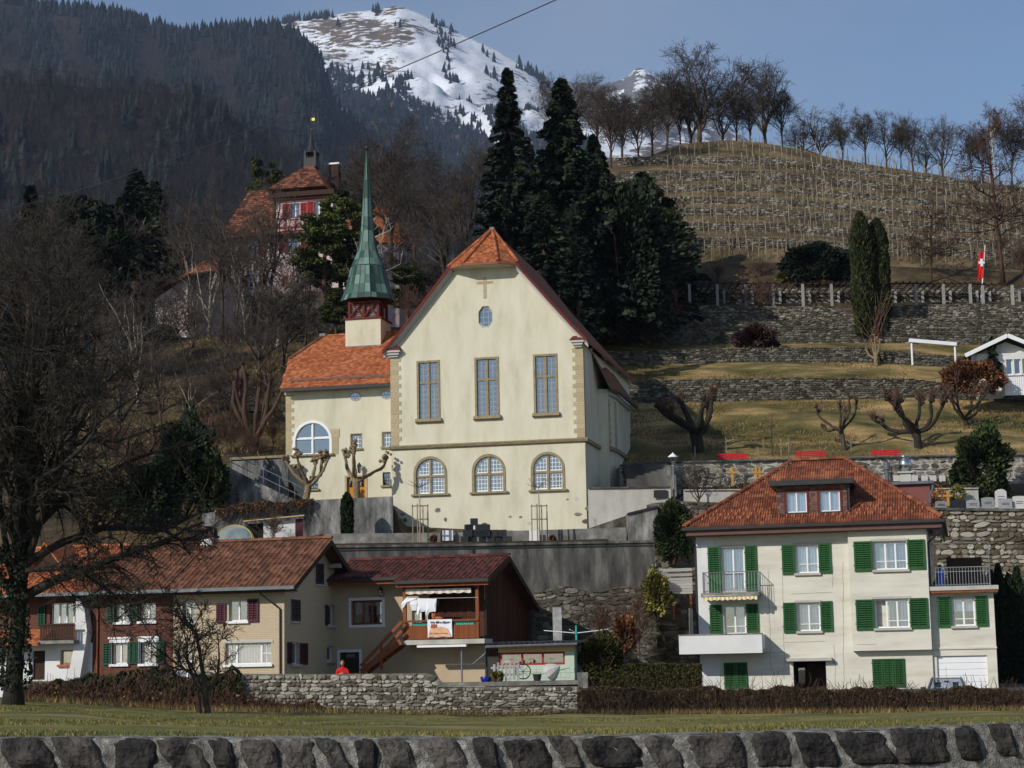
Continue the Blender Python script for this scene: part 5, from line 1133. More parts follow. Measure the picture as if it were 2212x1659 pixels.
q = FH.rect(Z7(868, 365), Z7(915, 480), 4.6); mb = MB(); mb.lathe([(.1, -1.2), (.1, .55), (.16, .56), (.16, .92), (.05, .96)], 10, ((q[0] + q[1]) / 2, 4.8, q[2])); mb.build('vent_pipe', 'gutter_grey', HS)
# thin cracks and climbing wires on the plaster
mb = MB()
for ln in (((572, 400), (580, 700), (585, 1000), (640, 1145)), ((985, 345), (988, 530)), ((988, 530), (665, 546)), ((1052, 340), (1055, 880), (1062, 1130)), ((665, 420), (673, 850), (676, 1140)), ((673, 853), (990, 845)), ((993, 870), (1000, 1000), (1000, 1150)), ((545, 917), (688, 917), (690, 1000)), ((1140, 866), (1290, 868)), ((600, 1050), (680, 1030))):
 pts = []
 for (xa, ya), (xb, yb) in zip(ln[:-1], ln[1:]):
  for i in range(6):
   t = i / 6; pp = FH.at(*Z3(xa + (xb - xa) * t, ya + (yb - ya) * t), KB if xa > 1100 and ya < 900 else 0); pts.append((pp.x + rr_.uniform(-.03, .03), pp.y - .004, pp.z))
 if len(pts) > 1: mb.tube(pts, 0.008, 4)
stuff(mb.build('cracks_and_vines', 'trim_stone', HS))
# things on the terraces and in front of the garage
q = FH.rect(Z3(1650, 382), Z3(1700, 490), 0.5); g = FH.glob(((q[0] + q[1]) / 2, .55, s2[3]))
BB = thing('plastic_barrel', 'blue plastic barrel behind the railing of the roof terrace', 'barrel', g); mb = MB(); h_ = q[3] - s2[3]; w_ = (q[1] - q[0]) / 2
mb.lathe([(w_ * .8, 0), (w_, .08), (w_, h_ * .3), (w_ * 1.05, h_ * .33), (w_, h_ * .36), (w_, h_ * .7), (w_ * 1.05, h_ * .73), (w_, h_ * .76), (w_ * .9, h_ * .9), (w_ * .6, h_)], 14); mb.build('drum', 'plastic_blue', BB, True); mb = MB(); mb.lathe([(w_ * .6, h_), (w_ * .62, h_ + .1), (w_ * .3, h_ + .2)], 12); mb.build('lid', 'shutter_dkgreen', BB)
def car(loc, rz, paint, label, L=4.3, W2=0.87, wagon=True):
 t = thing('parked_car', label, 'car', loc, rz); mb = MB()
 prof_ = [(-L / 2, .35), (-L / 2 - .02, .62), (-L / 2 + .15, .82), (-L / 2 + 1.0, .95), (L / 2 - .1, .97), (L / 2, .7), (L / 2 - .02, .35)]
 n = len(prof_); vs = []
 for sx, k in ((-1, 1), (1, 1)):
  for y, z in prof_: vs.append((sx * W2 * (1 if z < .9 else .96), y, z))
 mb.add(vs, [tuple(range(n)), tuple(range(2 * n - 1, n - 1, -1))] + [(i, i + n, (i + 1) % n + n, (i + 1) % n) for i in range(n)])
 rf = 1.46; y0_, y1_, y2_, y3_ = -L / 2 + .95, -L / 2 + 1.75, L / 2 - (.5 if wagon else 1.1), L / 2 - .12
 lo = [(-W2 * .95, y0_, .94), (W2 * .95, y0_, .94), (W2 * .95, y3_, .96), (-W2 * .95, y3_, .96)]; hi = [(-W2 * .72, y1_, rf), (W2 * .72, y1_, rf), (W2 * .72, y2_, rf), (-W2 * .72, y2_, rf)]
 mb.poly(hi)
 for i in range(4): mb.beam(lo[i], hi[i], .07, .09)
 for i in range(4): mb.beam(hi[i], hi[(i + 1) % 4], .08, .05)
 for s_ in (0, 1):
  a = Vector(lo[s_]).lerp(Vector(lo[3 - s_]), .45); b = Vector(hi[s_]).lerp(Vector(hi[3 - s_]), .42); mb.beam(a, b, .06, .1)
 bd = mb.build('body', paint, t)
 for nm, q in (('windscreen', (lo[0], lo[1], hi[1], hi[0])), ('rear_window', (lo[2], lo[3], hi[3], hi[2])), ('side_window', (lo[1], lo[2], hi[2], hi[1])), ('side_window', (lo[3], lo[0], hi[0], hi[3]))):
  g = MB(); g.poly(q); g.build(nm, 'window_glass', t)
 for sx in (-1, 1):
  for yy in (-L / 2 + .8, L / 2 - .75):
   w = MB(); N = 16; vs = []
   for x in (-.1, .1):
    for rr in (.32, .2): vs += [(x, rr * math.cos(2 * math.pi * k / N), rr * math.sin(2 * math.pi * k / N)) for k in range(N)]
   fs = []
   for k in range(N):
    k2 = (k + 1) % N; fs += [(k, k2, N + k2, N + k), (2 * N + k, 3 * N + k, 3 * N + k2, 2 * N + k2), (k, 2 * N + k, 2 * N + k2, k2)]
   w.add(vs, fs); wo_ = w.build('wheel', 'rubber', t); wo_.location = (sx * (W2 - .08), yy, .32)
   h = MB(); h.lathe([(.2, -.08), (.19, .08)], 12); ho = h.build('rim', 'metal_grey', wo_); ho.rotation_euler = (0, math.pi / 2, 0)
  m_ = MB(); m_.box(sx * (W2 + .03), sx * (W2 + .24), y0_ + .28, y0_ + .4, .98, 1.12); m_.box(sx * (W2 - .06), sx * (W2 + .05), y0_ + .32, y0_ + .38, 1.0, 1.06); m_.build('mirror', 'metal_dark', t)
  rl_ = MB(); rl_.tube([(sx * W2 * .7, y1_ + .1, rf), (sx * W2 * .7, y1_ + .15, rf + .07), (sx * W2 * .7, y2_ - .1, rf + .07), (sx * W2 * .7, y2_, rf)], .018, 5); rl_.build('roof_rail', 'metal_grey', t)
  hl_ = MB(); hl_.box(sx * W2 * .5, sx * W2 * .93, -L / 2 - .03, -L / 2 + .1, .6, .76); hl_.build('headlight', 'white_paint', t)
  st = MB(); st.box(sx * .38 - .24, sx * .38 + .24, y0_ + 1.0, y0_ + 1.15, .5, 1.05); st.box(sx * .38 - .13, sx * .38 + .13, y0_ + 1.02, y0_ + 1.13, 1.08, 1.3); st.build('seat', 'car_dark', t)
 am = MB(); am.tube([(0.0, y1_ + .1, rf), (0.0, y1_ + .22, rf + .5)], .006, 4); am.build('antenna', 'metal_dark', t); mi = MB(); mi.box(-.1, .1, y1_ + .02, y1_ + .06, rf - .16, rf - .09); mi.build('rear_view_mirror', 'metal_dark', t)
 return t
pc = P(*Z3(1725, 1160), 86.4); c = FH.at(*Z3(1725, 1084), -4.0); gz = FH.glob(c).z - 1.47
car((pc.x, 86.6, gz), -0.22, 'car_silver', 'silver car with roof rails parked before the white garage door')
pc = P(*Z1(1340, 1045), 86.0); car((pc.x - .6, 86.6, pc.z - 1.47), math.pi / 2 - 0.15, 'car_silver', 'pale car beside the cream brick house, half hidden by ivy', wagon=False)
# ------------------------------------------------------------------ terraced row: cream brick house, brown house, white house
def brick_mat(name, c1, c2, mort, bw, bh):
 m = bpy.data.materials.new(name); m.use_nodes = True; nt = m.node_tree; nd = nt.nodes; L = nt.links; bs = nd['Principled BSDF']; MAT[name] = m; bs.inputs['Roughness'].default_value = 0.8
 tc = nd.new('ShaderNodeTexCoord'); sx = nd.new('ShaderNodeSeparateXYZ'); cx = nd.new('ShaderNodeCombineXYZ'); ad = nd.new('ShaderNodeMath'); L.new(tc.outputs['Object'], sx.inputs[0]); L.new(sx.outputs[0], ad.inputs[0]); L.new(sx.outputs[1], ad.inputs[1]); L.new(ad.outputs[0], cx.inputs[0]); L.new(sx.outputs[2], cx.inputs[1])
 b = nd.new('ShaderNodeTexBrick'); b.inputs['Scale'].default_value = 1.0; b.inputs['Brick Width'].default_value = bw; b.inputs['Row Height'].default_value = bh; b.inputs['Mortar Size'].default_value = 0.008
 b.inputs['Color1'].default_value = c1; b.inputs['Color2'].default_value = c2; b.inputs['Mortar'].default_value = mort; L.new(cx.outputs[0], b.inputs['Vector']); L.new(b.outputs['Color'], bs.inputs['Base Color'])
 bp = nd.new('ShaderNodeBump'); bp.inputs['Strength'].default_value = 0.5; bp.inputs['Distance'].default_value = 0.01; bp.invert = True; L.new(b.outputs['Fac'], bp.inputs['Height']); L.new(bp.outputs[0], bs.inputs['Normal'])
brick_mat('brick_cream', S(190, 171, 142), S(197, 179, 150), S(172, 154, 127), 0.27, 0.085)
brick_mat('shingle_brown', S(92, 50, 34), S(106, 60, 42), S(64, 36, 26), 0.14, 0.12)
def solve_k(fr, px, py, x, a=2.0, b=9.0):
 for _ in range(40):
  m = (a + b) / 2
  if fr.at(px, py, m).x > x: a = m
  else: b = m
 return (a + b) / 2
FR = Frame(614, 1452, 88, 15)
kr = solve_k(FR, 716, 1164, 0.75, 2, 9); ke = -0.75
ez = FR.at(560, 1268, ke).z; rz = FR.at(716, 1164, kr).z; zb = -0.9
e1 = Vector((1, 0, 0)); e2 = Vector((0, kr - ke, rz - ez)).normalized(); kb = 2 * kr - ke
def row_roof(par, x0, x1, mat, nind, seed, verge=False, stag=0.0):
 mb = MB(); slab(mb, [(x0, ke, ez), (x1, ke, ez), (x1, kr, rz), (x0, kr, rz)], .14); slab(mb, [(x0, kr, rz), (x1, kr, rz), (x1, kb, ez), (x0, kb, ez)], .14); o = mb.build('roof', mat, par)
 tiled(o, (x0, ke, ez), e1, e2, [(0, 0), (x1 - x0, 0), (x1 - x0, (Vector((0, kr - ke, rz - ez))).length), (0, (Vector((0, kr - ke, rz - ez))).length)], 0.25, 0.30, 'pan', mat, nind, stag, seed)
 ridge_caps(o, (x0, kr, rz + .04), (x1, kr, rz + .04), mat, .13, .4)
 g = MB(); g.box(x0, x1 + .05, ke - .14, ke + .01, ez - .13, ez + .02); g.build('gutter', 'gutter_grey', o)
 f_ = MB(); f_.box(x0, x1 - .1, ke + .02, -0.002, ez - .22, ez - .16); f_.build('soffit', 'wood_dark', o)
 return o
R1_ = lambda a, b, k=0.0: FR.rect(Z1(*a), Z1(*b), k)
H1 = FR.thing('cream_brick_house', 'cream brick row house with brown tile roof and plum shutters', 'house')
xl = FR.at(*Z1(1110, 900)).x; zw = ez + 0.35
u1 = R1_((1468, 582), (1586, 716)); u2 = R1_((1170, 592), (1252, 722)); u3 = R1_((1445, 856), (1738, 994)); u4 = R1_((1182, 858), (1243, 966))
mb = MB(); wall_grid(mb, xl, 0, zb, zw - 0.5, [u1, u2, u3, u4], 0, .18)
FG = Frame(614, 1452, 88, 15 - 90)
G = lambda a, b: FG.rect(Z4(*a), Z4(*b))
g1 = G((1097, 445), (1168, 648)); g2 = G((862, 793), (943, 1003)); g3 = G((866, 1205), (945, 1415)); g4 = G((1207, 843), (1288, 1043)); g5 = G((1207, 1243), (1278, 1383))
wl_ = mb.build('wall', 'brick_cream', H1)
mb = MB(); gl = kb - .9; pk_ = kr; wall_grid(mb, 0, gl, zb, zw - .5, [g for g in (g2, g3, g4, g5) if g[3] < zw - .5], 0, .18)
g2ok = g2[3] < zw - .5
rs_l = (rz - ez) / (kr - ke)
zz = lambda y: ez + (y - ke) * rs_l - .15 if y < kr else rz - (y - kr) * rs_l - .15
c0 = max(zw - .5, zb); hs = [g for g in (g1, g2, g4) if g[3] >= zw - .5]
mb.poly([(0, 0, c0), (gl, 0, c0), (gl, 0, zz(gl)), (kr, 0, rz - .15), (0, 0, zz(0))])
go = mb.build('gable_wall', 'brick_cream', H1); go.rotation_euler.z = math.pi / 2
mb = MB(); mb.poly([(xl, 8, zb), (xl, 8, zw), (0, 8, zw), (0, 8, zb)]); mb.build('rear_wall', 'brick_cream', H1)
row1 = row_roof(H1, xl, 0.75, 'tile_brown', 300, 5, True)
mb = MB(); 
for x in (.6,):
 mb.prism([(x, ke, ez - .02), (x, kr, rz - .02), (x, kr, rz - .3), (x, ke, ez - .3)], (.16, 0, 0))
mb.build('verge_board', 'wood_dark', row1); mb = MB(); mb.prism([(.6, kr, rz - .02), (.6, kb, ez - .02), (.6, kb, ez - .3), (.6, kr, rz - .3)], (.16, 0, 0)); mb.build('verge_board', 'wood_dark', row1)
mb = MB(); mb.box(0.02, .62, kr - .1, kr + .1, rz - .5, rz - .32); mb.build('purlin', 'wood_dark', row1); mb = MB(); mb.box(0.02, .62, kr + 1.5, kr + 1.7, zz(kr + 1.6) - .35, zz(kr + 1.6) - .15); mb.build('purlin', 'wood_grey', row1)
window(H1, u1, 0, 2, None, .06, cur=None, sill='white_paint'); window(H1, u2, 0, 2, None, .06, sill='white_paint'); window(H1, u4, 0, 1, None, .05, 'frame_grey', sill='white_paint')
w = window(H1, u3, 0, 1, None, .07, cur=[(.02, .98, .02, .98, 'curtain')], sill='white_paint', name='picture_window', lintel='frame_grey')
a, b, c, d = u3; mb = MB()
for f_ in (.23, .77): x = a + (b - a) * f_; mb.box(x - .045, x + .045, .14, .2, c + .07, d - .07)
for f0, f1 in ((0, .23), (.77, 1)): mb.box(a + (b - a) * f0 + .05, a + (b - a) * f1 - .05, .15, .19, (c + d) / 2 - .02, (c + d) / 2 + .02); x = a + (b - a) * (f0 + f1) / 2; mb.box(x - .015, x + .015, .15, .19, c + .07, d - .07)
mb.build('glazing_bars', 'white_paint', w)
shutter(H1, R1_((1390, 603), (1450, 727)), 0, 'shutter_plum'); shutter(H1, R1_((1590, 572), (1660, 722)), 0, 'shutter_plum')
def on_gable(o): o.rotation_euler.z = math.pi / 2; return o
for g in (g1, g2): on_gable(shutter(H1, g, 0, 'shutter_grey')); 
for g in (g1, g2):
 a, b, c, d = g; mb = MB(); mb.box(a - .05, a, -.03, 0, c, d + .05); mb.box(b, b + .05, -.03, 0, c, d + .05); mb.box(a, b, -.03, 0, d, d + .05); mb.box(a - .1, b + .1, -.1, 0, c - .07, c); on_gable(mb.build('window_surround', 'frame_grey', H1))
for g in (g3, g4, g5):
 if g[3] < zw - .5: on_gable(window(H1, g, 0, 1, None, .06, sill='frame_grey', cur=[(.1, .9, .05, .95, 'curtain')] if g is g3 else None))
on_gable(shutter(H1, G((826, 1202), (864, 1412)), 0, 'shutter_plum')); on_gable(shutter(H1, G((948, 1212), (1015, 1420)), 0, 'shutter_plum')); on_gable(shutter(H1, G((1190, 843), (1206, 1043)), 0, 'shutter_grey'))
mb = MB(); q = R1_((1700, 520), (1805, 640)); mb.tube([(q[0], ke, ez - .08), (q[0] + .02, ke + .2, ez - .3), (-.18, -.06, q[2]), (-.18, -.06, zb)], .045, 6); mb.build('downpipe', 'gutter_dark', H1)
q = FR.rect(Z1(1295, 130), Z1(1385, 240), kr); mb = MB(); zz0 = rz - .3; ct = FR.at(*Z1(1340, 182), kr).z; mb.box(q[0] + .06, q[1] - .06, kr - .3, kr + .35, zz0, ct); ck = mb.build('chimney', 'white_plaster', H1)
mb = MB(); mb.box(q[0], q[1], kr - .38, kr + .43, ct, ct + .1)
for sx in (q[0] + .08, q[1] - .2):
 for sy in (kr - .3, kr + .22): mb.box(sx, sx + .12, sy, sy + .12, ct + .1, ct + .38)
mb.prism([(q[0] - .06, kr - .44, ct + .38), (q[1] + .06, kr - .44, ct + .38), ((q[0] + q[1]) / 2 + .1, kr - .1, ct + .56), ((q[0] + q[1]) / 2 - .1, kr - .1, ct + .56)], (0, .6, 0)); mb.build('chimney_cap', 'wood_dark', ck)
# brown shingled house
RA_ = lambda a, b, k=0.0: FR.rect(ZA(*a), ZA(*b), k)
H2 = FR.thing('brown_shingle_house', 'brown shingled row house with dark green shutters and white framed windows', 'house')
xm = FR.at(*ZA(1110, 1300)).x; v1 = RA_((1345, 1235), (1535, 1490)); v2 = RA_((1690, 1225), (1885, 1485)); v3 = RA_((1390, 765), (1555, 985)); v4 = RA_((1680, 755), (1870, 975))
mb = MB(); wall_grid(mb, xm, xl - .003, zb, zw - .4, [v1, v2, v3, v4], 0, .2); mb.build('wall', 'shingle_brown', H2); mb = MB(); mb.poly([(xm, 8, zb), (xm, 8, zw), (xl, 8, zw), (xl, 8, zb)]); mb.build('rear_wall', 'shingle_brown', H2)
row_roof(H2, xm - .3, xl - .003, 'tile_brown', 300, 6)
for v in (v1, v2):
 w = window(H2, v, 0, 2, None, .07, cur=[(.05, .95, .03, .97, 'curtain_blue')], sill='white_paint'); a, b, c, d = v
 mb = MB(); mb.box(a - .1, a, -.05, 0, c, d + .18); mb.box(b, b + .1, -.05, 0, c, d + .18); mb.box(a - .16, b + .16, -.1, 0, d + .18, d + .26); mb.box(a, b, -.05, 0, d, d + .18); mb.build('window_surround', 'white_paint', w)
for v in (v3, v4): window(H2, v, 0, 2, None, .07, sill='white_paint')
for a, b in (((1243, 1235), (1340, 1505)), ((1540, 1225), (1615, 1490)), ((1620, 1220), (1685, 1490)), ((1887, 1215), (1985, 1490)), ((1560, 760), (1660, 975)), ((1290, 775), (1380, 990))): shutter(H2, RA_(a, b), 0, 'shutter_dkgreen')
mb = MB(); q = RA_((1180, 700), (1200, 1600)); mb.tube([(q[0], -.05, ez), (q[0], -.06, zb)], .05, 6); mb.build('downpipe', 'wood_brown', H2)
# white house with buttress wall
H3 = FR.thing('white_row_house', 'white row house with a dark balcony and a sloping white buttress wall', 'house')
xw = FR.at(-60, 1400).x; dr_ = RA_((390, 1330), (540, 1680)); w5 = RA_((720, 1320), (885, 1495)); w6 = RA_((565, 750), (935, 1010)); zfl = FR.at(*ZA(700, 1240)).z
mb = MB(); wall_grid(mb, xw, xm - .003, zb, zfl, [dr_, w5], 0, .25); mb.build('wall', 'white_plaster', H3); mb = MB(); mb.poly([(xw, 8, zb), (xw, 8, zw), (xm, 8, zw), (xm, 8, zb)]); mb.build('rear_wall', 'white_plaster', H3)
mb = MB(); wall_grid(mb, xw, xm - .003, zfl + .003, zw - .4, [w6], .3, .2); mb.build('upper_wall', 'shingle_brown', H3)
window(H3, w5, 0, 1, None, .07, 'trim_stone', cur=[(.3, .95, .03, .97, 'curtain_blue')], sill='terracotta'); window(H3, w6, .3, 4, None, .06, cur=[(.1, .5, .03, .97, 'curtain')], sill=None)
shutter(H3, RA_((460, 775), (550, 1060), .3), .3, 'shutter_dkgreen')
a, b, c, d = dr_; mb = MB(); n = 6
dd_ = MB(); dd_.box(a, b, .14, .18, c, d); do = dd_.build('door', 'wood_dark', H3)
for i in range(n): boxobj('plank', do, 'wood_dark', a + (b - a) * i / n + .006, a + (b - a) * (i + 1) / n - .006, .12, .14, c, d)
boxobj('handle', do, 'metal_grey', a + .05, a + .15, .07, .12, c + 1.0, c + 1.04)
sl_ = RA_((480, 1205), (935, 1245), -.9); mb = MB(); mb.box(sl_[0], sl_[1] - .15, -1.0, -.003, sl_[2], sl_[3]); bl_ = mb.build('balcony', 'concrete', H3)
rt = FR.at(*ZA(700, 1010), -.95).z; mb = MB(); mb.box(sl_[0], sl_[1] - .15, -.98, -.93, rt - .05, rt + .03); mb.box(sl_[0], sl_[1] - .15, -.975, -.935, sl_[3] + .04, sl_[3] + .1); mb.build('rail', 'wood_dark', bl_)
N = int((sl_[1] - sl_[0] - .2) / .13)
for i in range(N): boxobj('slat', bl_, 'wood_dark', sl_[0] + .02 + i * .13, sl_[0] + .115 + i * .13, -.93, -.905, sl_[3] + .02, rt)
bt = [RA_((935, 655), (945, 660), -.4), 0]
p_ = lambda x, y: FR.at(*ZA(x, y), -.3)
mb = MB(); po = [p_(938, 655), p_(1040, 830), p_(1070, 1090), p_(1045, 1300), p_(985, 1650), p_(840, 1660), p_(890, 1400), p_(930, 1210)]; mb.prism([(p.x, -.5, p.z) for p in po], (0, .52, 0)); mb.build('buttress', 'white_plaster', H3)
row_roof(H3, xw, xm - .303, 'tile_orange', 300, 9, stag=0.5)
q = RA_((310, 1075), (525, 1250), -.5); mb = MB(); slab(mb, [(q[0] - 2, -1.1, q[2]), (sl_[0] - .02, -1.1, q[2]), (sl_[0] - .02, .28, q[3]), (q[0] - 2, .28, q[3])], .1); lr = mb.build('porch_roof', 'tile_orange', H3)
ee = Vector((0, 1.38, q[3] - q[2])).normalized(); tiled(lr, (q[0] - 2, -1.1, q[2]), e1, ee, [(0, 0), (sl_[0] - q[0] + 1.98, 0), (sl_[0] - q[0] + 1.98, Vector((0, 1.38, q[3] - q[2])).length), (0, Vector((0, 1.38, q[3] - q[2])).length)], .2, .2, 'plain', 'tile_orange', 120, seed=3)
dm_ = RA_((330, 100), (600, 390), 1.5); mb = MB(); d0 = 1.4; mb.prism([(dm_[0] + .5, d0, dm_[2]), (dm_[1] + .5, d0, dm_[2]), (dm_[1] + .5, d0, dm_[3] - .6), ((dm_[0] + dm_[1]) / 2 + .5, d0, dm_[3] + .2), (dm_[0] + .5, d0, dm_[3] - .6)], (0, 3, 0)); do_ = mb.build('dormer', 'wood_dark', H3)
mx_ = (dm_[0] + dm_[1]) / 2 + .5
for sg in (-1, 1):
 xo = mx_ + sg * ((dm_[1] - dm_[0]) / 2 + .25); zl = dm_[3] - .8; A_ = [(xo, d0 - .3, zl), (mx_, d0 - .3, dm_[3] + .26), (mx_, d0 + 3, dm_[3] + .26), (xo, d0 + 3, zl)]
 mb = MB(); mb.prism(A_ if sg > 0 else A_[::-1], (0, 0, -.08)); r_ = mb.build('dormer_roof', 'tile_orange', do_)
# ------------------------------------------------------------------ chalet with timber balcony
FK = Frame(1050, 1445, 92.3, 15)
RK = lambda a, b, k=0.0: FK.rect(Z5b(*a), Z5b(*b), k); RK4 = lambda a, b, k=0.0: FK.rect(Z4(*a), Z4(*b), k)
H4 = FK.thing('timber_chalet', 'tan house with maroon tile roof, brown plank gable and timber balcony', 'house')
zb = -1.2; kl = FK.at(722, 1350).x; kf = -1.35
krk = solve_k(FK, 1095, 1201, 0.5, 0.5, 9); ek = -0.9
ezk = FK.at(*Z4(1500, 590), ek).z; rzk = FK.at(1095, 1201, krk).z; slp = (rzk - ezk) / (krk - ek); kf2 = ek - .75
ezf = ezk - slp * .75; kbk = solve_k(FK, *Z5b(1650, 850), 0.55, 3, 16); ebz = FK.at(*Z5b(1650, 850), kbk).z
wd_ = RK4((1445, 800), (1742, 1035)); dk = RK4((1335, 1300), (1522, 1500)); xb0 = FK.at(*Z5b(280, 700), kf).x; zfl = RK((255, 1040), (1000, 1085), kf)
bd_ = RK((370, 760), (520, 1000)); wt_ = ezk + slp * .5
mb = MB(); wall_grid(mb, kl, 0, zb, wt_, [wd_, dk, bd_], 0, .2); mb.build('wall', 'tan_plaster', H4); mb = MB(); mb.poly([(kl, 9, zb), (kl, 9, wt_), (0, 9, wt_), (0, 9, zb)]); mb.build('rear_wall', 'tan_plaster', H4)
# plank facing behind the balcony
px0 = FK.at(*Z5b(540, 800)).x; n = int((-px0) / .17)
for i in range(n): boxobj('plank', H4, 'plank_brown', px0 + i * .17, px0 + i * .17 + .16, -.04 - .015 * (i % 2), -.003, zfl[3], wt_)
gp = MB(); N = 42; L_ = kbk - .5
for i in range(N):
 y0, y1 = i * L_ / N + .006, (i + 1) * L_ / N - .006; ym = (y0 + y1) / 2
 zt_ = (ezk + slp * (ym - ek) if ym < krk else rzk - (ym - krk) * (rzk - ebz) / (kbk - krk)) - .12
 boxobj('plank', H4, 'plank_brown', 0.0 + .003, .03 + .02 * (i % 2), y0, y1, zfl[2] - .6, zt_)
mb = MB(); mb.poly([(0, 0, zb), (0, L_, zb), (0, L_, ebz), (0, krk, rzk - .12), (0, 0, ezk)]); mb.build('gable_wall', 'tan_plaster', H4)
# roof
mb = MB(); xr = .62; xbl = xb0 - .25
slab(mb, [(kl, ek, ezk), (xr, ek, ezk), (xr, krk, rzk), (kl, krk, rzk)], .13); slab(mb, [(xbl, kf2, ezf), (xr, kf2, ezf), (xr, ek, ezk), (xbl, ek, ezk)], .13); slab(mb, [(kl, krk, rzk), (xr, krk, rzk), (xr, kbk, ebz), (kl, kbk, ebz)], .13)
rk_ = mb.build('roof', 'tile_maroon', H4); e2 = Vector((0, krk - ek, rzk - ezk)).normalized(); LL = Vector((0, krk - ek, rzk - ezk)).length; l2 = Vector((0, .75, ezk - ezf)).length
O = Vector((kl, kf2, ezf)); tiled(rk_, O, e1, e2, [(0, l2), (xbl - kl, l2), (xbl - kl, 0), (xr - kl, 0), (xr - kl, LL + l2), (0, LL + l2)], .24, .30, 'pan', 'tile_maroon', 300, 0.0, 12)
ridge_caps(rk_, (kl, krk, rzk + .04), (xr, krk, rzk + .04), 'tile_maroon', .12, .38)
mb = MB(); mb.box(kl, xbl - .1, ek - .14, ek, ezk - .13, ezk + .02); mb.box(xbl, xr + .05, kf2 - .14, kf2, ezf - .13, ezf + .02); mb.beam((xbl - .1, ek - .07, ezk - .05), (xbl, kf2 - .07, ezf - .05), .13, .14); mb.build('gutter', 'gutter_dark', rk_)
mb = MB(); mb.box(kl, xbl, ek + .02, ek + .07, ezk - .3, ezk - .13); mb.box(xbl, xr, kf2 + .02, kf2 + .07, ezf - .28, ezf - .13); mb.build('fascia', 'wood_brown', rk_)
for pa, pb in (((kf2, ezf), (krk, rzk)), ((krk, rzk), (kbk, ebz))):
 mb = MB(); mb.prism([(xr - .02, pa[0], pa[1] - .0), (xr - .02, pb[0], pb[1] - .0), (xr - .02, pb[0], pb[1] - .28), (xr - .02, pa[0], pa[1] - .28)], (.05, 0, 0)); mb.build('verge_board', 'wood_dark', rk_)
for ky in (krk + 1.6, krk + 3.4): mb = MB(); z_k = rzk - (ky - krk) * (rzk - ebz) / (kbk - krk); mb.box(0.03, xr - .02, ky, ky + .18, z_k - .36, z_k - .16); mb.build('purlin', 'wood_dark', rk_)
# window, door, lantern
window(H4, wd_, 0, 3, None, .09, 'wood_brown', cur=[(.1, .3, .45, .95, 'curtain'), (.75, .95, .4, .95, 'curtain')], sill=None)
for r, z0_ in ((wd_, None), (dk, 1)):
 a, b, c, d = r; mb = MB(); t = .13; mb.box(a - t, a, -.03, .1, c if z0_ else c - t, d + t); mb.box(b, b + t, -.03, .1, c if z0_ else c - t, d + t); mb.box(a, b, -.03, .1, d, d + t)
 if not z0_: mb.box(a, b, -.03, .1, c - t, c)
 mb.build('surround', 'white_paint', H4)
a, b, c, d = dk; mb = MB(); mb.box(a, b, .12, .18, c, d); do = mb.build('door', 'wood_dark', H4); boxobj('pane', do, 'window_glass', a + .3, b - .25, .1, .11, c + .9, d - .25); boxobj('handle', do, 'metal_grey', a + .1, a + .2, .05, .12, c + 1.0, c + 1.05)
window(H4, bd_, 0, 2, None, .07, 'white_paint', sill=None, name='balcony_door')
q = FK.at(*Z4(1747, 765)); lantern(H4, (q.x, -.3, q.z), 1.0); q = FK.at(*Z5b(640, 715), -.05); lantern(H4, (q.x, -.3, q.z), .9)
# balcony
mb = MB(); mb.box(zfl[0], zfl[1] + .35, kf - .05, -.003, zfl[2], zfl[3]); bk_ = mb.build('balcony', 'concrete_pale', H4)
zr = FK.at(*Z5b(600, 855), kf).z; pr = FK.at(*Z5b(990, 800), kf).x
for px in (xb0, pr - .05):
 mb = MB(); mb.box(px, px + .15, kf + .02, kf + .17, zfl[3], ezf - .1); mb.build('post', 'wood_brown', bk_)
mb = MB(); mb.box(xb0, pr + .1, kf - .05, kf + .1, zr - .06, zr + .03); mb.build('handrail', 'wood_brown', bk_)
zm = FK.at(*Z5b(600, 908), kf).z; mb = MB(); mb.box(xb0, pr + .1, kf + .0, kf + .05, zm - .1, zm - .02); mb.box(xb0, pr + .1, kf, kf + .05, zfl[3] + .1, zfl[3] + .18); mb.build('rail', 'wood_brown', bk_)
N = 40
for i in range(N): x = xb0 + (pr + .1 - xb0) * i / N; boxobj('slat', bk_, 'wood_brown', x, x + .085, kf - .03, kf - .001, zfl[3] + .03, zm + .03)
for a, b in ((375, 512), (768, 960)):
 u0, u1_ = FK.at(*Z5b(a, 885), kf).x, FK.at(*Z5b(b, 885), kf).x; mb = MB(); n = 40; vs = []
 for i in range(n + 1): x = u0 + (u1_ - u0) * i / n; y = kf + .07 + .015 * math.cos(i * math.pi / 2); vs += [(x, y, zm - .8), (x, y, zr - .07)]
 mb.add(vs, [(2 * i, 2 * i + 2, 2 * i + 3, 2 * i + 1) for i in range(n)]); mb.build('wind_guard', 'plastic_teal', bk_)
va = RK((305, 560), (935, 610), kf); valance(H4, va[0], va[1], kf + .02, va[3], .14, 'awning_cream', 'awning_white', 9, .05)
mb = MB(); mb.tube([(xb0 - .05, kf, FK.at(*Z5b(600, 640), kf).z), (pr + .1, kf, FK.at(*Z5b(600, 645), kf).z)], .008, 4); mb.build('clothes_line', 'white_paint', H4)
mb = MB(); q = FK.at(*Z5b(840, 1120), kf); mb.tube([(q.x, kf + .1, zb), (q.x, kf + .1, zfl[2])], .045, 8); mb.build('steel_post', 'metal_grey', H4)
mb = MB(); q = RK((425, 1090), (897, 1108), kf - .1); mb.box(q[0], q[1], kf - .25, kf - .02, q[2] - .02, q[3]); mb.build('tube_lamp', 'white_paint', H4)
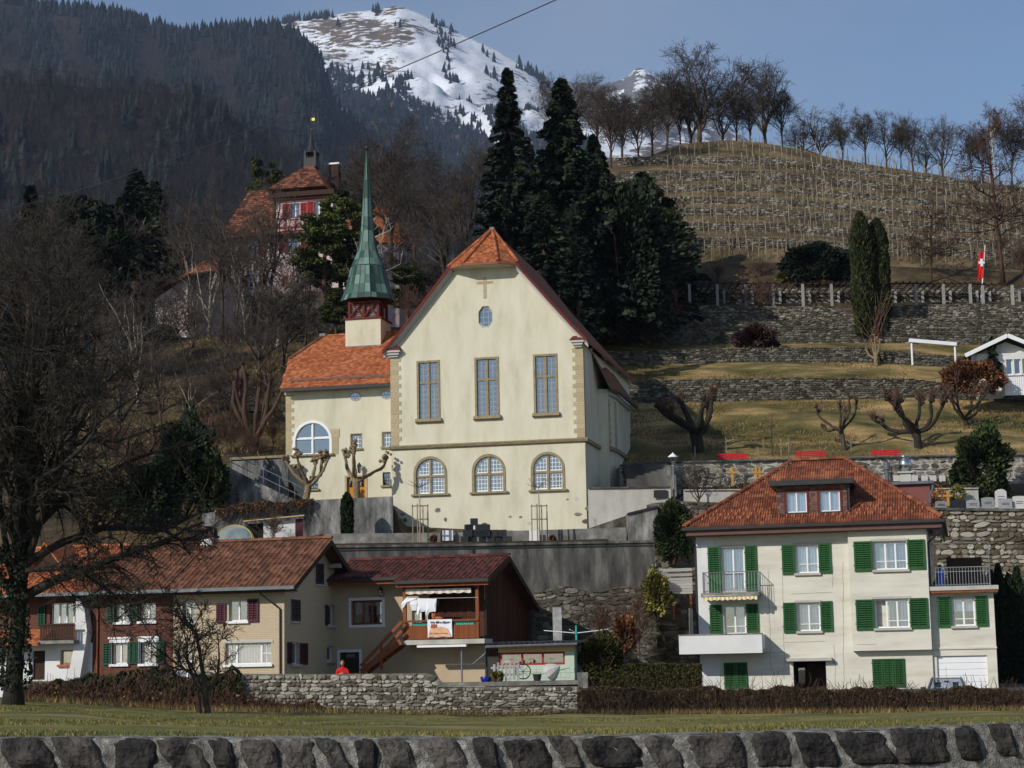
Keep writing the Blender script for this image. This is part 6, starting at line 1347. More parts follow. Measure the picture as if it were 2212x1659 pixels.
mb = MB(); q = FK.at(*Z5b(970, 480), kf); mb.tube([(q.x, kf2, ezf - .1), (q.x + .05, kf2 + .3, ezf - .4), (FK.at(*Z5b(1085, 700), 0).x, -.1, FK.at(*Z5b(1085, 690)).z), (FK.at(*Z5b(1088, 1000)).x, -.1, zb)], .045, 6); mb.build('downpipe', 'gutter_dark', H4)
# stair up to the balcony
s0 = FK.at(*Z4(1540, 1490), kf - .3); s1_ = FK.at(*Z4(1925, 1195), kf - .3); mb = MB()
st_ = MB(); st_.beam((s0.x, kf - .35, s0.z), (s1_.x, kf - .35, s1_.z), .06, .28); st_.beam((s0.x, kf + .55, s0.z), (s1_.x, kf + .55, s1_.z), .06, .28); sto = st_.build('stair', 'wood_brown', H4)
for i in range(10): t = (i + .5) / 10; boxobj('tread', sto, 'wood_brown', s0.x + (s1_.x - s0.x) * t - .14, s0.x + (s1_.x - s0.x) * t + .14, kf - .32, kf + .52, s0.z + (s1_.z - s0.z) * t - .02, s0.z + (s1_.z - s0.z) * t + .03)
h0, h1 = FK.at(*Z4(1535, 1430), kf - .35), FK.at(*Z4(1930, 1005), kf - .35)
for dz in (0, -.42): mb = MB(); mb.beam((h0.x, kf - .35, h0.z + dz), (h1.x, kf - .35, h1.z + dz), .07, .14); mb.build('stair_rail', 'wood_brown', sto)
for t in (.08, .5): mb = MB(); x = h0.x + (h1.x - h0.x) * t; z = h0.z + (h1.z - h0.z) * t; mb.box(x - .05, x + .05, kf - .4, kf - .3, z - 1.2, z); mb.build('stair_post', 'wood_brown', sto)
# laundry and banner: things of their own hanging on the balcony
lz = FK.at(*Z5b(500, 640), kf).z
def cloth(label, pts, name='garment'):
 c0_ = FK.glob((FK.at(*Z5b(*pts[0]), kf).x, kf - .02, lz)); t = tag(bpy.data.objects.new(name, None), label, 'laundry'); bpy.data.objects.remove(t)
 q = [FK.at(*Z5b(*p), kf - .02) for p in pts]; mb = MB(); ox = q[0].x; n = len(q)
 cxm = sum(p.x for p in q) / n; czm = sum(p.z for p in q) / n
 front = [(p.x - ox, .03 * math.sin(i * 2.1), p.z - lz) for i, p in enumerate(q)]; mid = (cxm - ox, -.05, czm - lz)
 back = [(x, y + .012, z) for x, y, z in front]
 mb.add(front + [mid] + back, [(i, (i + 1) % n, n) for i in range(n)] + [tuple(range(2 * n, n, -1))])
 o = mb.build(name, 'cloth_white', None, False); o.location = c0_; o.rotation_euler = (0, 0, -FK.t); tag(o, label, 'laundry', 'white washing on the balcony line'); return o
cloth('white long sleeved shirt hanging at the post end of the balcony washing line', [(320, 632), (352, 640), (415, 640), (405, 665), (350, 682), (290, 690), (292, 730), (270, 745), (268, 700), (280, 675)])
cloth('white shirt with drooping hem pegged second on the balcony washing line', [(350, 640), (418, 643), (420, 700), (410, 758), (370, 762), (352, 700)])
cloth('widest white shirt in the middle of the balcony washing line', [(424, 642), (508, 645), (512, 760), (490, 770), (430, 775), (425, 808), (415, 790), (420, 700)])
cloth('narrow white shirt with pointed hem pegged near the lantern end of the line', [(510, 645), (572, 648), (575, 770), (535, 778), (518, 815), (500, 800), (508, 700)])
cloth('white cloth at the lantern end of the balcony washing line', [(572, 648), (606, 645), (600, 770), (575, 772)])
bn = RK((520, 845), (755, 1017), kf - .1); BN = thing('banner', 'creased printed banner with large letters hanging over the balcony slats', 'banner', FK.glob((bn[0], kf - .1, bn[2])), -FK.t)
bwid, bhei = bn[1] - bn[0], bn[3] - bn[2]; mb = MB(); nx_, nz2 = 14, 10
vs = [(bwid * i / nx_, .02 * math.sin(i * .9 + j * .7) - .015, bhei * j / nz2) for j in range(nz2 + 1) for i in range(nx_ + 1)]
mb.add(vs, [(j * (nx_ + 1) + i, j * (nx_ + 1) + i + 1, (j + 1) * (nx_ + 1) + i + 1, (j + 1) * (nx_ + 1) + i) for j in range(nz2) for i in range(nx_)]); mb.build('sheet', 'cloth_white', BN, True)
mb = MB(); mb.poly([(bwid * .03, -.045, bhei * .04), (bwid * .97, -.045, bhei * .04), (bwid * .8, -.045, bhei * .5), (bwid * .55, -.045, bhei * .6), (bwid * .1, -.045, bhei * .45)]); mb.build('print', 'print_orange', BN)
mb = MB(); mb.poly([(bwid * .12, -.046, bhei * .52), (bwid * .36, -.046, bhei * .5), (bwid * .4, -.046, bhei * .72), (bwid * .16, -.046, bhei * .74)]); mb.build('print', 'terracotta', BN)
text_mesh('Wir fällen Bäume', bwid * .118, 'print_dark', BN, 'lettering', (bwid * .53, -.05, bhei * .78), bold=.004); text_mesh('Wir haben Grünes', bwid * .1, 'print_red', BN, 'lettering', (bwid * .45, -.052, bhei * .17), bold=.002)
# boot-shaped planter on the handrail
bx = RK((555, 770), (672, 842), kf); BO = thing('boot_planter', 'large terracotta boot standing on the balcony rail', 'planter', FK.glob((bx[0], kf + .02, zr + .03)), -FK.t); bw2 = bx[1] - bx[0]; mb = MB()
mb.tube([(bw2 * .2, 0, .0), (bw2 * .2, 0, .12), (bw2 * .19, 0, .3)], [.1, .1, .11], 10); mb.tube([(bw2 * .15, 0, .06), (bw2 * .5, 0, .07), (bw2 * .8, 0, .06), (bw2 * .95, 0, .05)], [.07, .08, .075, .04], 10); mb.build('boot', 'terracotta', BO, True); mb = MB(); mb.box(0, bw2, -.08, .08, -.02, .02); mb.build('sole', 'rubber', BO)
# ------------------------------------------------------------------ garden shed
FS = Frame(*Z5b(1935, 1430), 85.6, 12); RS_ = lambda a, b, k=0.0: FS.rect(Z5b(*a), Z5b(*b), k)
H5 = FS.thing('garden_shed', 'low garden shed with pale green block wall, red window frame and corrugated roof', 'shed'); xs0 = FS.at(*Z5b(1205, 1300)).x; wn_ = RS_((1230, 1160), (1840, 1285)); zs0 = -.1; zt_ = FS.at(*Z5b(1600, 1100)).z
mb = MB(); mb.poly([(xs0, 0, zs0), (0, 0, zs0), (0, 0, wn_[2]), (xs0, 0, wn_[2])]); mb.poly([(wn_[1], 0, wn_[2]), (0, 0, wn_[2]), (0, 0, wn_[3]), (wn_[1], 0, wn_[3])]); mb.poly([(0, 0, zs0), (0, 3, zs0), (0, 3, zt_), (0, 0, zt_)]); mb.poly([(xs0, 0, zs0), (xs0, 0, zt_), (xs0, 3, zt_), (xs0, 3, zs0)]); mb.poly([(xs0, 3, zs0), (xs0, 3, zt_), (0, 3, zt_), (0, 3, zs0)]); mb.build('wall', 'mint_block', H5)
for j in range(6):
 for i in range(3 if j > 2 else 8):
  zz0 = zs0 + .02 + j * .21; x1_ = -.01 - i * .42 - (j % 2) * .2
  if zz0 > wn_[3] or x1_ - .41 < xs0 or (zz0 + .2 > wn_[2] and x1_ - .41 < wn_[1]): continue
  boxobj('block', H5, 'mint_block', x1_ - .41, x1_, -.015, -.002, zz0, zz0 + .2)
mb = MB(); mb.box(xs0, 0, -.05, .05, wn_[3] + .002, zt_); mb.build('boarding', 'wood_raw', H5)
w = window(H5, (xs0 + .05, wn_[1], wn_[2], wn_[3]), 0, 3, None, .08, 'shutter_red', sill=None, rev=.05, cur=[(.04, .14, .2, .9, 'curtain')])
mb = MB(); n = 70; x0, x1_ = xs0 - .45, .25; vs = []
for i in range(n + 1): x = x0 + (x1_ - x0) * i / n; z = zt_ + .12 + .03 * math.cos(i * math.pi / 2); vs += [(x, -.55, z), (x, 3.2, z + .12)]
mb.add(vs, [(2 * i, 2 * i + 2, 2 * i + 3, 2 * i + 1) for i in range(n)]); ro = mb.build('roof', 'metal_dark', H5)
mb = MB(); mb.tube([(x0, -.6, zt_ + .0), (x1_, -.6, zt_ + .05)], .06, 7); mb.tube([(x0, -.6, zt_), (x0 - .02, -.6, zt_ - .3), (x0 - .55, -.75, zt_ - .75)], .045, 7); mb.build('gutter', 'gutter_grey', ro)
mb = MB(); mb.box(x0, x1_, -.5, 3.0, zt_ + .02, zt_ + .09); mb.build('rafter_board', 'wood_dark', ro)
# ------------------------------------------------------------------ stone walls
def stone_protos():
 out = []
 for sd in range(9):
  r = random.Random(sd + 40); N = 8; ring = []
  for k in range(N):
   a = 2 * math.pi * (k + .5) / N; c, s_ = math.cos(a), math.sin(a); q = (abs(c) ** 7 + abs(s_) ** 7) ** (-1 / 7)
   ring.append((.5 * c * q * r.uniform(.8, 1.06), .5 * s_ * q * r.uniform(.78, 1.06)))
  v = [(x, 0.25, z) for x, z in ring] + [(x, -.45 * r.uniform(.7, 1.1), z) for x, z in ring] + [(x * .78 + r.uniform(-.05, .05), -.8 * r.uniform(.55, 1.15), z * .74 + r.uniform(-.05, .05)) for x, z in ring]
  f = [(k, (k + 1) % N, N + (k + 1) % N, N + k) for k in range(N)] + [(N + k, N + (k + 1) % N, 2 * N + (k + 1) % N, 2 * N + k) for k in range(N)] + [tuple(range(2 * N, 3 * N))]
  out.append((v, f))
 return out
SP = stone_protos()
def stone_mesh(i, mat):
 key = ('st', i, mat)
 if key not in _cache: mb = MB(); mb.add(*SP[i]); _cache[key] = mb.mesh('stone', mat, False)
 return _cache[key]
def stone_wall(name, label, base, tops, mat, core, sw=(.25, .5), sh=(.16, .3), nind=100, dep=.09, seed=1, cap=None, jit=.02, skip=None, thick=.5, group=None, corek='wall_core'):
 """base: points along the foot of the wall; tops: height of the top above each. Stones are separate pieces set in the core."""
 r = random.Random(seed); base = [Vector(b) for b in base]; O = base[0].copy(); t = thing(name, label, 'wall', O, 0, group)
 S_ = [0.0]
 for a, b in zip(base[:-1], base[1:]): S_.append(S_[-1] + (Vector((b.x, b.y)) - Vector((a.x, a.y))).length)
 bx_ = [b.x for b in base]; by_ = [b.y for b in base]; bz_ = [b.z for b in base]; tp = [b.z + h for b, h in zip(base, tops)]
 def at(s_): return Vector((np.interp(s_, S_, bx_), np.interp(s_, S_, by_), 0)), float(np.interp(s_, S_, bz_)), float(np.interp(s_, S_, tp))
 def nrm(s_):
  a, _, _ = at(max(0, s_ - .4)); b, _, _ = at(min(S_[-1], s_ + .4)); d = (b - a).normalized(); return d, Vector((d.y, -d.x, 0))
 mb = MB(); n = len(base)
 for i, b in enumerate(base):
  d, nn = nrm(S_[i])
  for zz in (b.z - .5, tp[i]): mb.v.append(tuple(Vector((b.x, b.y, zz)) - O))
  for zz in (b.z - .5, tp[i]): mb.v.append(tuple(Vector((b.x, b.y, zz)) - nn * thick - O))
 for i in range(n - 1):
  for a, b in ((0, 1), (3, 2), (1, 3)):
   mb.f.append((4 * i + a, 4 * i + 4 + a, 4 * i + 4 + b, 4 * i + b)); mb.m.append(0); mb.r.append(0)
 mb.f += [(0, 1, 3, 2), (4 * n - 4, 4 * n - 2, 4 * n - 1, 4 * n - 3)]; mb.m += [0, 0]; mb.r += [0, 0]
 mb.build(corek, core, t)
 big = MB(); big.userr = True; items = []; H = max(tops); z = 0.0
 while z < H - .05:
  hh = min(r.uniform(*sh), H - z); s_ = r.uniform(0, .2)
  while s_ < S_[-1]:
   w = r.uniform(*sw) * r.choice([.45, .7, 1, 1, 1.25, 1.6]); c = s_ + w / 2
   if c > S_[-1]: break
   p, b0, t0 = at(c); frac = (t0 - b0) / H
   zc_ = b0 + (z + hh / 2) * frac + r.uniform(-jit, jit); h2 = hh * frac * r.uniform(.62, 1.28)
   if not (skip and skip(c, zc_)): items.append((c, zc_, w * r.uniform(.93, 1.0), h2))
   s_ += w
  z += hh
 order = sorted(items, key=lambda q: -q[2] * q[3]); top_n = set(id(q) for q in order[:nind])
 for q in items:
  c, zc_, w, h2 = q; p, _, _ = at(c); d, nn = nrm(c); i = r.randrange(len(SP)); dd = dep * r.uniform(.6, 1.35); rot = r.uniform(-.2, .2)
  R = Matrix((d, -nn, Vector((0, 0, 1)))).transposed() @ Matrix.Rotation(rot, 3, 'Y'); pos = Vector((p.x, p.y, zc_)) - O
  if id(q) in top_n:
   o = link('stone', stone_mesh(i, mat), t); o.matrix_local = Matrix.Translation(pos) @ R.to_4x4() @ Matrix.Diagonal((w, dd, h2, 1))
  else:
   big.cr = r.random(); big.add([tuple(pos + R @ Vector((x * w, y * dd, z_v * h2))) for x, y, z_v in SP[i][0]], SP[i][1])
 if big.v: stuff(big.build('stones', mat, t))
 if cap:
  cb_ = MB()
  for i in range(n - 1):
   d, nn = nrm((S_[i] + S_[i + 1]) / 2); a = Vector((base[i].x, base[i].y, tp[i])) - O; b = Vector((base[i + 1].x, base[i + 1].y, tp[i + 1])) - O
   cb_.prism([a + nn * .14, b + nn * .14, b - nn * (thick + .02), a - nn * (thick + .02)], (0, 0, cap[1]))
  cb_.build('coping', cap[0], t)
 return t
def px_wall(rowb, rowt, x0, x1, n=24, off=.15):
 B = []; T = []
 for x in np.linspace(x0, x1, n):
  b = rowb.p(x); t = rowt.p(x); b = Vector((b.x, b.y - off, b.z - .1)); B.append(b); T.append(max(.15, t.z - b.z + .05))
 return B, T
# foreground river wall of big blocks set in pale mortar
def block_wall():
 r = random.Random(77); t = thing('block_wall', 'low wall of large dark rough blocks with pale mortar joints along the lawn', 'wall', P(1105, 1600, 22))
 O = Vector(t.location); xs = np.linspace(-300, 2520, 220)
 tops = Row([(-900, 1613, 22.2), (0, 1594, 22.2), (300, 1592, 22.2), (1000, 1595, 22.2), (1500, 1585, 22.2), (1900, 1574, 22.4), (2211, 1562, 22.8), (3000, 1537, 23.6)])
 core = MB(); rows_ = 26; n = len(xs)
 for j in range(rows_):
  for x in xs:
   p = tops.p(x)
   if j < 6: q = p + Vector((0, .55 * (1 - j / 5.0), 0.0)); q.z += -.02 * (j == 5) + .018 * nz(q.x * 3, q.y * 3, 1, 1.5)
   else: q = p + Vector((0, -.004 * (j - 5), -(j - 5) * .06)); q.y += .03 * nz(q.x * 5, 1, q.z * 5, 1.6) + .012 * nz(q.x * 30, 2, q.z * 30, 1)
   core.v.append(tuple(q - O))
 for j in range(rows_ - 1):
  for i in range(n - 1): core.f.append((j * n + i, (j + 1) * n + i, (j + 1) * n + i + 1, j * n + i + 1)); core.m.append(0); core.r.append(0)
 core.build('mortar', 'mortar', t, True)
 px = -290.0; row = 0
 for row in range(3):
  px = -290.0 + row * 40; prevx = None
  while px < 2510:
   wpx = r.choice([52, 68, 85, 98, 110, 128]) * (1 if row == 0 else .95); gap = r.choice([5, 7, 10, 13, 18, 24])
   a = tops.p(px); b = tops.p(px + wpx); ppm = FPX / a.y; hgt = r.uniform(.37, .44) if row == 0 else r.uniform(.3, .36)
   zt0 = a.z + .012 - row * .47 - r.uniform(0, .025); lean = r.uniform(.05, .24); N = 11; K = 8
   wm = (b - a).length; mb = MB(); shp = [r.uniform(-.04, .04) for _ in range(12)]; sd_ = r.uniform(0, 99)
   for j in range(K + 1):
    for i in range(N + 1):
     u = i / N; v = j / K; e = min(1, 5.5 * min(u, 1 - u)) * min(1, 5.5 * min(v, 1 - v)); e = e ** .45
     xx = wm * u + lean * v - lean * .3; zz = -hgt * v
     cu, cv = abs(2 * u - 1), abs(2 * v - 1); rnd_ = 1 - max(0.02, .05 + 1.6 * shp[(u > .5) * 2 + (v > .5)]) * (cu * cv) ** 1.6
     xx = wm / 2 + (xx - wm / 2) * rnd_ + .035 * nz(sd_, v * 4, u * 3); zz = -hgt / 2 + (zz + hgt / 2) * rnd_ + (.025 * nz(sd_ + 7, u * 3, 0)) * (1 - v) * (1 if row else .5)
     dep = -.015 - .085 * e - .07 * nz(sd_ + xx * 3.2, zz * 3.2, 3, 1.0, 6) * e
     p = a + (b - a).normalized() * xx; mb.v.append((p.x - O.x, p.y + dep - O.y + .03, zt0 + zz - O.z))
   for j in range(K):
    for i in range(N): q = j * (N + 1) + i; mb.f.append((q, q + N + 1, q + N + 2, q + 1)); mb.m.append(0); mb.r.append(0)
   mb.build('block', 'block_stone', t, False)
   px += wpx + gap
block_wall()
# rubble wall along the yards
WB = []; WT = []
for x in np.linspace(30, 1254, 60):
 b = LF.p(x); b = Vector((b.x, 82.95, b.z - .05)); yt = float(np.interp(x, [30, 290, 505, 520, 700, 930, 945, 952, 1254], [1471, 1470, 1468, 1455, 1456, 1454, 1462, 1484, 1482])); WB.append(b); WT.append(P(x, yt, 82.95).z - b.z)
stone_wall('rubble_garden_wall', 'long wall of pale grey rubble stones between the lawn and the yards', WB, WT, 'rubble_stone', 'mortar_mid', (.14, .4), (.1, .24), 300, .1, 3, thick=.55)
# slab on the wall under the shed
a = P(945, 1484, 82.9); b = P(1250, 1482, 82.9); t = thing('concrete_slab', 'narrow concrete slab on the rubble wall before the garden shed', 'slab', a); mb = MB(); mb.box(0, (b - a).length, 0, 3.2, .003, .17); mb.build('slab', 'concrete', t); mb = MB(); L = (b - a).length; mb.box(L - .05, L + .38, -.08, .35, -.15, .5); mb.build('end_post', 'concrete', t)
# concrete walls
def plain_wall(name, label, pts, mat, thick=.35, cap=None, cat='wall', extra=None):
 """pts: (px, y_top, y_bottom, depth)"""
 top = [P(x, yt, d) for x, yt, yb, d in pts]; bot = [P(x, yb, d) for x, yt, yb, d in pts]; O = bot[0].copy(); t = thing(name, label, cat, O); mb = MB(); n = len(pts)
 for a, b in zip(top, bot):
  for q in (Vector((a.x, a.y, b.z)), a): mb.v.append(tuple(q - O))
  for q in (Vector((a.x, a.y, b.z)), a): mb.v.append(tuple(q + Vector((0, thick, 0)) - O))
 for i in range(n - 1):
  for p, q in ((0, 1), (3, 2), (1, 3), (2, 0)): mb.f.append((4 * i + p, 4 * i + 4 + p, 4 * i + 4 + q, 4 * i + q)); mb.m.append(0); mb.r.append(0)
 mb.f += [(0, 1, 3, 2), (4 * n - 4, 4 * n - 2, 4 * n - 1, 4 * n - 3)]; mb.m += [0, 0]; mb.r += [0, 0]
 mb.build('wall_face', mat, t)
 if cap:
  cb_ = MB()
  for a, b in zip(top[:-1], top[1:]): a = a - O; b = b - O; cb_.prism([a + Vector((0, -.1, .002)), b + Vector((0, -.1, .002)), b + Vector((0, thick + .05, .002)), a + Vector((0, thick + .05, .002))], (0, 0, cap[1]))
  cb_.build('coping', cap[0], t)
 return t
TWL = plain_wall('terrace_wall', 'tall dark weathered concrete retaining wall below the church terrace', [(660, 1184, 1440, 99.9), (1000, 1180, 1440, 99.9), (1413, 1172, 1440, 99.9)], 'concrete_dark', .4, ('concrete_dark', .12))
mb = MB(); O = Vector(TWL.location)
for x0, y0, x1, y1 in ((720, 1189, 1410, 1178),): a = P(x0, y0, 99.88) - O; b = P(x1, y1, 99.88) - O; mb.beam(a, b, .05, .06)
mb.build('drip_moulding', 'metal_dark', TWL); mb = MB(); mb.beam(P(1021, 1186, 99.87) - O, P(1021, 1213, 99.87) - O, .06, .08); mb.build('drain_pipe', 'metal_dark', TWL)
B, T = [], []
for x in np.linspace(1150, 1420, 14): b = P(x, 1440, 99.75); B.append(b); T.append(P(x, 1272 + 6 * math.sin(x * .05), 99.75).z - b.z)
stone_wall('rubble_wall_base', 'mossy rubble masonry along the foot of the dark terrace wall', B, T, 'terrace_stone', 'mortar_dark', (.25, .6), (.16, .3), 40, .08, 13)
plain_wall('terrace_parapet', 'low grey concrete parapet along the foot of the church front', [(700, 1153, 1180, 103.2), (1000, 1150, 1178, 103.2), (1352, 1139, 1170, 103.2)], 'concrete', .25)
FW_ = plain_wall('forecourt_wall', 'grey stained plaster retaining wall below the church forecourt', [(436, 1110, 1215, 105.6), (470, 1104, 1215, 105.6), (560, 1090, 1215, 105.6), (650, 1082, 1215, 105.5), (750, 1077, 1210, 105.4), (848, 1072, 1205, 105.2)], 'wall_stained', .4)
plain_wall('stair_wall', 'grey plaster retaining wall behind the outdoor stair, with sandstone coping', [(497, 994, 1085, 111.2), (560, 991, 1085, 111), (622, 988, 1085, 110.7)], 'wall_stained', .4, ('trim_stone', .14))
plain_wall('churchyard_wall', 'pale plastered wall beside the church with a dark plaque', [(1270, 1056, 1160, 104.6), (1360, 1055, 1160, 104.4), (1448, 1053, 1120, 104.2)], 'concrete_pale', .35, ('concrete_dark', .08))
o = [x for x in COL.objects if x.name == 'churchyard_wall'][0]; q0, q1 = P(*ZL(492, 1135), 104.18), P(*ZL(700, 1248), 104.18); boxobj('plaque', o, 'metal_dark', q0.x - o.location.x, q1.x - o.location.x, -.06 + q0.y - o.location.y, q0.y - o.location.y, q1.z - o.location.z, q0.z - o.location.z)
plain_wall('lean_to', 'small grey lean-to with a sloping roof beside the ivy wall', [(1355, 1112, 1170, 103.0), (1420, 1096, 1170, 103.0)], 'wall_stained', 1.2, ('metal_dark', .1), 'outbuilding')
# outdoor stair left of the wing
a = P(500, 1018, 109.2); b = P(640, 1084, 107.6); ST = thing('outdoor_stair', 'concrete outdoor stair with a metal handrail beside the church wing', 'stairs', b)
mb = MB(); n = 16
for i in range(n):
 t0 = i / n; t1 = (i + 1) / n; p = b.lerp(a, t0) - b; q = b.lerp(a, t1) - b; so_ = boxobj('step', ST, 'concrete', q.x, p.x, p.y, p.y + 1.6, p.z - .6, q.z)
mb = MB(); A_ = a - b; mb.prism([(A_.x, -.02, A_.z + .1), (0, -.02, 0), (0, -.02, -1.2), (A_.x - .3, -.02 + A_.y * .0, -1.2)], (0, .25, 0)); mb.build('stair_side', 'wall_stained', ST)
mb = MB()
for dz in (.95, .45): mb.tube([tuple(A_ + Vector((-.8, -.1, dz + .1))), tuple(A_ + Vector((0, -.1, dz + .05))), (0, -.1, dz), (.5, -.1, dz - .3)], .025, 5)
for t0 in (0.02, .25, .5, .75, 1.0): p = Vector((0, 0, 0)).lerp(A_, t0); mb.tube([tuple(p + Vector((0, -.1, 0))), tuple(p + Vector((0, -.1, .97)))], .022, 5)
mb.build('handrail', 'metal_grey', ST)
# right hand stair by the lamp
a = P(1440, 1000, 111.5); b = P(1400, 1055, 106.5); S2_ = thing('churchyard_stair', 'dark stone stair between the church choir and the street lamp', 'stairs', b)
for i in range(14):
 t0 = i / 14; p = (a - b) * t0; boxobj('step', S2_, 'concrete_dark', -1.1, 1.2, p.y, p.y + .45, p.z - .4, p.z + (a - b).z / 14)
boxobj('cheek_wall', S2_, 'concrete', 1.2, 1.5, -.4, 2.5, -.5, .7); boxobj('cheek_wall', S2_, 'concrete', 1.2, 1.5, 2.5, 4, -.5, 1.5)
# cemetery walls
plain_wall('cemetery_wall', 'pale concrete planter wall beside the wooden crosses', [(1476, 1060, 1092, 106.4), (1700, 1058, 1092, 106.4)], 'concrete_pale', .3, ('concrete_pale', .06))
plain_wall('cemetery_wall', 'pale concrete wall behind the wreaths and gravestones', [(1990, 1057, 1108, 106.4), (2112, 1056, 1108, 106.4)], 'concrete_pale', .3, ('concrete_pale', .06))
def rwall(name, label, ib, it, x0, x1, mat='terrace_stone', n=30, sw=(.2, .48), sh=(.11, .22), nind=60, seed=1, core='mortar_dark', cap=None, dep=.1):
 B, T = px_wall(RR[ib], RR[it], x0, x1, n); return stone_wall(name, label, B, T, mat, core, sw, sh, nind, dep, seed, cap)
rwall('retaining_wall', 'tall rough brown rubble retaining wall below the gravestones', 1, 2, 2030, 2480, 'rubble_warm', 24, (.22, .6), (.14, .32), 200, 21, cap=('concrete_dark', .14))
rwall('retaining_wall', 'rubble retaining wall under the ivy beside the boarded fence', 1, 2, 1408, 1560, 'terrace_stone', 10, (.3, .6), (.2, .35), 80, 22)
rwall('vine_wall', 'plastered rubble wall overgrown with bare creeper below the red benches', 5, 6, 1340, 2330, 'terrace_stone_pale', 40, (.3, .7), (.2, .35), 100, 23, 'concrete_pale', ('concrete_dark', .08), .03)
rwall('terrace_retaining_wall', 'long dark dry stone wall above the meadow with the pollarded trees', 8, 9, 1330, 2330, n=40, nind=150, seed=31)
rwall('terrace_retaining_wall', 'low dry stone wall below the narrow grass strip with the plum shrub', 10, 11, 1300, 2330, n=40, nind=120, seed=32)
rwall('terrace_retaining_wall', 'dark dry stone wall just under the pergola terrace', 12, 13, 1290, 2330, n=40, nind=120, seed=33)
rwall('pergola_wall', 'pale stone wall carrying the pergola posts', 14, 15, 1290, 2330, 'terrace_stone_pale', 40, nind=100, seed=34)
rwall('pergola_back_wall', 'pale rough stone wall behind the pergola posts', 16, 17, 1290, 2330, 'terrace_stone_pale', 40, nind=100, seed=35)
names7 = ['lowest', 'second', 'third', 'fourth', 'fifth', 'sixth', 'topmost']
for i in range(7):
 rwall('vineyard_wall', names7[i] + ' dry stone terrace wall of the vineyard, counted up from the pergola', 19 + 2 * i, 20 + 2 * i, 1330, 2290, 'terrace_stone_pale', 44, (.2, .5), (.11, .22), 60, 41 + i)
# ------------------------------------------------------------------ plants
def quads_mesh(name, C, size, mat, seed=1, aspect=1.6, up=0.0, dirs=None, rnd=None):
 """many small leaf faces: C centres (N,3)"""
 g = np.random.RandomState(seed); C = np.asarray(C, dtype=np.float64); N = len(C)
 a = g.normal(size=(N, 3)) if dirs is None else np.asarray(dirs) + g.normal(size=(N, 3)) * 0.35
 a[:, 2] += up; a /= np.linalg.norm(a, axis=1)[:, None] + 1e-9
 b = g.normal(size=(N, 3)); b -= (b * a).sum(1)[:, None] * a; b /= np.linalg.norm(b, axis=1)[:, None] + 1e-9
 s = (np.asarray(size) * g.uniform(.6, 1.35, N))[:, None] if np.isscalar(size) else (np.asarray(size) * g.uniform(.7, 1.3, N))[:, None]
 a = a * s * .5 * aspect; b = b * s * .5
 V = np.stack([C - a, C + b * .9, C + a, C - b * .9], 1).reshape(-1, 3)
 me = bpy.data.meshes.new(name); me.vertices.add(4 * N); me.vertices.foreach_set('co', V.astype(np.float32).reshape(-1)); me.loops.add(4 * N); me.loops.foreach_set('vertex_index', np.arange(4 * N, dtype=np.int32))
 me.polygons.add(N); me.polygons.foreach_set('loop_start', np.arange(0, 4 * N, 4, dtype=np.int32)); me.polygons.foreach_set('loop_total', np.full(N, 4, np.int32)); me.materials.append(MAT[mat]); me.update(calc_edges=True)
 at = me.attributes.new('rnd', 'FLOAT', 'FACE'); at.data.foreach_set('value', (g.rand(N) if rnd is None else rnd).astype(np.float32)); return me
def wander(r, p, d, L, n, wob, up):
 pts = [p.copy()]; d = d.normalized()
 for i in range(n):
  d = (d + Vector((r.gauss(0, wob), r.gauss(0, wob), r.gauss(0, wob) + up))).normalized(); pts.append(pts[-1] + d * (L / n))
 return pts
def bare_tree(seed, H, R0, trunk_f=.42, n1=7, n2=7, n3=6, n4=4, ang=(25, 50), l1=.48, up=.06, rmin=.012, wob=.12, droop=0.0, lean=(0, 0), curve=None, tw=.22):
 r = random.Random(seed); T = MB(); C = MB()
 tp = wander(r, Vector((0, 0, -.3)), Vector((lean[0], lean[1], 1)), H * trunk_f + .3, 7, wob * .35, .03)
 rad = [R0 * (1.35 if i == 0 else (1 - .45 * i / 7)) for i in range(8)]; T.tube(tp, rad, 9)
 def rot_off(d, a):
  x = d.cross(Vector((r.gauss(0, 1), r.gauss(0, 1), r.gauss(0, 1))));
  if x.length < 1e-4: x = Vector((1, 0, 0))
  return (Matrix.Rotation(a, 3, x.normalized()) @ d).normalized()
 def limb(p, d, L, R, lv):
  n = 6 if lv == 1 else (5 if lv == 2 else (4 if lv == 3 else 2))
  pts = wander(r, p, d, L, n, wob * (1 + .25 * lv), up if lv < 3 else up * .4 - droop)
  rr = [max(rmin * (1 if lv > 2 else 1.5), R * (1 - .78 * i / n)) for i in range(n + 1)]
  (T if lv == 1 else C).tube(pts, rr, {1: 7, 2: 5, 3: 4}.get(lv, 3), cap=False)
  k = {1: n2, 2: n3, 3: n4}.get(lv, 0)
  for i in range(k):
   t = r.uniform(.22, 1.0); j = min(n - 1, int(t * n)); q = pts[j].lerp(pts[j + 1], t * n - j); dd = (pts[j + 1] - pts[j]).normalized()
   L2 = L * r.uniform(.38, .62) * (1.15 - .45 * t) if lv < 3 else H * tw * r.uniform(.25, .6) * .5
   limb(q, rot_off(dd, math.radians(r.uniform(25, 60))), L2, max(rmin, rr[j] * r.uniform(.5, .7)), lv + 1)
 for i in range(n1):
  t = r.uniform(.35, 1.0) if i else 1.0; j = min(6, int(t * 7)); q = tp[j].lerp(tp[j + 1], t * 7 - j); az = 2 * math.pi * (i / n1) + r.uniform(-.4, .4); a = math.radians(r.uniform(*ang)) if i else math.radians(10)
  limb(q, Vector((math.sin(a) * math.cos(az), math.sin(a) * math.sin(az), math.cos(a))), H * l1 * r.uniform(.75, 1.1) * (1.15 - .3 * t), R0 * r.uniform(.38, .6), 1)
 return T, C
TREES = {}
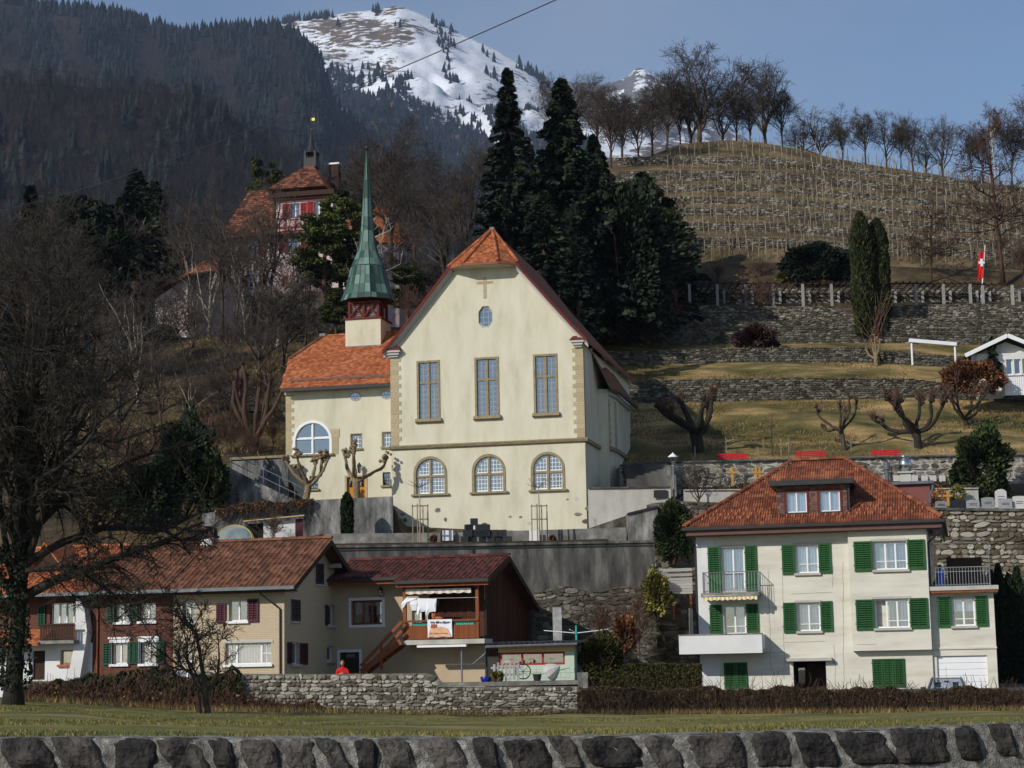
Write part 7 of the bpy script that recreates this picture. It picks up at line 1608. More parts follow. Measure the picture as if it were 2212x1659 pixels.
def tree_type(key, bark, twig, **kw):
 T, C = bare_tree(**kw); TREES[key] = (T.mesh('trunk', bark, True), C.mesh('crown', twig), kw['H'])
def plant_tree(key, name, label, px, py, d, hpx, group=None, rz=None, wide=1.0, sink=.1):
 tm, cm, H = TREES[key]; p = P(px, py, d); h = P(px, py - hpx, d).z - p.z; s_ = h / H
 rz = rg.uniform(0, 6.28) if rz is None else rz
 t = thing(name, label, 'tree', (p.x, p.y, p.z - sink), rz, group); t.scale = (s_ * wide, s_ * wide, s_); link('trunk', tm, t); link('crown', cm, t); return t
tree_type('ash1', 'bark', 'twig', seed=1, H=10, R0=.2, trunk_f=.26, n1=9, n2=8, n3=7, n4=4, l1=.6, ang=(14, 46), rmin=.011); tree_type('ash2', 'bark', 'twig', seed=2, H=10, R0=.19, trunk_f=.24, n1=8, n2=8, n3=7, n4=4, l1=.62, rmin=.011, ang=(10, 42))
tree_type('slim1', 'bark', 'twig', seed=3, H=10, R0=.14, trunk_f=.5, n1=14, l1=.42, ang=(18, 38), rmin=.012); tree_type('slim2', 'bark_brown', 'twig', seed=4, H=10, R0=.13, trunk_f=.36, n1=11, l1=.5, ang=(15, 35), rmin=.012)
tree_type('round1', 'bark', 'twig', seed=5, H=10, R0=.2, trunk_f=.2, n1=10, n3=7, l1=.58, ang=(22, 60), rmin=.012); tree_type('tall1', 'bark', 'twig', seed=6, H=17, R0=.26, trunk_f=.36, n1=11, n2=8, n3=7, l1=.48, ang=(12, 42), rmin=.013)
tree_type('tall2', 'bark_brown', 'twig', seed=7, H=17, R0=.24, trunk_f=.4, n1=12, n2=8, n3=7, l1=.46, ang=(12, 40), rmin=.013); tree_type('birch', 'bark_birch', 'twig_red', seed=8, H=10, R0=.12, trunk_f=.7, n1=10, l1=.28, ang=(20, 40), rmin=.011, droop=.03)
tree_type('thicket', 'twig_red', 'twig_red', seed=9, H=4, R0=.05, trunk_f=.15, n1=12, n2=6, n3=5, n4=2, l1=.75, ang=(8, 38), rmin=.009); tree_type('larch', 'bark_brown', 'twig_red', seed=10, H=10, R0=.13, trunk_f=.85, n1=26, n2=5, n3=4, n4=2, l1=.24, ang=(70, 95), rmin=.012, up=.02)
tree_type('dead', 'bark_birch', 'bark_birch', seed=11, H=9, R0=.09, trunk_f=.8, n1=12, n2=2, n3=2, n4=1, l1=.26, ang=(50, 85), rmin=.012)
KIND = dict(ash1='broad leafless tree with many low limbs', ash2='leafless tree with limbs fanning steeply up', slim1='slender grey leafless tree', slim2='slender brownish leafless tree', round1='short leafless tree with a round crown', tall1='tall grey leafless tree', tall2='tall brownish leafless tree')
CR = 'bare trees along the crest above the vineyard'
for i, (key, px, py, d, h, w) in enumerate([('ash1', 1512, 318, 199, 212, 1.15), ('slim1', 1440, 330, 199, 195, 1), ('slim2', 1470, 325, 201, 150, .9), ('ash2', 1560, 312, 202, 150, 1), ('ash2', 1655, 318, 199, 178, 1), ('slim1', 1690, 322, 200, 162, 1.05), ('slim2', 1620, 316, 203, 125, 1), ('round1', 1774, 350, 199, 138, 1.05), ('round1', 1735, 335, 203, 90, 1),
  ('slim2', 1820, 352, 202, 95, 1), ('ash1', 1915, 364, 200, 112, .8), ('slim1', 1945, 366, 200, 105, .8), ('slim2', 1972, 370, 199, 125, 1), ('ash2', 2036, 380, 199, 150, 1.1), ('slim1', 2100, 394, 199, 128, .8), ('slim2', 2185, 402, 199, 165, 1), ('ash1', 2240, 410, 199, 190, 1), ('slim1', 2122, 398, 202, 110, .9), ('round1', 2000, 374, 204, 70, 1), ('slim2', 1590, 312, 204, 170, .9), ('ash2', 1490, 322, 204, 180, .9)]):
 plant_tree(key, 'bare_tree', KIND[key] + ' on the crest behind the topmost vine stakes', px, py, d, h * rg.uniform(.98, 1.3), CR, None, w * rg.uniform(.9, 1.15))
tm_ = plant_tree('slim1', 'bare_tree', 'bare crest tree holding dark round clumps of mistletoe', 1870, 358, 199, 145, None, 1.0, 1.0)
tb_ = plant_tree('birch', 'birch_tree', 'slender white stemmed birch beside the rusty larch', 2152, 402, 198, 178)
LB = 'reddish bare larch standing among the vineyard terraces'
plant_tree('larch', 'larch_tree', 'reddish bare larch above the flagpole among the vine terraces', 2165, 600, 152, 330, None, .4, 1.1); plant_tree('larch', 'larch_tree', 'reddish bare larch between the columnar cypresses and the flagpole', 2010, 620, 152, 210, None, 2.0, 1.2)
WH = 'bare trees in the wood behind the church'
for i, (key, px, py, d, h, w) in enumerate([('tall1', 845, 560, 165, 375, 1.05), ('tall2', 800, 560, 170, 300, 1), ('tall2', 895, 590, 160, 265, 1.05), ('tall1', 945, 560, 175, 250, 1), ('ash2', 1010, 560, 160, 275, 1.0), ('ash1', 960, 620, 150, 220, 1.1), ('tall2', 1240, 330, 190, 205, 1.0), ('tall1', 1195, 330, 195, 195, .9), ('tall2', 1290, 340, 195, 180, 1),
  ('slim1', 1345, 360, 192, 195, 1.1), ('slim2', 1380, 350, 190, 170, 1.1), ('tall2', 1320, 370, 185, 215, 1.0), ('slim1', 1408, 345, 188, 190, 1.0), ('tall1', 740, 540, 180, 250, 1), ('ash2', 1040, 430, 185, 150, 1), ('slim2', 870, 660, 145, 160, 1.3), ('slim1', 925, 680, 142, 150, 1.3)]):
 plant_tree(key, 'bare_tree', KIND[key] + ' in the dark wood behind the church', px, py, d, h, WH, None, w)
CS = 'bare trees on the slope before the half timbered mansion'; tree_type('thin1', 'bark_pale', 'twig', seed=12, H=17, R0=.2, trunk_f=.42, n1=9, n2=6, n3=5, n4=2, l1=.46, ang=(12, 40), rmin=.012); tree_type('thin2', 'bark', 'twig', seed=13, H=17, R0=.2, trunk_f=.45, n1=9, n2=6, n3=5, n4=2, l1=.44, ang=(12, 38), rmin=.012)
KIND.update(thin1='pale stemmed airy leafless tree', thin2='dark stemmed airy leafless tree')
for i, (key, px, py, d, h, w) in enumerate([('thin1', 452, 742, 157, 330, 1.1), ('thin2', 478, 738, 155, 380, 1.1), ('thin1', 425, 735, 160, 330, 1.1), ('thin2', 575, 742, 152, 420, 1.0), ('thin1', 625, 742, 152, 330, 1.0), ('thin2', 380, 730, 162, 380, 1.1), ('thin1', 530, 738, 155, 300, 1.1), ('thin2', 660, 742, 149, 200, 1.2), ('thin1', 240, 720, 160, 330, 1.0), ('thin2', 505, 742, 153, 300, 1.0), ('thin1', 600, 746, 149, 300, 1.1), ('thin2', 555, 744, 151, 330, 1.0), ('thin2', 400, 860, 130, 300, 1.1), ('thin1', 300, 870, 130, 330, 1.2), ('thin2', 480, 850, 130, 230, 1.2), ('thin2', 350, 960, 117, 280, 1.2), ('thin1', 420, 960, 116, 210, 1.2), ('ash2', 250, 960, 118, 300, 1.1), ('round1', 500, 900, 124, 190, 1.2), ('thin2', 590, 850, 130, 190, 1.2), ('ash1', 330, 800, 140, 240, 1.2), ('thin2', 200, 900, 125, 330, 1.2), ('tall2', 60, 760, 150, 400, 1.1), ('tall1', 150, 800, 140, 360, 1.1), ('tall2', -20, 800, 140, 420, 1.1), ('ash1', 560, 820, 140, 230, 1.2), ('slim1', 610, 800, 142, 240, 1.3)]):
 plant_tree(key, 'bare_tree', KIND[key] + ' on the slope before the pink mansion', px, py, d, h, CS, None, w)
plant_tree('dead', 'dead_tree', 'pale dead tree with bare side branches right of the copper spire', 822, 700, 140, 240, None, .6)
TG = 'reddish scrub on the slope'
for (px, py, d, h) in [(560, 860, 126, 60), (420, 900, 122, 90), (360, 1010, 113, 100), (300, 1040, 112, 110), (520, 930, 119, 70), (470, 870, 126, 80), (590, 960, 116, 60), (250, 1000, 114, 110), (500, 980, 114, 90), (540, 985, 113, 70), (470, 975, 115, 110), (1340, 700, 141, 100), (1430, 700, 141, 80), (880, 690, 138, 80), (930, 700, 136, 90), (980, 690, 138, 80), (2210, 600, 150, 90), (2160, 560, 158, 70), (1550, 610, 152, 50), (1640, 600, 153, 50), (2060, 420, 196, 50), (2120, 430, 194, 60), (1330, 560, 152, 120)]:
 plant_tree('thicket', 'thicket', 'reddish leafless scrub growing on the steep hillside', px, py, d, h, TG, None, 1.2)
for (px, py, d, h, l) in [(1410, 752, 140.5, 150, 'bare shrub tree before the pergola wall left of the plum shrub'), (1640, 692, 145.2, 110, 'spreading bare shrub tree on the terrace before the left pergola bay'), (590, 1172, 103, 75, 'bare garden shrub before the grey forecourt wall'), (1380, 1400, 97, 145, 'large bare shrub at the foot of the dark terrace wall'), (1300, 1390, 97, 100, 'low red twigged scrub beside the clothes dryer')]:
 plant_tree('thicket', 'bare_shrub', l, px, py, d, h, None, None, 1.2)
plant_tree('ash2', 'young_tree', 'young bare tree before the pale cemetery planter wall', 1508, 1092, 103.5, 130, None, 1.0, 1.1)
for i, (px, l) in enumerate([(907, 'young staked tree before the arched church window nearest the wing'), (1165, 'young staked tree before the arched church window nearest the choir')]):
 p = P(px, 1172, 101.8); t = thing('staked_tree', l, 'tree', p); tk = MB(); h = 2.9; tk.tube([(0, 0, -.1), (.02, 0, h * .5), (0, .02, h)], [.04, .035, .025], 6); tk.build('trunk', 'bark_pale', t)
 cr = MB(); r = random.Random(px)
 for k in range(5):
  a = k * 1.3; q = wander(r, Vector((0, 0, h)), Vector((math.cos(a), .4 * math.sin(a), .25)), .75, 4, .15, .06); cr.tube(q, [.02, .016, .013, .01, .008], 4)
  for e in range(3): j = r.randrange(1, 4); cr.tube(wander(r, q[j], Vector((r.gauss(0, 1), r.gauss(0, 1), .6)), .25, 2, .1, .1), [.008, .007, .005], 3)
 cr.build('crown', 'twig', t)
 for (x, y) in ((-.38, .1), (.42, .1), (-.1, -.4), (.15, .45)): boxobj('stake', t, 'stake', x - .03, x + .03, y - .03, y + .03, -.05, 2.0)
 for z in (1.2, 1.9): boxobj('crossbar', t, 'stake', -.42, .46, .07, .13, z, z + .06)
# big ivy clad tree, small orchard tree
tree_type('giant', 'bark_dark', 'bark_dark', seed=23, H=17.5, R0=.38, trunk_f=.4, n1=12, n2=10, n3=9, n4=6, ang=(12, 60), l1=.52, up=.05, rmin=.008, wob=.16, droop=.045, tw=.16)
p = lawn(28, 63.5); GT = thing('ivy_clad_tree', 'huge dark bare tree with an ivy covered trunk and drooping branches over the row houses', 'tree', p, 2.2); link('trunk', TREES['giant'][0], GT); link('crown', TREES['giant'][1], GT); GT.scale = (.82, .82, 1)
r = random.Random(8); ex = MB(); exT = MB()
for (az, el, L, z, R) in ((-.25, .36, 8.0, 3.3, .19), (.1, .62, 8.5, 4.3, .16), (-.5, .2, 6.5, 4.1, .11), (-.1, .9, 8, 5, .15), (2.9, .5, 7, 4.5, .16)):
 d = Vector((math.cos(az) * math.cos(el), math.sin(az) * math.cos(el), math.sin(el))); q = wander(r, Vector((0, 0, z)), d, L, 9, .12, -.035); exT.tube(q, [R * (1 - .085 * i) for i in range(10)], 8)
 for k in range(28):
  j = r.randrange(2, 9); a = wander(r, q[j], d + Vector((r.gauss(0, .7), r.gauss(0, .7), r.gauss(-.1, .5))), r.uniform(1.2, 3), 5, .2, -.1); ex.tube(a, [.04, .032, .025, .02, .015, .01], 4, cap=False)
  for m_ in range(9):
   j2 = r.randrange(1, 5); b = wander(r, a[j2], Vector((r.gauss(0, 1), r.gauss(0, 1), r.gauss(-.35, .6))), r.uniform(.4, 1.1), 4, .25, -.07); ex.tube(b, [.014, .012, .01, .008, .007], 3, cap=False)
   for m3 in range(4): j3 = r.randrange(1, 4); ex.tube(wander(r, b[j3], Vector((r.gauss(0, 1), r.gauss(0, 1), r.gauss(-.2, .7))), r.uniform(.15, .45), 2, .3, 0), [.008, .007, .006], 3, cap=False)
eo = exT.build('limb', 'bark_dark', GT, True); eo.rotation_euler.z = -2.2; eo = ex.build('hanging_branches', 'bark_dark', GT); eo.rotation_euler.z = -2.2
g = np.random.RandomState(4); n = 2600; z = g.uniform(.5, 5.2, n); a = g.uniform(0, 6.28, n); rr = (.5 + .14 * g.rand(n)) * (1 - .05 * z) + .12 * np.sin(a * 3 + z); C = np.stack([rr * np.cos(a), rr * np.sin(a), z], 1)
link('ivy', quads_mesh('ivy', C, .11, 'conifer', 4, 1.2), GT)
tree_type('orchard', 'bark', 'twig', seed=34, H=5.3, R0=.13, trunk_f=.33, n1=6, n2=9, n3=8, n4=4, ang=(30, 62), l1=.52, up=.1, rmin=.008, wob=.17, tw=.2)
p = lawn(450, 68); t = thing('orchard_tree', 'small bare fruit tree on the lawn before the cream brick house', 'tree', p, .8); link('trunk', TREES['orchard'][0], t); link('crown', TREES['orchard'][1], t); t.scale = (1, 1, .98)
p = lawn(428, 66); t = thing('wooden_stump_post', 'short leaning grey post on the lawn beside the fruit tree', 'post', p); mb = MB(); mb.tube([(.05, 0, -.1), (0, 0, .4), (-.06, 0, .75)], [.1, .09, .075], 8); mb.build('post', 'wood_dark', t)
# pollards
def pollard(px, py, d, hpx, arms, label, bark, name='pollarded_tree', tr=.2, twigs=0, seed=1, spread=1.0, tf=.45, knob=1.0, upw=.13, tw_l=.6):
 r = random.Random(seed); p = P(px, py, d); H = P(px, py - hpx, d).z - p.z; t = thing(name, label, 'tree', p); T = MB(); C = MB(); K = MB()
 tp = wander(r, Vector((0, 0, -.2)), Vector((0, 0, 1)), H * tf + .2, 5, .05, .02); T.tube(tp, [tr * 1.25, tr * 1.05, tr, tr * .95, tr, tr * 1.1], 9)
 for k in range(arms):
  az = (k / arms) * 2 * math.pi + r.uniform(-.35, .35); el = r.uniform(.1, .5); d0 = Vector((math.cos(az) * math.cos(el), .7 * math.sin(az) * math.cos(el), math.sin(el)))
  L = H * (1 - tf) * r.uniform(.85, 1.15) * 1.35; q = wander(r, tp[-1] + Vector((0, 0, r.uniform(-.25, .1))), Vector((d0.x * spread, d0.y * spread, d0.z)), L, 11, .15, upw); T.tube(q, [(tr * .55 * (1 - .045 * i) + .01) * r.uniform(.82, 1.2) for i in range(12)], 7)
  ends = [q[-1], q[-3] + Vector((r.gauss(0, .12), r.gauss(0, .1), .12)), q[-2] + Vector((r.gauss(0, .15), r.gauss(0, .1), .1))]
  for e in ends[:2 if knob < 1 else 3]:
   T.tube([q[-3], e], [tr * .3, tr * .25], 5)
   for m_ in range(5):
    c = e + Vector((r.gauss(0, .07), r.gauss(0, .07), r.gauss(.04, .08))) * knob; rad = r.uniform(.06, .11) * knob; K.lathe([(rad * .3, -rad), (rad * .9, -rad * .4), (rad, 0), (rad * .8, rad * .5), (rad * .3, rad)], 6, tuple(c))
   for m_ in range(twigs): C.tube(wander(r, e, Vector((r.gauss(0, .6), r.gauss(0, .6), 1)), tw_l * r.uniform(.4, 1.1), 3, .12, .08), [.022, .02, .017, .013], 3, cap=False)
 link('trunk', T.mesh('trunk', bark, True), t); stuff(link('knobs', K.mesh('knobs', bark, False), t))
 if twigs: C.build('crown', 'twig_red', t)
 return t
pollard(661, 1086, 107.5, 104, 6, 'pollarded plane tree with stubby fists left of the ochre church door', 'bark_plane', tr=.19, seed=3, spread=1.15, tf=.42); pollard(770, 1080, 107.5, 110, 4, 'pollarded plane tree with stubby fists before the ochre church door', 'bark_plane', tr=.2, seed=6, spread=.9, tf=.42)
pollard(1510, 995, 116.5, 140, 6, 'thick dark pollarded tree beside the red bench nearest the street lamp', 'bark_dark', tr=.38, twigs=34, seed=11, spread=1.2, tf=.45, knob=1.2); pollard(1827, 990, 116, 125, 6, 'slender pollarded tree between the middle and the far red bench', 'bark', tr=.15, twigs=10, seed=12, spread=1.0, tf=.5, knob=.7, tw_l=.4)
pollard(1986, 990, 116, 135, 7, 'pollarded tree right of the red bench nearest the dark evergreen shrub', 'bark_dark', tr=.26, twigs=26, seed=13, spread=1.25, tf=.42, knob=1.0); pollard(548, 990, 114.5, 150, 9, 'large pollarded tree with upright limbs above the stair wall', 'bark_brown', tr=.3, twigs=26, seed=14, spread=.4, tf=.26, knob=.9, upw=.36)
pollard(2090, 960, 122, 130, 6, 'bare pollarded tree below the white chalet', 'bark_dark', tr=.16, twigs=14, seed=15, spread=1.0, tf=.45, knob=.8)
t = pollard(1893, 800, 136, 62, 4, 'gnarled pollard stump with long thin shoots beside the garden steps', 'bark_plane', tr=.16, twigs=3, seed=16, spread=.3, tf=.5, knob=.8, tw_l=4.5)
# conifers
def conifer(seed, H, R, nb, per, size, mat, bark='bark_brown', shape=1.0, droop=.35, base=.06, name='c', irregular=.2):
 g = np.random.RandomState(seed); wh = max(6, nb // 7); z = base + (1 - base) * ((np.arange(nb) // 7 + .5) / wh) + g.normal(size=nb) * .006; z = np.clip(z, base, .99); az = g.uniform(0, 6.28, nb) + np.arange(nb) * 2.4
 L = R * (1 - z) ** shape * g.uniform(1 - irregular * 1.5, 1 + irregular, nb) + .04 * R
 t = g.rand(nb, per) ** .6; s_ = L[:, None] * t; zz = (z * H)[:, None] - droop * s_ * (.4 + .6 * t) + .10 * s_ * (t > .85); lat = g.normal(size=(nb, per)) * (.06 + .13 * s_) * (1.05 - .75 * t)
 X = s_ * np.cos(az)[:, None] - lat * np.sin(az)[:, None]; Y = s_ * np.sin(az)[:, None] + lat * np.cos(az)[:, None]; Z = zz + g.normal(size=(nb, per)) * size * .35
 C = np.stack([X, Y, Z], -1).reshape(-1, 3); dirs = np.stack([np.broadcast_to(np.cos(az)[:, None], X.shape), np.broadcast_to(np.sin(az)[:, None], X.shape), np.full(X.shape, -.35)], -1).reshape(-1, 3)
 rn = np.repeat(g.rand(nb), per) * .6 + g.rand(nb * per) * .4
 me = quads_mesh('crown', C, size, mat, seed, 1.9, 0, dirs, rn); T = MB(); T.tube([(0, 0, -.3), (0, 0, H * .5), (0, 0, H * .97)], [R * .07 + .06, R * .045 + .04, .02], 8)
 for k in range(0, nb, 3): T.tube([(0, 0, z[k] * H), (L[k] * .8 * math.cos(az[k]), L[k] * .8 * math.sin(az[k]), z[k] * H - droop * L[k] * .55)], [.05, .015], 4, cap=False)
 return T.mesh('trunk', bark), me, H
TREES['spruce1'] = conifer(1, 20, 3.9, 245, 80, .3, 'conifer_dark', irregular=.32); TREES['spruce2'] = conifer(2, 20, 5.2, 266, 90, .32, 'conifer_dark', shape=.8, droop=.3, irregular=.4); TREES['spruce3'] = conifer(3, 14, 3.4, 175, 70, .3, 'conifer_dark', shape=.85, irregular=.35)
TREES['yewb'] = conifer(14, 12, 4.4, 210, 60, .27, 'thuja', shape=.5, droop=.5, irregular=.5); TREES['yew'] = conifer(4, 12, 4.4, 231, 75, .28, 'conifer_dark', shape=.55, droop=.5, irregular=.4); TREES['smallspruce'] = conifer(7, 5, .95, 120, 40, .2, 'conifer', shape=.8)
def pine(seed, H, R, clumps, per, size, mat):
 g = np.random.RandomState(seed); T = MB(); Cs = []; rn = []; T.tube([(0, 0, -.3), (.1, 0, H * .5), (0, .1, H * .95)], [.28, .2, .06], 8)
 for k in range(clumps):
  z = H * g.uniform(.28, 1.0); rad = R * math.sqrt(max(.05, 1 - ((z / H - .5) / .55) ** 2)) * g.uniform(.3, 1.0); a = g.uniform(0, 6.28); c = np.array([rad * math.cos(a), rad * math.sin(a), z]); s_ = g.uniform(.5, 1.0)
  q = g.normal(size=(per, 3)); q /= np.linalg.norm(q, axis=1)[:, None]; q *= (g.rand(per, 1) ** .4) * np.array([1.0, 1.0, .5]) * s_; Cs.append(c + q); rn.append(np.full(per, g.rand()) * .6 + g.rand(per) * .4)
  T.tube([(0, 0, z - rad * .35), tuple(c - np.array([0, 0, .15]))], [.06, .025], 4, cap=False)
 return T.mesh('trunk', 'bark_brown'), quads_mesh('crown', np.concatenate(Cs), size, mat, seed, 2.2, .3, None, np.concatenate(rn)), H
TREES['pine1'] = pine(1, 10, 2.8, 70, 230, .17, 'pine_green'); TREES['pine2'] = pine(2, 12, 3.4, 80, 230, .18, 'pine_green'); TREES['pine3'] = pine(3, 12, 3.6, 80, 220, .2, 'conifer')
def evergreen(key, name, label, px, py, d, h, wide=1.0, group=None): return plant_tree(key, name, label, px, py, d, h, group, None, wide)
evergreen('spruce1', 'spruce_tree', 'tall dark narrow spruce behind the church gable', 1106, 720, 140, 572, 1.0); evergreen('spruce2', 'fir_tree', 'broad dark fir towering right of the church gable', 1222, 730, 143, 560, 1.0)
evergreen('spruce3', 'spruce_tree', 'dark spruce filling the gap under the broad fir beside the church roof', 1180, 740, 132, 330, 1.3); evergreen('yewb', 'yew_tree', 'wide brownish evergreen left of the vineyard', 1395, 640, 148, 270, 1.0); evergreen('yew', 'yew_tree', 'dark evergreen between the broad fir and the vineyard evergreen', 1300, 720, 138, 370, .9)
evergreen('yewb', 'yew_tree', 'brownish evergreen at the left edge of the vineyard terraces', 1445, 640, 150, 215, 1.1); evergreen('yew', 'yew_tree', 'wide evergreen filling the wood below the vineyard evergreen', 1365, 700, 143, 260, 1.3); evergreen('spruce2', 'fir_tree', 'dark fir closing the gap between the broad fir and the vineyard', 1290, 660, 150, 370, 1.0); evergreen('spruce3', 'spruce_tree', 'low dark spruce just behind the right verge of the church roof', 1250, 740, 128, 230, 1.2); evergreen('yew', 'yew_tree', 'dark evergreen low behind the church choir', 1330, 660, 143, 190, .9); evergreen('spruce2', 'fir_tree', 'dark fir behind the tall narrow spruce', 1150, 640, 156, 330, .9)
evergreen('pine1', 'pine_tree', 'yellow green pine between the mansion and the copper spire', 700, 655, 148, 200, 1.1); evergreen('pine2', 'pine_tree', 'yellow green pine hiding the right corner of the mansion', 735, 680, 150, 260, 1.0); evergreen('pine1', 'pine_tree', 'pine tree just right of the spire base', 880, 690, 142, 120, 1.3); evergreen('pine1', 'pine_tree', 'low pine left of the belfry', 725, 720, 140, 100, 1.2)
evergreen('pine3', 'pine_tree', 'dark green pine on the left hillside above the white row house', 165, 760, 158, 340, 1.1); evergreen('pine3', 'pine_tree', 'dark green pine behind the left hillside pine', 225, 740, 170, 300, 1.0); evergreen('spruce3', 'spruce_tree', 'dark spruce left of the pink mansion annex', 290, 740, 168, 375, 1.2); evergreen('spruce3', 'spruce_tree', 'dark spruce touching the roof of the pink annex', 330, 720, 178, 330, 1.2); evergreen('spruce1', 'spruce_tree', 'dark spruce at the left end of the hillside wood', 60, 760, 172, 360, 1.5); evergreen('pine2', 'pine_tree', 'pine rising behind the mansion roof', 570, 600, 185, 250, .7)
evergreen('smallspruce', 'spruce_tree', 'small spruce beside the white chalet', 2147, 835, 126.5, 110, 1.0)
def column(px, py, d, hpx, wpx, label, mat, name='columnar_cypress', n=7000, size=.16, seed=1, tip=1.0):
 g = np.random.RandomState(seed); p = P(px, py, d); H = P(px, py - hpx, d).z - p.z; R = wpx / 2 / FPX * d; u = g.rand(n); prof_ = np.clip(np.minimum(1, (1 - u) * 5 * tip) ** .6, 0, 1) * (.8 + .2 * np.minimum(1, u * 6)); a = g.uniform(0, 6.28, n)
 rr = R * prof_ * (1 - .16 * g.rand(n) ** 2) * (1 + .09 * np.sin(a * 5 + u * 17) + .05 * np.sin(a * 9 - u * 31)); C = np.stack([rr * np.cos(a), rr * np.sin(a), u * H], 1)
 t = thing(name, label, 'tree', p); T = MB(); T.tube([(0, 0, -.2), (0, 0, H * .7)], [R * .25, .03], 6); T.build('trunk', 'bark_brown', t); dr = np.stack([np.cos(a) * .5, np.sin(a) * .5, np.full(n, .8)], 1); link('crown', quads_mesh('crown', C, size, mat, seed, 1.9, .4, dr), t); return t
column(1868, 718, 141.5, 258, 46, 'left of two tall dark columnar cypresses on the terraces', 'thuja', seed=1, n=9000, size=.2); column(1903, 716, 142.2, 242, 44, 'right of two tall dark columnar cypresses, slightly shorter', 'thuja', seed=2, n=9000, size=.2)
column(750, 1164, 103.6, 98, 24, 'narrow dark columnar cypress before the grey forecourt wall', 'conifer', seed=3, n=4000, size=.12)
for k, (px, h) in enumerate([(2152, 150), (2168, 165), (2190, 145), (2208, 160)]): column(px, 1480, 98, h + 95, 22, 'slim columnar cypress in the row behind the garage annex', 'conifer', seed=5 + k, n=2500, size=.16)['group'] = 'cypresses in a row behind the garage annex'
def bush(px, py, d, wpx, hpx, label, mat, n=5000, size=.16, seed=1, name='shrub', depth=None, lob=.16, cat='shrub', shell=.35, twigs=True):
 g = np.random.RandomState(seed); p = P(px, py, d); H = P(px, py - hpx, d).z - p.z; R = wpx / 2 / FPX * d; q = g.normal(size=(n, 3)); q /= np.linalg.norm(q, axis=1)[:, None]; q[:, 2] = np.where(q[:, 2] < -.75, -q[:, 2], q[:, 2])
 k = 1 + lob * np.sin(q[:, 0] * 5 + seed) * np.sin(q[:, 2] * 6 + 2 * seed) + lob * np.sin(q[:, 1] * 7 + q[:, 0] * 3); rad = k * (1 - shell * g.rand(n) ** 1.5)
 C = np.stack([q[:, 0] * R * rad, q[:, 1] * (depth or R) * rad, H * .5 + q[:, 2] * H * .5 * rad], 1); t = thing(name, label, cat, p); link('foliage', quads_mesh('foliage', C, size, mat, seed, 1.5), t)
 T = MB(); r = random.Random(seed)
 for i in range(7): T.tube(wander(r, Vector((0, 0, -.1)), Vector((r.gauss(0, .5), r.gauss(0, .5), 1)), H * .8, 4, .15, .05), [.05, .04, .03, .02, .012], 4, cap=False)
 T.build('stem', 'bark_brown', t); return t
bush(1340, 730, 139, 230, 300, 'dark evergreen thicket closing the wood behind the church choir', 'conifer_dark', 16000, .3, 41, lob=.3, depth=3); bush(1430, 660, 148, 120, 200, 'loose brownish evergreen thicket beside the lowest vineyard wall', 'thuja', 4500, .26, 42, lob=.4, depth=2.5, shell=.8); bush(398, 1125, 107, 95, 200, 'dark evergreen bush on the bank above the row house chimney', 'conifer', 9000, .2, 51, lob=.35); bush(458, 1118, 106.4, 62, 135, 'ivy covered bush left of the outdoor stair', 'ivy', 6000, .16, 52, lob=.3); bush(325, 1135, 107, 110, 130, 'low dark evergreen bush above the brown house roof', 'conifer', 7000, .2, 53, lob=.35); bush(250, 1140, 108, 120, 110, 'dark bramble bush above the white house roof', 'hedge_brown', 6000, .18, 54, lob=.35); bush(1762, 616, 151, 140, 84, 'broad dark rounded yew above the pergola', 'conifer_dark', 9000, .22, 1); bush(1633, 772, 138.6, 88, 66, 'rounded plum coloured shrub on the narrow grass strip', 'plum_leaf', 5000, .2, 2); bush(2122, 1085, 108, 105, 150, 'dark glossy evergreen shrub beside the gravestones', 'ivy', 9000, .2, 3, lob=.25)
bush(2100, 860, 126, 130, 80, 'rusty leaved climber hanging over the wall below the white chalet', 'rust_leaf', 4500, .18, 4, depth=.8); bush(1350, 1412, 93, 45, 80, 'orange leaved shrub beside the clothes dryer', 'rust_leaf', 2500, .12, 5); bush(1420, 1330, 96.5, 50, 88, 'yellow green bamboo clump beside the boarded fence', 'yellow_leaf', 3500, .14, 6, lob=.3)
bush(1300, 1478, 86.5, 90, 112, 'clipped green hedge bush beside the garden shed', 'hedge_green', 9000, .11, 7, depth=.8, lob=.06); bush(1455, 1215, 103.0, 76, 130, 'glossy ivy hanging over the wall beside the boarded fence', 'ivy', 8000, .15, 8, depth=.5, lob=.12); bush(1690, 612, 152, 26, 26, 'small yellow green shrub beside the dark rounded yew', 'yellow_leaf', 1200, .14, 9)
for i, (px, l) in enumerate([(936, 'small round brown shrub left of the dark gravestone stack'), (1193, 'small round brown shrub right of the dark gravestone stack')]): bush(px, 1171, 101.2, 15, 15, l, 'rust_leaf', 900, .06, 20 + i)
bush(1074, 1474, 84, 22, 24, 'yellow green shrub in the blue pot', 'yellow_leaf', 1500, .07, 24)
for i, (px, py, d, w, h) in enumerate([(1080, 1492, 84.3, 10, 10)]): pass
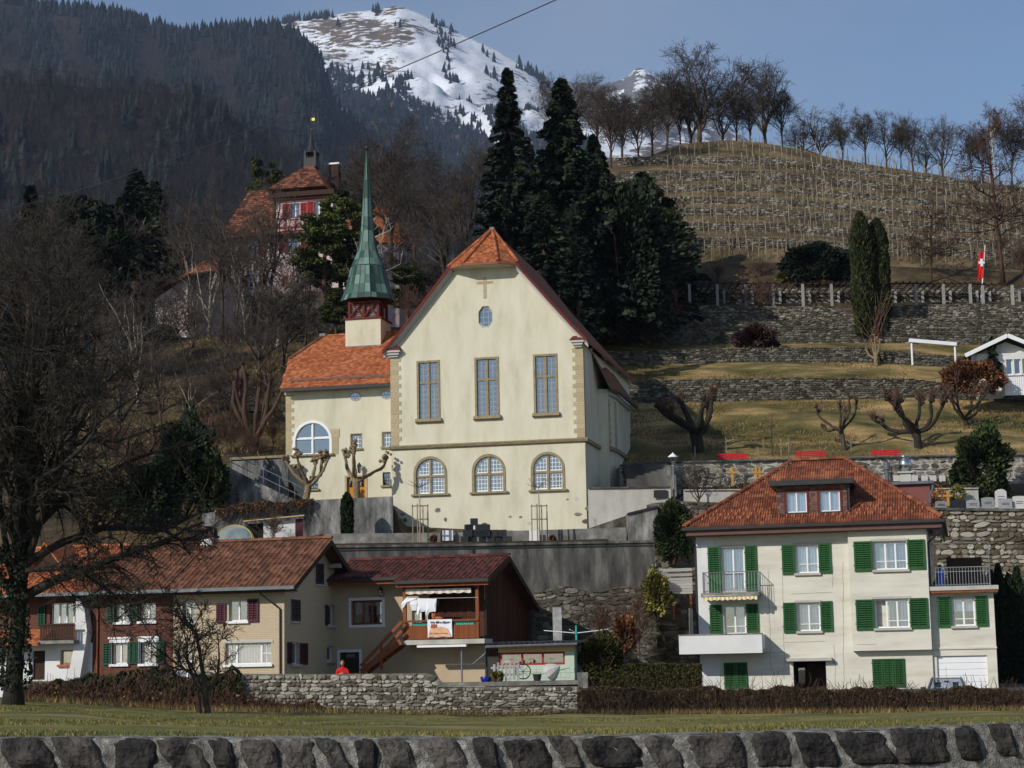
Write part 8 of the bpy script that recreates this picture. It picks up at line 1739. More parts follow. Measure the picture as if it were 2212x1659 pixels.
def hedge(name, label, pts, mat, n, size, seed, thick=.7, twig=None, twn=0, cat='hedge', bumps=.08, topbias=.5):
 """pts: (px, y_top, y_bottom, depth)"""
 g = np.random.RandomState(seed); T_ = [P(a, b, d) for a, b, c, d in pts]; B_ = [P(a, c, d) for a, b, c, d in pts]; O = B_[0]; xs = [p.x for p in T_]; u = np.sort(g.rand(n)); X = xs[0] + (xs[-1] - xs[0]) * u
 zt = np.interp(X, xs, [p.z for p in T_]); zb_ = np.interp(X, xs, [p.z for p in B_]); yy = np.interp(X, xs, [p.y for p in T_]); top = g.rand(n) < .3
 bm = bumps * (np.sin(X * 1.7 + seed) + np.sin(X * 4.1) * .6 + np.sin(X * 9.3) * .35); v = g.rand(n); Z = np.where(top, zt + bm - .06 * g.rand(n), zb_ + (zt + bm - zb_) * v); Y = np.where(top, yy + thick * g.rand(n), yy - .12 * np.sin(v * 3.14) - .10 * g.rand(n) + .05 * np.sin(X * 5 + Z * 7))
 t = thing(name, label, cat, O); C = np.stack([X - O.x, Y - O.y, Z - O.z], 1); link('foliage', quads_mesh('foliage', C, size, mat, seed, 1.7), t)
 cm_ = MB(); m_ = len(pts)
 for a, b in zip(T_, B_): cm_.v += [tuple(Vector((a.x, a.y + .05, b.z)) - O), tuple(Vector((a.x, a.y + .05, a.z - .06)) - O), tuple(Vector((a.x, a.y + thick, a.z - .06)) - O), tuple(Vector((a.x, a.y + thick, b.z)) - O)]
 for i in range(m_ - 1):
  for k in range(3): cm_.f.append((4 * i + k, 4 * i + 4 + k, 4 * i + 5 + k, 4 * i + 1 + k)); cm_.m.append(0); cm_.r.append(0)
 cm_.build('branch_core', 'hedge_brown', t)
 if twn:
  W2 = MB(); r = random.Random(seed)
  for i in range(twn):
   x = r.uniform(xs[0], xs[-1]); z0_ = np.interp(x, xs, [p.z for p in B_]); z1_ = np.interp(x, xs, [p.z for p in T_]); y0_ = np.interp(x, xs, [p.y for p in T_]); zz = z0_ + (z1_ - z0_) * r.random()
   q = wander(r, Vector((x - O.x, y0_ - .2 - O.y, zz - O.z)), Vector((r.gauss(0, .5), -.15, -1 if r.random() < .75 else .8)), r.uniform(.3, .9), 3, .25, -.02); W2.tube(q, [.014, .012, .01, .007], 3, cap=False)
  W2.build('twigs', twig, t)
 return t
hedge('climber_hedge', 'long brown leafless climber hedge before the house with green shutters', [(1246, 1488, 1546, 82.7), (1400, 1490, 1547, 82.7), (1600, 1488, 1546, 82.7), (1850, 1489, 1545, 82.7), (2000, 1491, 1543, 82.7), (2130, 1488, 1542, 82.7), (2290, 1490, 1540, 82.7)], 'hedge_brown', 42000, .085, 1, .8, 'bark_brown', 3500)
hedge('ivy_hedge', 'dark ivy and bramble bank over the low wall before the brown and white houses', [(40, 1482, 1522, 82.75), (160, 1474, 1524, 82.75), (230, 1452, 1530, 82.75), (300, 1446, 1534, 82.75), (400, 1462, 1538, 82.75), (440, 1455, 1540, 82.7), (500, 1448, 1541, 82.7), (520, 1466, 1543, 82.7)], 'ivy', 9000, .1, 2, .7, 'twig_red', 800, bumps=.14)
hedge('bramble_bank', 'reddish brown bramble bank along the foot of the left yard wall', [(35, 1488, 1521, 82.5), (200, 1492, 1528, 82.5), (400, 1500, 1540, 82.5), (560, 1510, 1545, 82.5), (700, 1528, 1549, 82.5)], 'dry_leaf', 9000, .09, 3, .25, 'twig_red', 1800, bumps=.12)
hedge('green_hedge', 'clipped green hedge between the garden shed and the house with green shutters', [(1296, 1437, 1490, 86), (1400, 1436, 1490, 86), (1514, 1434, 1490, 86)], 'hedge_green', 14000, .09, 4, .8, None, 0, bumps=.03)
hedge('planter_hedge', 'low clipped brown hedge above the pale planter wall with the wooden crosses', [(1485, 1052, 1062, 107), (1620, 1050, 1060, 107)], 'hedge_brown', 2500, .1, 5, .6); hedge('planter_hedge', 'low clipped brown hedge above the pale wall behind the wreaths', [(1985, 1047, 1058, 107), (2110, 1047, 1058, 107)], 'hedge_brown', 2500, .1, 6, .6)
hedge('trailing_ivy', 'dry ivy fringe trailing over the top of the grey forecourt wall', [(466, 1098, 1114, 105.4), (560, 1086, 1106, 105.4), (650, 1080, 1100, 105.3), (676, 1079, 1088, 105.3)], 'dry_leaf', 6000, .1, 7, .4, 'twig', 300, 'ivy')
def tufts(name, pts, mat, size, seed, tall=.35):       # dry grass
 g = np.random.RandomState(seed); n = len(pts); C = np.array(pts); h = tall * g.uniform(.5, 1.3, n); w = size * g.uniform(.6, 1.4, n); a = g.uniform(0, 6.28, n); lx = g.normal(size=n) * .35 * h; ly = g.normal(size=n) * .3 * h - .1 * h
 V = np.stack([C + np.stack([-w * np.cos(a), -w * np.sin(a), np.zeros(n)], 1), C + np.stack([w * np.cos(a), w * np.sin(a), np.zeros(n)], 1), C + np.stack([lx, ly, h], 1)], 1).reshape(-1, 3)
 me = bpy.data.meshes.new(name); me.vertices.add(3 * n); me.vertices.foreach_set('co', V.astype(np.float32).reshape(-1)); me.loops.add(3 * n); me.loops.foreach_set('vertex_index', np.arange(3 * n, dtype=np.int32)); me.polygons.add(n); me.polygons.foreach_set('loop_start', np.arange(0, 3 * n, 3, dtype=np.int32)); me.polygons.foreach_set('loop_total', np.full(n, 3, np.int32)); me.materials.append(MAT[mat]); me.update(calc_edges=True)
 at = me.attributes.new('rnd', 'FLOAT', 'FACE'); at.data.foreach_set('value', g.rand(n).astype(np.float32)); return stuff(link(name, me))
pts = []
for _ in range(130000):
 x = rg.uniform(-350, 2560); u = rg.random() ** 1.15; d = 22.7 + (82.5 - 22.7) * u; p = lawn(x, d); pts.append((p.x, p.y, p.z - .01))
tufts('lawn_blades', pts, 'grass_blade', .009, 1, .05)
pts = []
for _ in range(9000): x = rg.uniform(20, 2560); d = rg.uniform(79.5, 82.7); p = lawn(x, d); pts.append((p.x, p.y, p.z))
tufts('verge_grass', pts, 'grass_straw', .02, 2, .28)
pts = []
for i in (9, 11, 13, 15, 20, 22, 24, 26, 28, 30, 32):
 for _ in range(900 if i < 16 else 1500): x = rg.uniform(1400 if i > 16 else 1300, 2300); p = RR[i].p(x); pts.append((p.x, p.y + rg.uniform(-.25, .35), p.z - .02))
tufts('terrace_grass', pts, 'grass_straw', .035, 3, .3)
pts = []
def on_rows(a, b, x, t): return RR[a].p(x).lerp(RR[b].p(x), t)
for _ in range(16000): x = rg.uniform(1340, 2260); p = on_rows(7, 8, x, rg.random()); pts.append((p.x, p.y, p.z - .02))
for _ in range(6000): x = rg.uniform(1310, 1960); p = on_rows(9, 10, x, rg.random()); pts.append((p.x, p.y, p.z - .02))
tufts('meadow_grass', pts, 'grass_straw', .03, 4, .12)
pts = []
for _ in range(14000):
 x = rg.uniform(-100, 1000); i = rg.choice([6, 7, 8]); p = left[i].p(x).lerp(left[i + 1].p(x), rg.random()); p.z += .8 * nz(p.x, p.y, 3.1, .22); pts.append((p.x, p.y, p.z - .1))
tufts('hill_grass', pts, 'grass_straw', .05, 5, .3)
# rocky outcrops on the left slope
for k, (px, py, d, w, h) in enumerate([(520, 800, 141, 150, 50), (600, 815, 138, 120, 40), (470, 850, 131, 100, 40), (330, 722, 158, 110, 50), (300, 745, 156, 90, 30), (640, 890, 124, 60, 70), (560, 880, 127, 80, 30)][2:]):
 p = P(px, py, d); R = w / 2 / FPX * d; H = .55 * h / FPX * d; mb = MB(); n_, m_ = 18, 9
 for j in range(m_ + 1):
  for i in range(n_): a = 2 * math.pi * i / n_; ph = math.pi / 2 * j / m_; q = 1 + .45 * nz(math.cos(a) * 2 + k, math.sin(a) * 2, ph * 2, 1.2, 5); mb.v.append((R * math.cos(a) * math.cos(ph) * q, R * .5 * math.sin(a) * math.cos(ph) * q, H * math.sin(ph) * q - .3))
 for j in range(m_):
  for i in range(n_): mb.f.append((j * n_ + i, j * n_ + (i + 1) % n_, (j + 1) * n_ + (i + 1) % n_, (j + 1) * n_ + i)); mb.m.append(0); mb.r.append(0)
 o = mb.build('rock_outcrop', 'cliff_rock'); o.location = p; tag(o, 'grey weathered rock outcrop on the dry slope below the mansion', 'rock', 'rock outcrops on the slope')
# ------------------------------------------------------------------ vineyard stakes
SM = []
for k in range(4):
 mb = MB(); mb.tube([(0, 0, -.2), (.02 * (k - 1.5), 0, .9), (.015 * (1.5 - k), .01, 1.75)], [.036, .032, .026], 5); SM.append(mb.mesh('stake', 'stake', False))
stk = []
for i in range(9):
 a = 18 + 2 * i - (0 if i else 0); b = a + 1
 if i == 8: break
 for rr2 in ((.25, .7) if i in (0, 7) else (.45,)):
  x = 1435 + rg.uniform(0, 14)
  while x < 2260:
   if not (i < 2 and 1600 < x < 1700 and False): p = on_rows(a, b, x, min(.95, max(.05, rr2 + rg.uniform(-.15, .15)))); stk.append(p)
   x += rg.uniform(9, 23)
stk.sort(key=lambda p: p.y); rest = MB(); rest.userr = True
for k, p in enumerate(stk):
 h = rg.uniform(.6, 1.05); tx, ty = rg.gauss(0, .05), rg.gauss(0, .05)
 if k < 300:
  o = link('vine_stake', SM[k % 4]); o.location = (p.x, p.y, p.z); o.rotation_euler = (ty, tx, rg.uniform(0, 6)); o.scale = (1.15, 1.15, h); tag(o, 'weathered wooden vine stake on the vineyard terraces', 'stake', 'vine stakes on the terraces')
 else: rest.cr = rg.random(); rest.tube([(p.x, p.y, p.z - .2), (p.x + tx, p.y + ty, p.z + .9 * h), (p.x + 2 * tx, p.y, p.z + 1.75 * h)], [.045, .04, .034], 5)
stuff(rest.build('vine_stakes', 'stake'))
vs_ = MB(); r = random.Random(2)
for p in stk:
 if r.random() < .8: q = wander(r, Vector((p.x + r.uniform(-.5, .5), p.y, p.z - .1)), Vector((r.gauss(0, .2), 0, 1)), r.uniform(.7, 1.2), 4, .18, .02); vs_.tube(q, [.035, .03, .025, .02, .012], 4, cap=False); vs_.tube(wander(r, q[3], Vector((r.gauss(0, 1), r.gauss(0, .4), .5)), .5, 2, .2, .1), [.014, .01, .008], 3, cap=False)
stuff(vs_.build('vine_stocks', 'bark_dark'))
# ------------------------------------------------------------------ half timbered mansion on the hill
FM = Frame(500, 705, 166, 12); RM = lambda a, b, k=0.0: FM.rect(ZC(*a), ZC(*b), k)
HM = FM.thing('half_timbered_mansion', 'pink half timbered mansion with red shutters, orange roofs and a lantern spire', 'mansion')
m0 = RM((720, 800), (1700, 1280)); zst = m0[2]; bx0, bx1 = m0[0], m0[1]; zbase = RM((720, 1280), (1700, 1700))[2]
ws = [RM((850, 842), (942, 990)), RM((1183, 800), (1290, 940)), RM((860, 1130), (943, 1232)), RM((1210, 1130), (1290, 1225))]
mb = MB(); wall_grid(mb, bx0, bx1, zst, m0[3], ws, 0, .2); mb.poly([(bx0, 0, zst), (bx0, 0, m0[3]), (bx0, 9, m0[3]), (bx0, 9, zst)]); mb.poly([(bx1, 0, zst), (bx1, 9, zst), (bx1, 9, m0[3]), (bx1, 0, m0[3])]); mb.build('wall', 'pink_plaster', HM)
for w_ in ws:
 window(HM, w_, 0, 2, [.5], .09, cur=[(.05, .95, .3, .97, 'curtain')], sill='frame_grey'); a, b, c, d = w_
 for q in ((a - .75, a - .06), (b + .06, b + .75)): shutter(HM, (q[0], q[1], c, d), 0, 'shutter_red')
mb = MB(); ar = RM((715, 1405), (895, 1560), -.3); bs_ = ar[2] - 1.5; wall_grid(mb, bx0 - 3.4, bx1, zbase, zst, [ar], -.3, .5); arch_fill(mb, ar, -.3, .5); mb.poly([(bx0 - 3.4, -.3, zst), (bx1, -.3, zst), (bx1, .02, zst), (bx0 - 3.4, .02, zst)]); mb.poly([(bx0 - 3.4, -.3, zbase), (bx0 - 3.4, -.3, zst), (bx0 - 3.4, 6, zst), (bx0 - 3.4, 6, zbase)]); mb.build('stone_base', 'terrace_stone', HM)
boxobj('pane', HM, 'window_glass', ar[0] + .1, ar[1] - .1, .1, .12, ar[2], ar[3] - .1); boxobj('arch_back', HM, 'painted_dark', ar[0] - .1, ar[1] + .1, .3, .34, ar[2] - .1, ar[3] + .1)
# main roof: steep hip
rt_ = RM((860, 430), (1060, 740), 4.5); ev_ = m0[3] - .1; rzz = FM.at(*ZC(950, 435), 4.5).z; A0, A1 = Vector((bx0 - .9, -.8, ev_)), Vector((bx1 + .5, -.8, ev_)); B0, B1 = Vector((FM.at(*ZC(870, 440), 4.5).x, 4.5, rzz)), Vector((bx1 - 2, 4.5, rzz)); C0, C1 = Vector((A0.x, 9.8, ev_)), Vector((A1.x, 9.8, ev_))
mb = MB(); mb.poly([A0, A1, B1, B0]); mb.poly([C0, A0, B0]); mb.poly([A1, C1, B1]); mb.poly([C1, C0, B0, B1]); ro = mb.build('roof', 'tile_old', HM)
def courses(part, a, b, c, d, n, mat):          # far roof: rows of tiles as thin laps
 mb = MB(); mb.userr = True; r = random.Random(n); nrm_ = (Vector(b) - Vector(a)).cross(Vector(d) - Vector(a)).normalized()
 for j in range(n):
  l0, l1_, r0_, r1_ = Vector(a).lerp(d, j / n), Vector(a).lerp(d, (j + 1.15) / n), Vector(b).lerp(c, j / n), Vector(b).lerp(c, (j + 1.15) / n); m_ = max(2, int((r0_ - l0).length / .3))
  for i in range(m_):
   mb.cr = r.random(); p, q = l0.lerp(r0_, i / m_), l0.lerp(r0_, (i + .94) / m_); s_, t = l1_.lerp(r1_, (i + .94) / m_), l1_.lerp(r1_, i / m_); k = nrm_ * (.05 + .02 * r.random()); mb.add([tuple(p + k), tuple(q + k), tuple(s_ + nrm_ * .01), tuple(t + nrm_ * .01), tuple(p), tuple(q)], [(0, 1, 2, 3), (4, 5, 1, 0)])
 return stuff(mb.build('tiles', mat, part))
courses(ro, A0, A1, B1, B0, 24, 'tile_old')
# half timbered tower
k1 = -.5; t0 = RM((1095, 490), (1560, 790), k1); tx, ty, tz0, tz1 = t0; wt2 = [RM((1210, 540), (1288, 664), k1), RM((1415, 520), (1470, 650), k1)]
mb = MB(); wall_grid(mb, tx, ty, tz0, tz1, wt2, k1, .2); mb.poly([(tx, k1, tz0), (tx, k1, tz1), (tx, 5, tz1), (tx, 5, tz0)]); mb.poly([(ty, k1, tz0), (ty, 5, tz0), (ty, 5, tz1), (ty, k1, tz1)]); tw_ = mb.build('tower', 'pink_plaster', HM)
for w_ in wt2:
 window(HM, w_, k1, 2, [.6], .08, sill='frame_grey'); a, b, c, d = w_
 for q in ((a - .7, a - .08), (b + .08, b + .7)): shutter(HM, (q[0], q[1], c, d), k1 - .02, 'shutter_red')
tb2 = MB(); zz_ = [tz0, tz0 + .55, tz0 + (tz1 - tz0) * .42, tz1 - .25]
for z in zz_: tb2.box(tx, ty, k1 - .05, k1 - .003, z, z + .17)
for i in range(7): x = tx + (ty - tx) * i / 6; tb2.box(x - .08, x + .08, k1 - .045, k1 - .002, tz0, tz0 + (tz1 - tz0) * .42)
tb2.build('timber_frame', 'shutter_red', tw_)
h0 = FM.at(*ZC(1500, 400), k1 - .6); hl = FM.at(*ZC(1090, 470), k1 - .6); pz = FM.at(*ZC(1385, 205), 2.2).z; pc = Vector((FM.at(*ZC(1385, 205), 2.2).x, 2.2, pz)); ze = h0.z; q4 = [Vector((pc.x - 3.0, k1 - .8, ze)), Vector((pc.x + 2.3, k1 - .8, ze)), Vector((pc.x + 2.3, 5.2, ze)), Vector((pc.x - 3.0, 5.2, ze))]
mb = MB(); [mb.poly([q4[i], q4[(i + 1) % 4], pc]) for i in range(4)]; mb.poly(q4[::-1]); pr_ = mb.build('tower_roof', 'tile_orange', HM); courses(pr_, q4[0], q4[1], pc + Vector((.05, 0, 0)), pc - Vector((.05, 0, 0)), 16, 'tile_old')
mb = MB(); mb.box(tx - .4, ty + .3, k1 - .6, 5, tz1 + .003, ze - .25); mb.build('eaves_gallery', 'wood_dark', tw_)
mb = MB(); mb.box(pc.x - .55, pc.x + .55, 1.65, 2.75, pz - .5, pz + .3); mb.lathe([(.7, .8), (.45, 1.0), (.18, 1.6), (.1, 2.3), (.06, 3.0), (.03, 4.2)], 8, (pc.x, 2.2, pz)); [mb.box(pc.x + sx - .08, pc.x + sx + .08, 2.2 + sy - .08, 2.2 + sy + .08, pz + .3, pz + 1.0) for sx in (-.45, .45) for sy in (-.45, .45)]
cu = mb.build('lantern_spire', 'metal_dark', HM); mb = MB(); mb.lathe([(.02, -.12), (.12, 0), (.02, .12)], 8, (pc.x, 2.2, pz + 3.0)); mb.box(pc.x - .05, pc.x + .3, 2.19, 2.21, pz + 3.8, pz + 4.05); mb.build('weather_vane', 'gold', cu)
q = RM((1530, 220), (1605, 420), 3); mb = MB(); mb.box(q[0], q[1], 3, 3.8, q[2] - 2, q[3]); ck = mb.build('chimney', 'wood_dark', HM); boxobj('chimney_cap', ck, 'white_paint', q[0] - .1, q[1] + .1, 2.9, 3.9, q[3], q[3] + .15)
p = FM.at(795, 425, 3); mb = MB(); mb.lathe([(2.6, -4.2), (2.2, -2.5), (1.2, -1.0), (.15, .1)], 10, (p.x + .6, 5.5, p.z)); mb.build('turret_roof', 'tile_orange', HM); mb = MB(); mb.lathe([(2.2, -12), (2.2, -4.0)], 10, (p.x + .6, 5.5, p.z)); mb.build('turret', 'pink_plaster', HM)
# pink annex
FA = Frame(*ZC(360, 1500), 160, 8); HA = FA.thing('pink_annex', 'pale pink outbuilding with a wide sloping roof beside the mansion', 'outbuilding'); ax0 = FA.at(*ZC(92, 1400)).x; zl = FA.at(*ZC(92, 1330)).z; zh = FA.at(*ZC(358, 1150)).z; zb = FA.at(*ZC(92, 1560)).z - 1
mb = MB(); mb.poly([(ax0, 0, zb), (0, 0, zb), (0, 0, zh), (ax0, 0, zl)]); mb.poly([(0, 0, zb), (3.5, 4, zb), (3.5, 4, zh + .6), (0, 0, zh)]); mb.poly([(ax0, 0, zb), (ax0, 0, zl), (ax0, 6, zl), (ax0, 6, zb)]); mb.poly([(ax0, 6, zb), (3.5, 6, zb), (3.5, 6, zh), (ax0, 6, zl)]); mb.build('wall', 'pink_plaster', HA)
pe = Vector((FA.at(*ZC(20, 1300)).x, -.6, FA.at(*ZC(20, 1305), -.6).z)); pt = FA.at(*ZC(570, 965), 3); pr2 = Vector((FA.at(*ZC(720, 1090), 1).x, -.4, FA.at(*ZC(720, 1090), -.4).z)); mb = MB(); mb.poly([pe, Vector((.3, -.5, zh + .15)), pt, Vector((pe.x, 6.5, pe.z))]); mb.poly([Vector((.3, -.5, zh + .15)), pr2, pt]); mb.build('roof', 'tile_old', HA); mb = MB(); mb.beam(pe, (.3, -.5, zh + .1), .2, .18); mb.beam((.3, -.5, zh + .1), pr2, .2, .18); mb.build('fascia', 'wood_dark', HA)
# ------------------------------------------------------------------ white chalet at the right edge
FX = Frame(*ZP(1430, 1580), 127, 5); HX = FX.thing('white_chalet', 'small white boarded chalet with broad eaves at the end of the terrace', 'house'); RX = lambda a, b, k=0.0: FX.rect(ZP(*a), ZP(*b), k)
pk2 = FX.at(*ZP(1955, 960), -.6); el = FX.at(*ZP(1305, 1270), -.6); xw0 = FX.at(*ZP(1505, 1400)).x; xmid = pk2.x; xw1 = 2 * xmid - xw0; zt2 = pk2.z - .3; zb = FX.at(*ZP(1900, 1750)).z - .6; wx = RX((1940, 1330), (2040, 1560)); stp = wx[1] - wx[0] + .1
hs2 = [(wx[0] + i * stp, wx[1] + i * stp, wx[2], wx[3]) for i in range(3)]; ze2 = el.z + (xw0 - el.x) * (pk2.z - el.z) / (xmid - el.x) - .25; mb = MB(); x2 = FX.at(*ZP(1900, 1500)).x; wall_grid(mb, x2, xw1, zb, ze2, hs2, 0, .15); mb.poly([(xw0, .3, ze2), (xw1, .3, ze2), (xmid, .3, zt2)]); mb.poly([(xw0, 1.5, zb), (x2, 1.5, zb), (x2, 1.5, ze2), (xw0, 1.5, ze2)]); mb.poly([(x2, 0, ze2), (xw1, 0, ze2), (xw1, .3, ze2), (x2, .3, ze2)]); mb.poly([(x2, 0, zb), (x2, 0, ze2), (x2, 1.5, ze2), (x2, 1.5, zb)]); mb.build('wall', 'white_plaster', HX)
for w_ in hs2: window(HX, w_, 0, 1, None, .06, sill='white_paint', cur=None)
n = int((xw1 - x2) / .14)
for i in range(n): boxobj('board', HX, 'white_paint', x2 + i * .14 + .01, x2 + i * .14 + .13, -.03, -.003, zb, wx[2] - .15)
er = Vector((2 * xmid - el.x, -.6, el.z)); mb = MB()
for a, b in ((el, pk2), (er, pk2)): A_ = [a, b, b + Vector((0, 8, 0)), a + Vector((0, 8, 0))]; mb.prism(A_ if a is el else A_[::-1], (0, 0, -.08))
rx = mb.build('roof', 'metal_dark', HX)
for a in (el, er): mb = MB(); mb.beam(a + Vector((0, -.03, -.02)), pk2 + Vector((0, -.03, -.02)), .08, .26); mb.build('verge_board', 'white_paint', rx)
boxobj('porch_post', HX, 'white_paint', FX.at(*ZP(1440, 1400)).x, FX.at(*ZP(1490, 1400)).x, 0, .3, zb, ze2); boxobj('porch_beam', HX, 'white_paint', xw0 - .4, x2, 0, .25, FX.at(*ZP(1600, 1390)).z, ze2)
# ------------------------------------------------------------------ small things
for i, (a, b, l) in enumerate([((1476, 632), (1945, 730), 'red slatted bench nearest the street lamp, beside the thick pollard'), None, None] and [((1549, 989), (1614, 1002), 'red slatted bench beside the thick dark pollarded tree'), ((1719, 983), (1784, 996), 'red slatted bench between the staked sapling and the slender pollard'), ((1881, 981), (1945, 994), 'red slatted bench between the slender pollard and the shrub side pollard')]):
 p = P(a[0], b[1], 113.2); q = P(b[0], b[1], 113.2); L = q.x - p.x; t = thing('park_bench', l, 'bench', (p.x, p.y, p.z - .24), 0, 'red benches on the upper terrace')
 for z in (.50, .62, .74): boxobj('back_slat', t, 'bench_red', 0, L, 0, .035, z, z + .095)
 for y in (.08, .2, .32): boxobj('seat_slat', t, 'bench_red', 0, L, y, y + .09, .42, .455)
 for x in (.25, L - .3): boxobj('leg', t, 'metal_dark', x, x + .06, .04, .4, 0, .42); boxobj('back_post', t, 'metal_dark', x, x + .06, .036, .08, .42, .84)
def cross(px, yb, d, hpx, wpx, l, g=None):
 p = P(px, yb, d); H = hpx / FPX * d; Wd = wpx / FPX * d; t = thing('grave_cross', l, 'cross', p, 0, g); boxobj('upright', t, 'wood_yellow', -.06, .06, -.04, .04, -.1, H); boxobj('crossbar', t, 'wood_yellow', -Wd / 2, Wd / 2, -.055, .055, H * .66, H * .66 + .11)
cross(1582, 1050, 108.5, 42, 22, 'yellow wooden grave cross standing alone before the creeper wall'); cross(1633, 1050, 108.5, 42, 20, 'taller of the two close yellow wooden grave crosses'); cross(1641, 1049, 109, 40, 16, 'shorter of the two close yellow wooden grave crosses'); cross(2048, 1098, 105.4, 38, 20, 'yellow wooden grave cross between the wreaths')
def head(px, yb, d, w, h, mat, l, top=.25, kind='headstone'):
 p = P(px, yb, d); W2 = w / FPX * d / 2; H = h / FPX * d; t = thing('gravestone', l, 'gravestone', p); mb = MB(); n = 8; o_ = [(-W2, 0, -.05), (W2, 0, -.05)] + [(W2 * math.cos(math.pi * i / n), 0, H * (1 - top) + H * top * math.sin(math.pi * i / n)) for i in range(n + 1)]; mb.prism(o_, (0, .18, 0)); mb.build('slab', mat, t); boxobj('plinth', t, mat, -W2 * 1.15, W2 * 1.15, -.06, .26, -.08, .08)
 mb = MB(); [mb.box(-W2 * .6, W2 * .6, -.012, -.002, H * z, H * z + .025) for z in (.45, .58)]; mb.build('inscription', 'metal_dark', t); return t
for a in ((2033, 1100, 104.9, 24, 18, 'granite', 'squat grey gravestone before the yellow cross', .1), (2073, 1102, 105.2, 32, 26, 'headstone_dark', 'dark rounded gravestone beside the wreath', .4), (2102, 1101, 105, 27, 22, 'granite', 'grey gravestone with a flat arched top', .15), (2134, 1100, 105, 26, 26, 'granite', 'square grey gravestone with carved writing', .08), (2163, 1096, 106, 24, 40, 'marble_pale', 'tall white gravestone with a flame finial', .2), (2172, 1101, 104.8, 28, 24, 'granite', 'low rough grey gravestone before the white one', .05), (2202, 1101, 105, 26, 30, 'marble_pale', 'pale stepped gravestone with an anchor emblem', .05)): head(*a)
def wreath(px, py, d, r_, l, mat):
 p = P(px, py, d); R = r_ / FPX * d; g = np.random.RandomState(px); n = 1400; a = g.uniform(0, 6.28, n); C = np.stack([np.cos(a) * R + g.normal(size=n) * R * .28, g.normal(size=n) * .08, np.sin(a) * R + g.normal(size=n) * R * .28], 1); t = thing('wreath', l, 'wreath', p); link('leaves', quads_mesh('leaves', C, .07, mat, px), t); mb = MB(); mb.prism([(-.06, -.05, -R), (.1, -.05, -R), (.16, -.05, -R - 1.0), (.05, -.05, -R - 1.1)], (0, .01, 0)); mb.build('ribbon', 'cloth_white', t)
wreath(2067, 1067, 105.8, 12, 'round yellow wreath on the pale cemetery wall', 'yellow_leaf'); wreath(2029, 1073, 105.8, 12, 'red brown wreath beside the downpipe of the side dormer', 'wreath_leaf'); wreath(2019, 1083, 105.5, 8, 'small faded wreath with a white ribbon', 'rust_leaf')
for k, x in enumerate((955, 1130, 1225, 1307, 1395, 1482)): p = P(*Z7(x, 485), 111.1); o = boxobj('wall_plaque', None, 'marble_pale', p.x, p.x + .36, p.y - .08, p.y - .02, p.z, p.z + .33); tag(o, 'pale square stone plaque in the row on the creeper wall', 'plaque', 'stone plaques on the creeper wall')
# street lamp
p = P(1456, 1090, 104.6); t = thing('street_lamp', 'grey street lamp with a hexagonal lantern beside the churchyard stair', 'street lamp', p); H = P(1456, 1005, 104.6).z - p.z; mb = MB(); mb.tube([(0, 0, -.1), (0, 0, .5), (0, 0, H)], [.07, .05, .04], 8); mb.build('post', 'metal_grey', t); mb = MB(); mb.lathe([(.1, 0), (.2, .42), (.01, .43)], 6, (0, 0, H)); mb.build('lantern_glass', 'clear_sheet', t); mb = MB(); mb.lathe([(.28, .44), (.16, .56), (.04, .64), (.02, .7)], 6, (0, 0, H)); mb.lathe([(.06, -.04), (.11, .01)], 6, (0, 0, H)); mb.build('lantern_cap', 'white_paint', t)
# flagpole
p = P(2118, 655, 149); top = P(2127, 530, 149) - p; t = thing('flagpole', 'white flagpole with a drooping red flag on the pergola terrace', 'flagpole', p); mb = MB(); mb.tube([(0, 0, 0), tuple(top)], [.06, .03], 8); mb.build('pole', 'white_paint', t); mb = MB(); n = 6; vs = []
for i in range(9):
 for j in range(4): z = top.z - .4 - i * .28; vs.append((top.x * (z / top.z) - .02 - j * .16 + .03 * math.sin(i), .07 * math.sin(j * 2 + i * .8) - .05, z - j * .18 + .1 * j))
mb.add(vs, [(i * 4 + j, i * 4 + j + 1, (i + 1) * 4 + j + 1, (i + 1) * 4 + j) for i in range(8) for j in range(3)]); mb.build('flag', 'red_cloth', t); mb = MB(); z = top.z - 1.4; mb.box(-.2, .0, -.16, -.15, z - .3, z + .3); mb.box(-.34, .14, -.165, -.155, z - .08, z + .08); mb.build('flag_cross', 'flag_white', t).location = (top.x * .5, 0, 0)
# pergola
t = thing('pergola', 'long pergola of grey stone posts and dark rails on the upper terrace', 'pergola', P(1480, 668, 145.2)); O = Vector(t.location); tops = []
for k, x in enumerate((1490, 1550, 1611, 1671, 1735, 1797, 1850, 1920, 1979, 2039, 2097, 2124, 2188)):
 b = P(x, 672, 145.3); a = P(x, 614 if x < 2100 else 616, 145.3); boxobj('post', t, 'post_grey', b.x - O.x - .1, b.x - O.x + .1, b.y - O.y - .1, b.y - O.y + .1, b.z - O.z, a.z - O.z); tops.append(a - O)
 c = P(x + 14, 660, 149.5); boxobj('rear_post', t, 'post_grey', c.x - O.x - .09, c.x - O.x + .09, c.y - O.y - .09, c.y - O.y + .09, c.z - O.z - .3, P(x + 14, 628, 149.5).z - O.z)
for a, b in zip(tops[:-1], tops[1:]):
 for y in (0, 4.2): mb = MB(); mb.beam(a + Vector((0, y, .05)), b + Vector((0, y, .05)), .1, .1); mb.build('rail', 'wood_dark', t)
 for i in range(4): q = a.lerp(b, i / 4); mb = MB(); mb.beam(q + Vector((0, -.3, .14)), q + Vector((0, 4.5, .14)), .08, .08); mb.build('rafter', 'wood_dark', t)
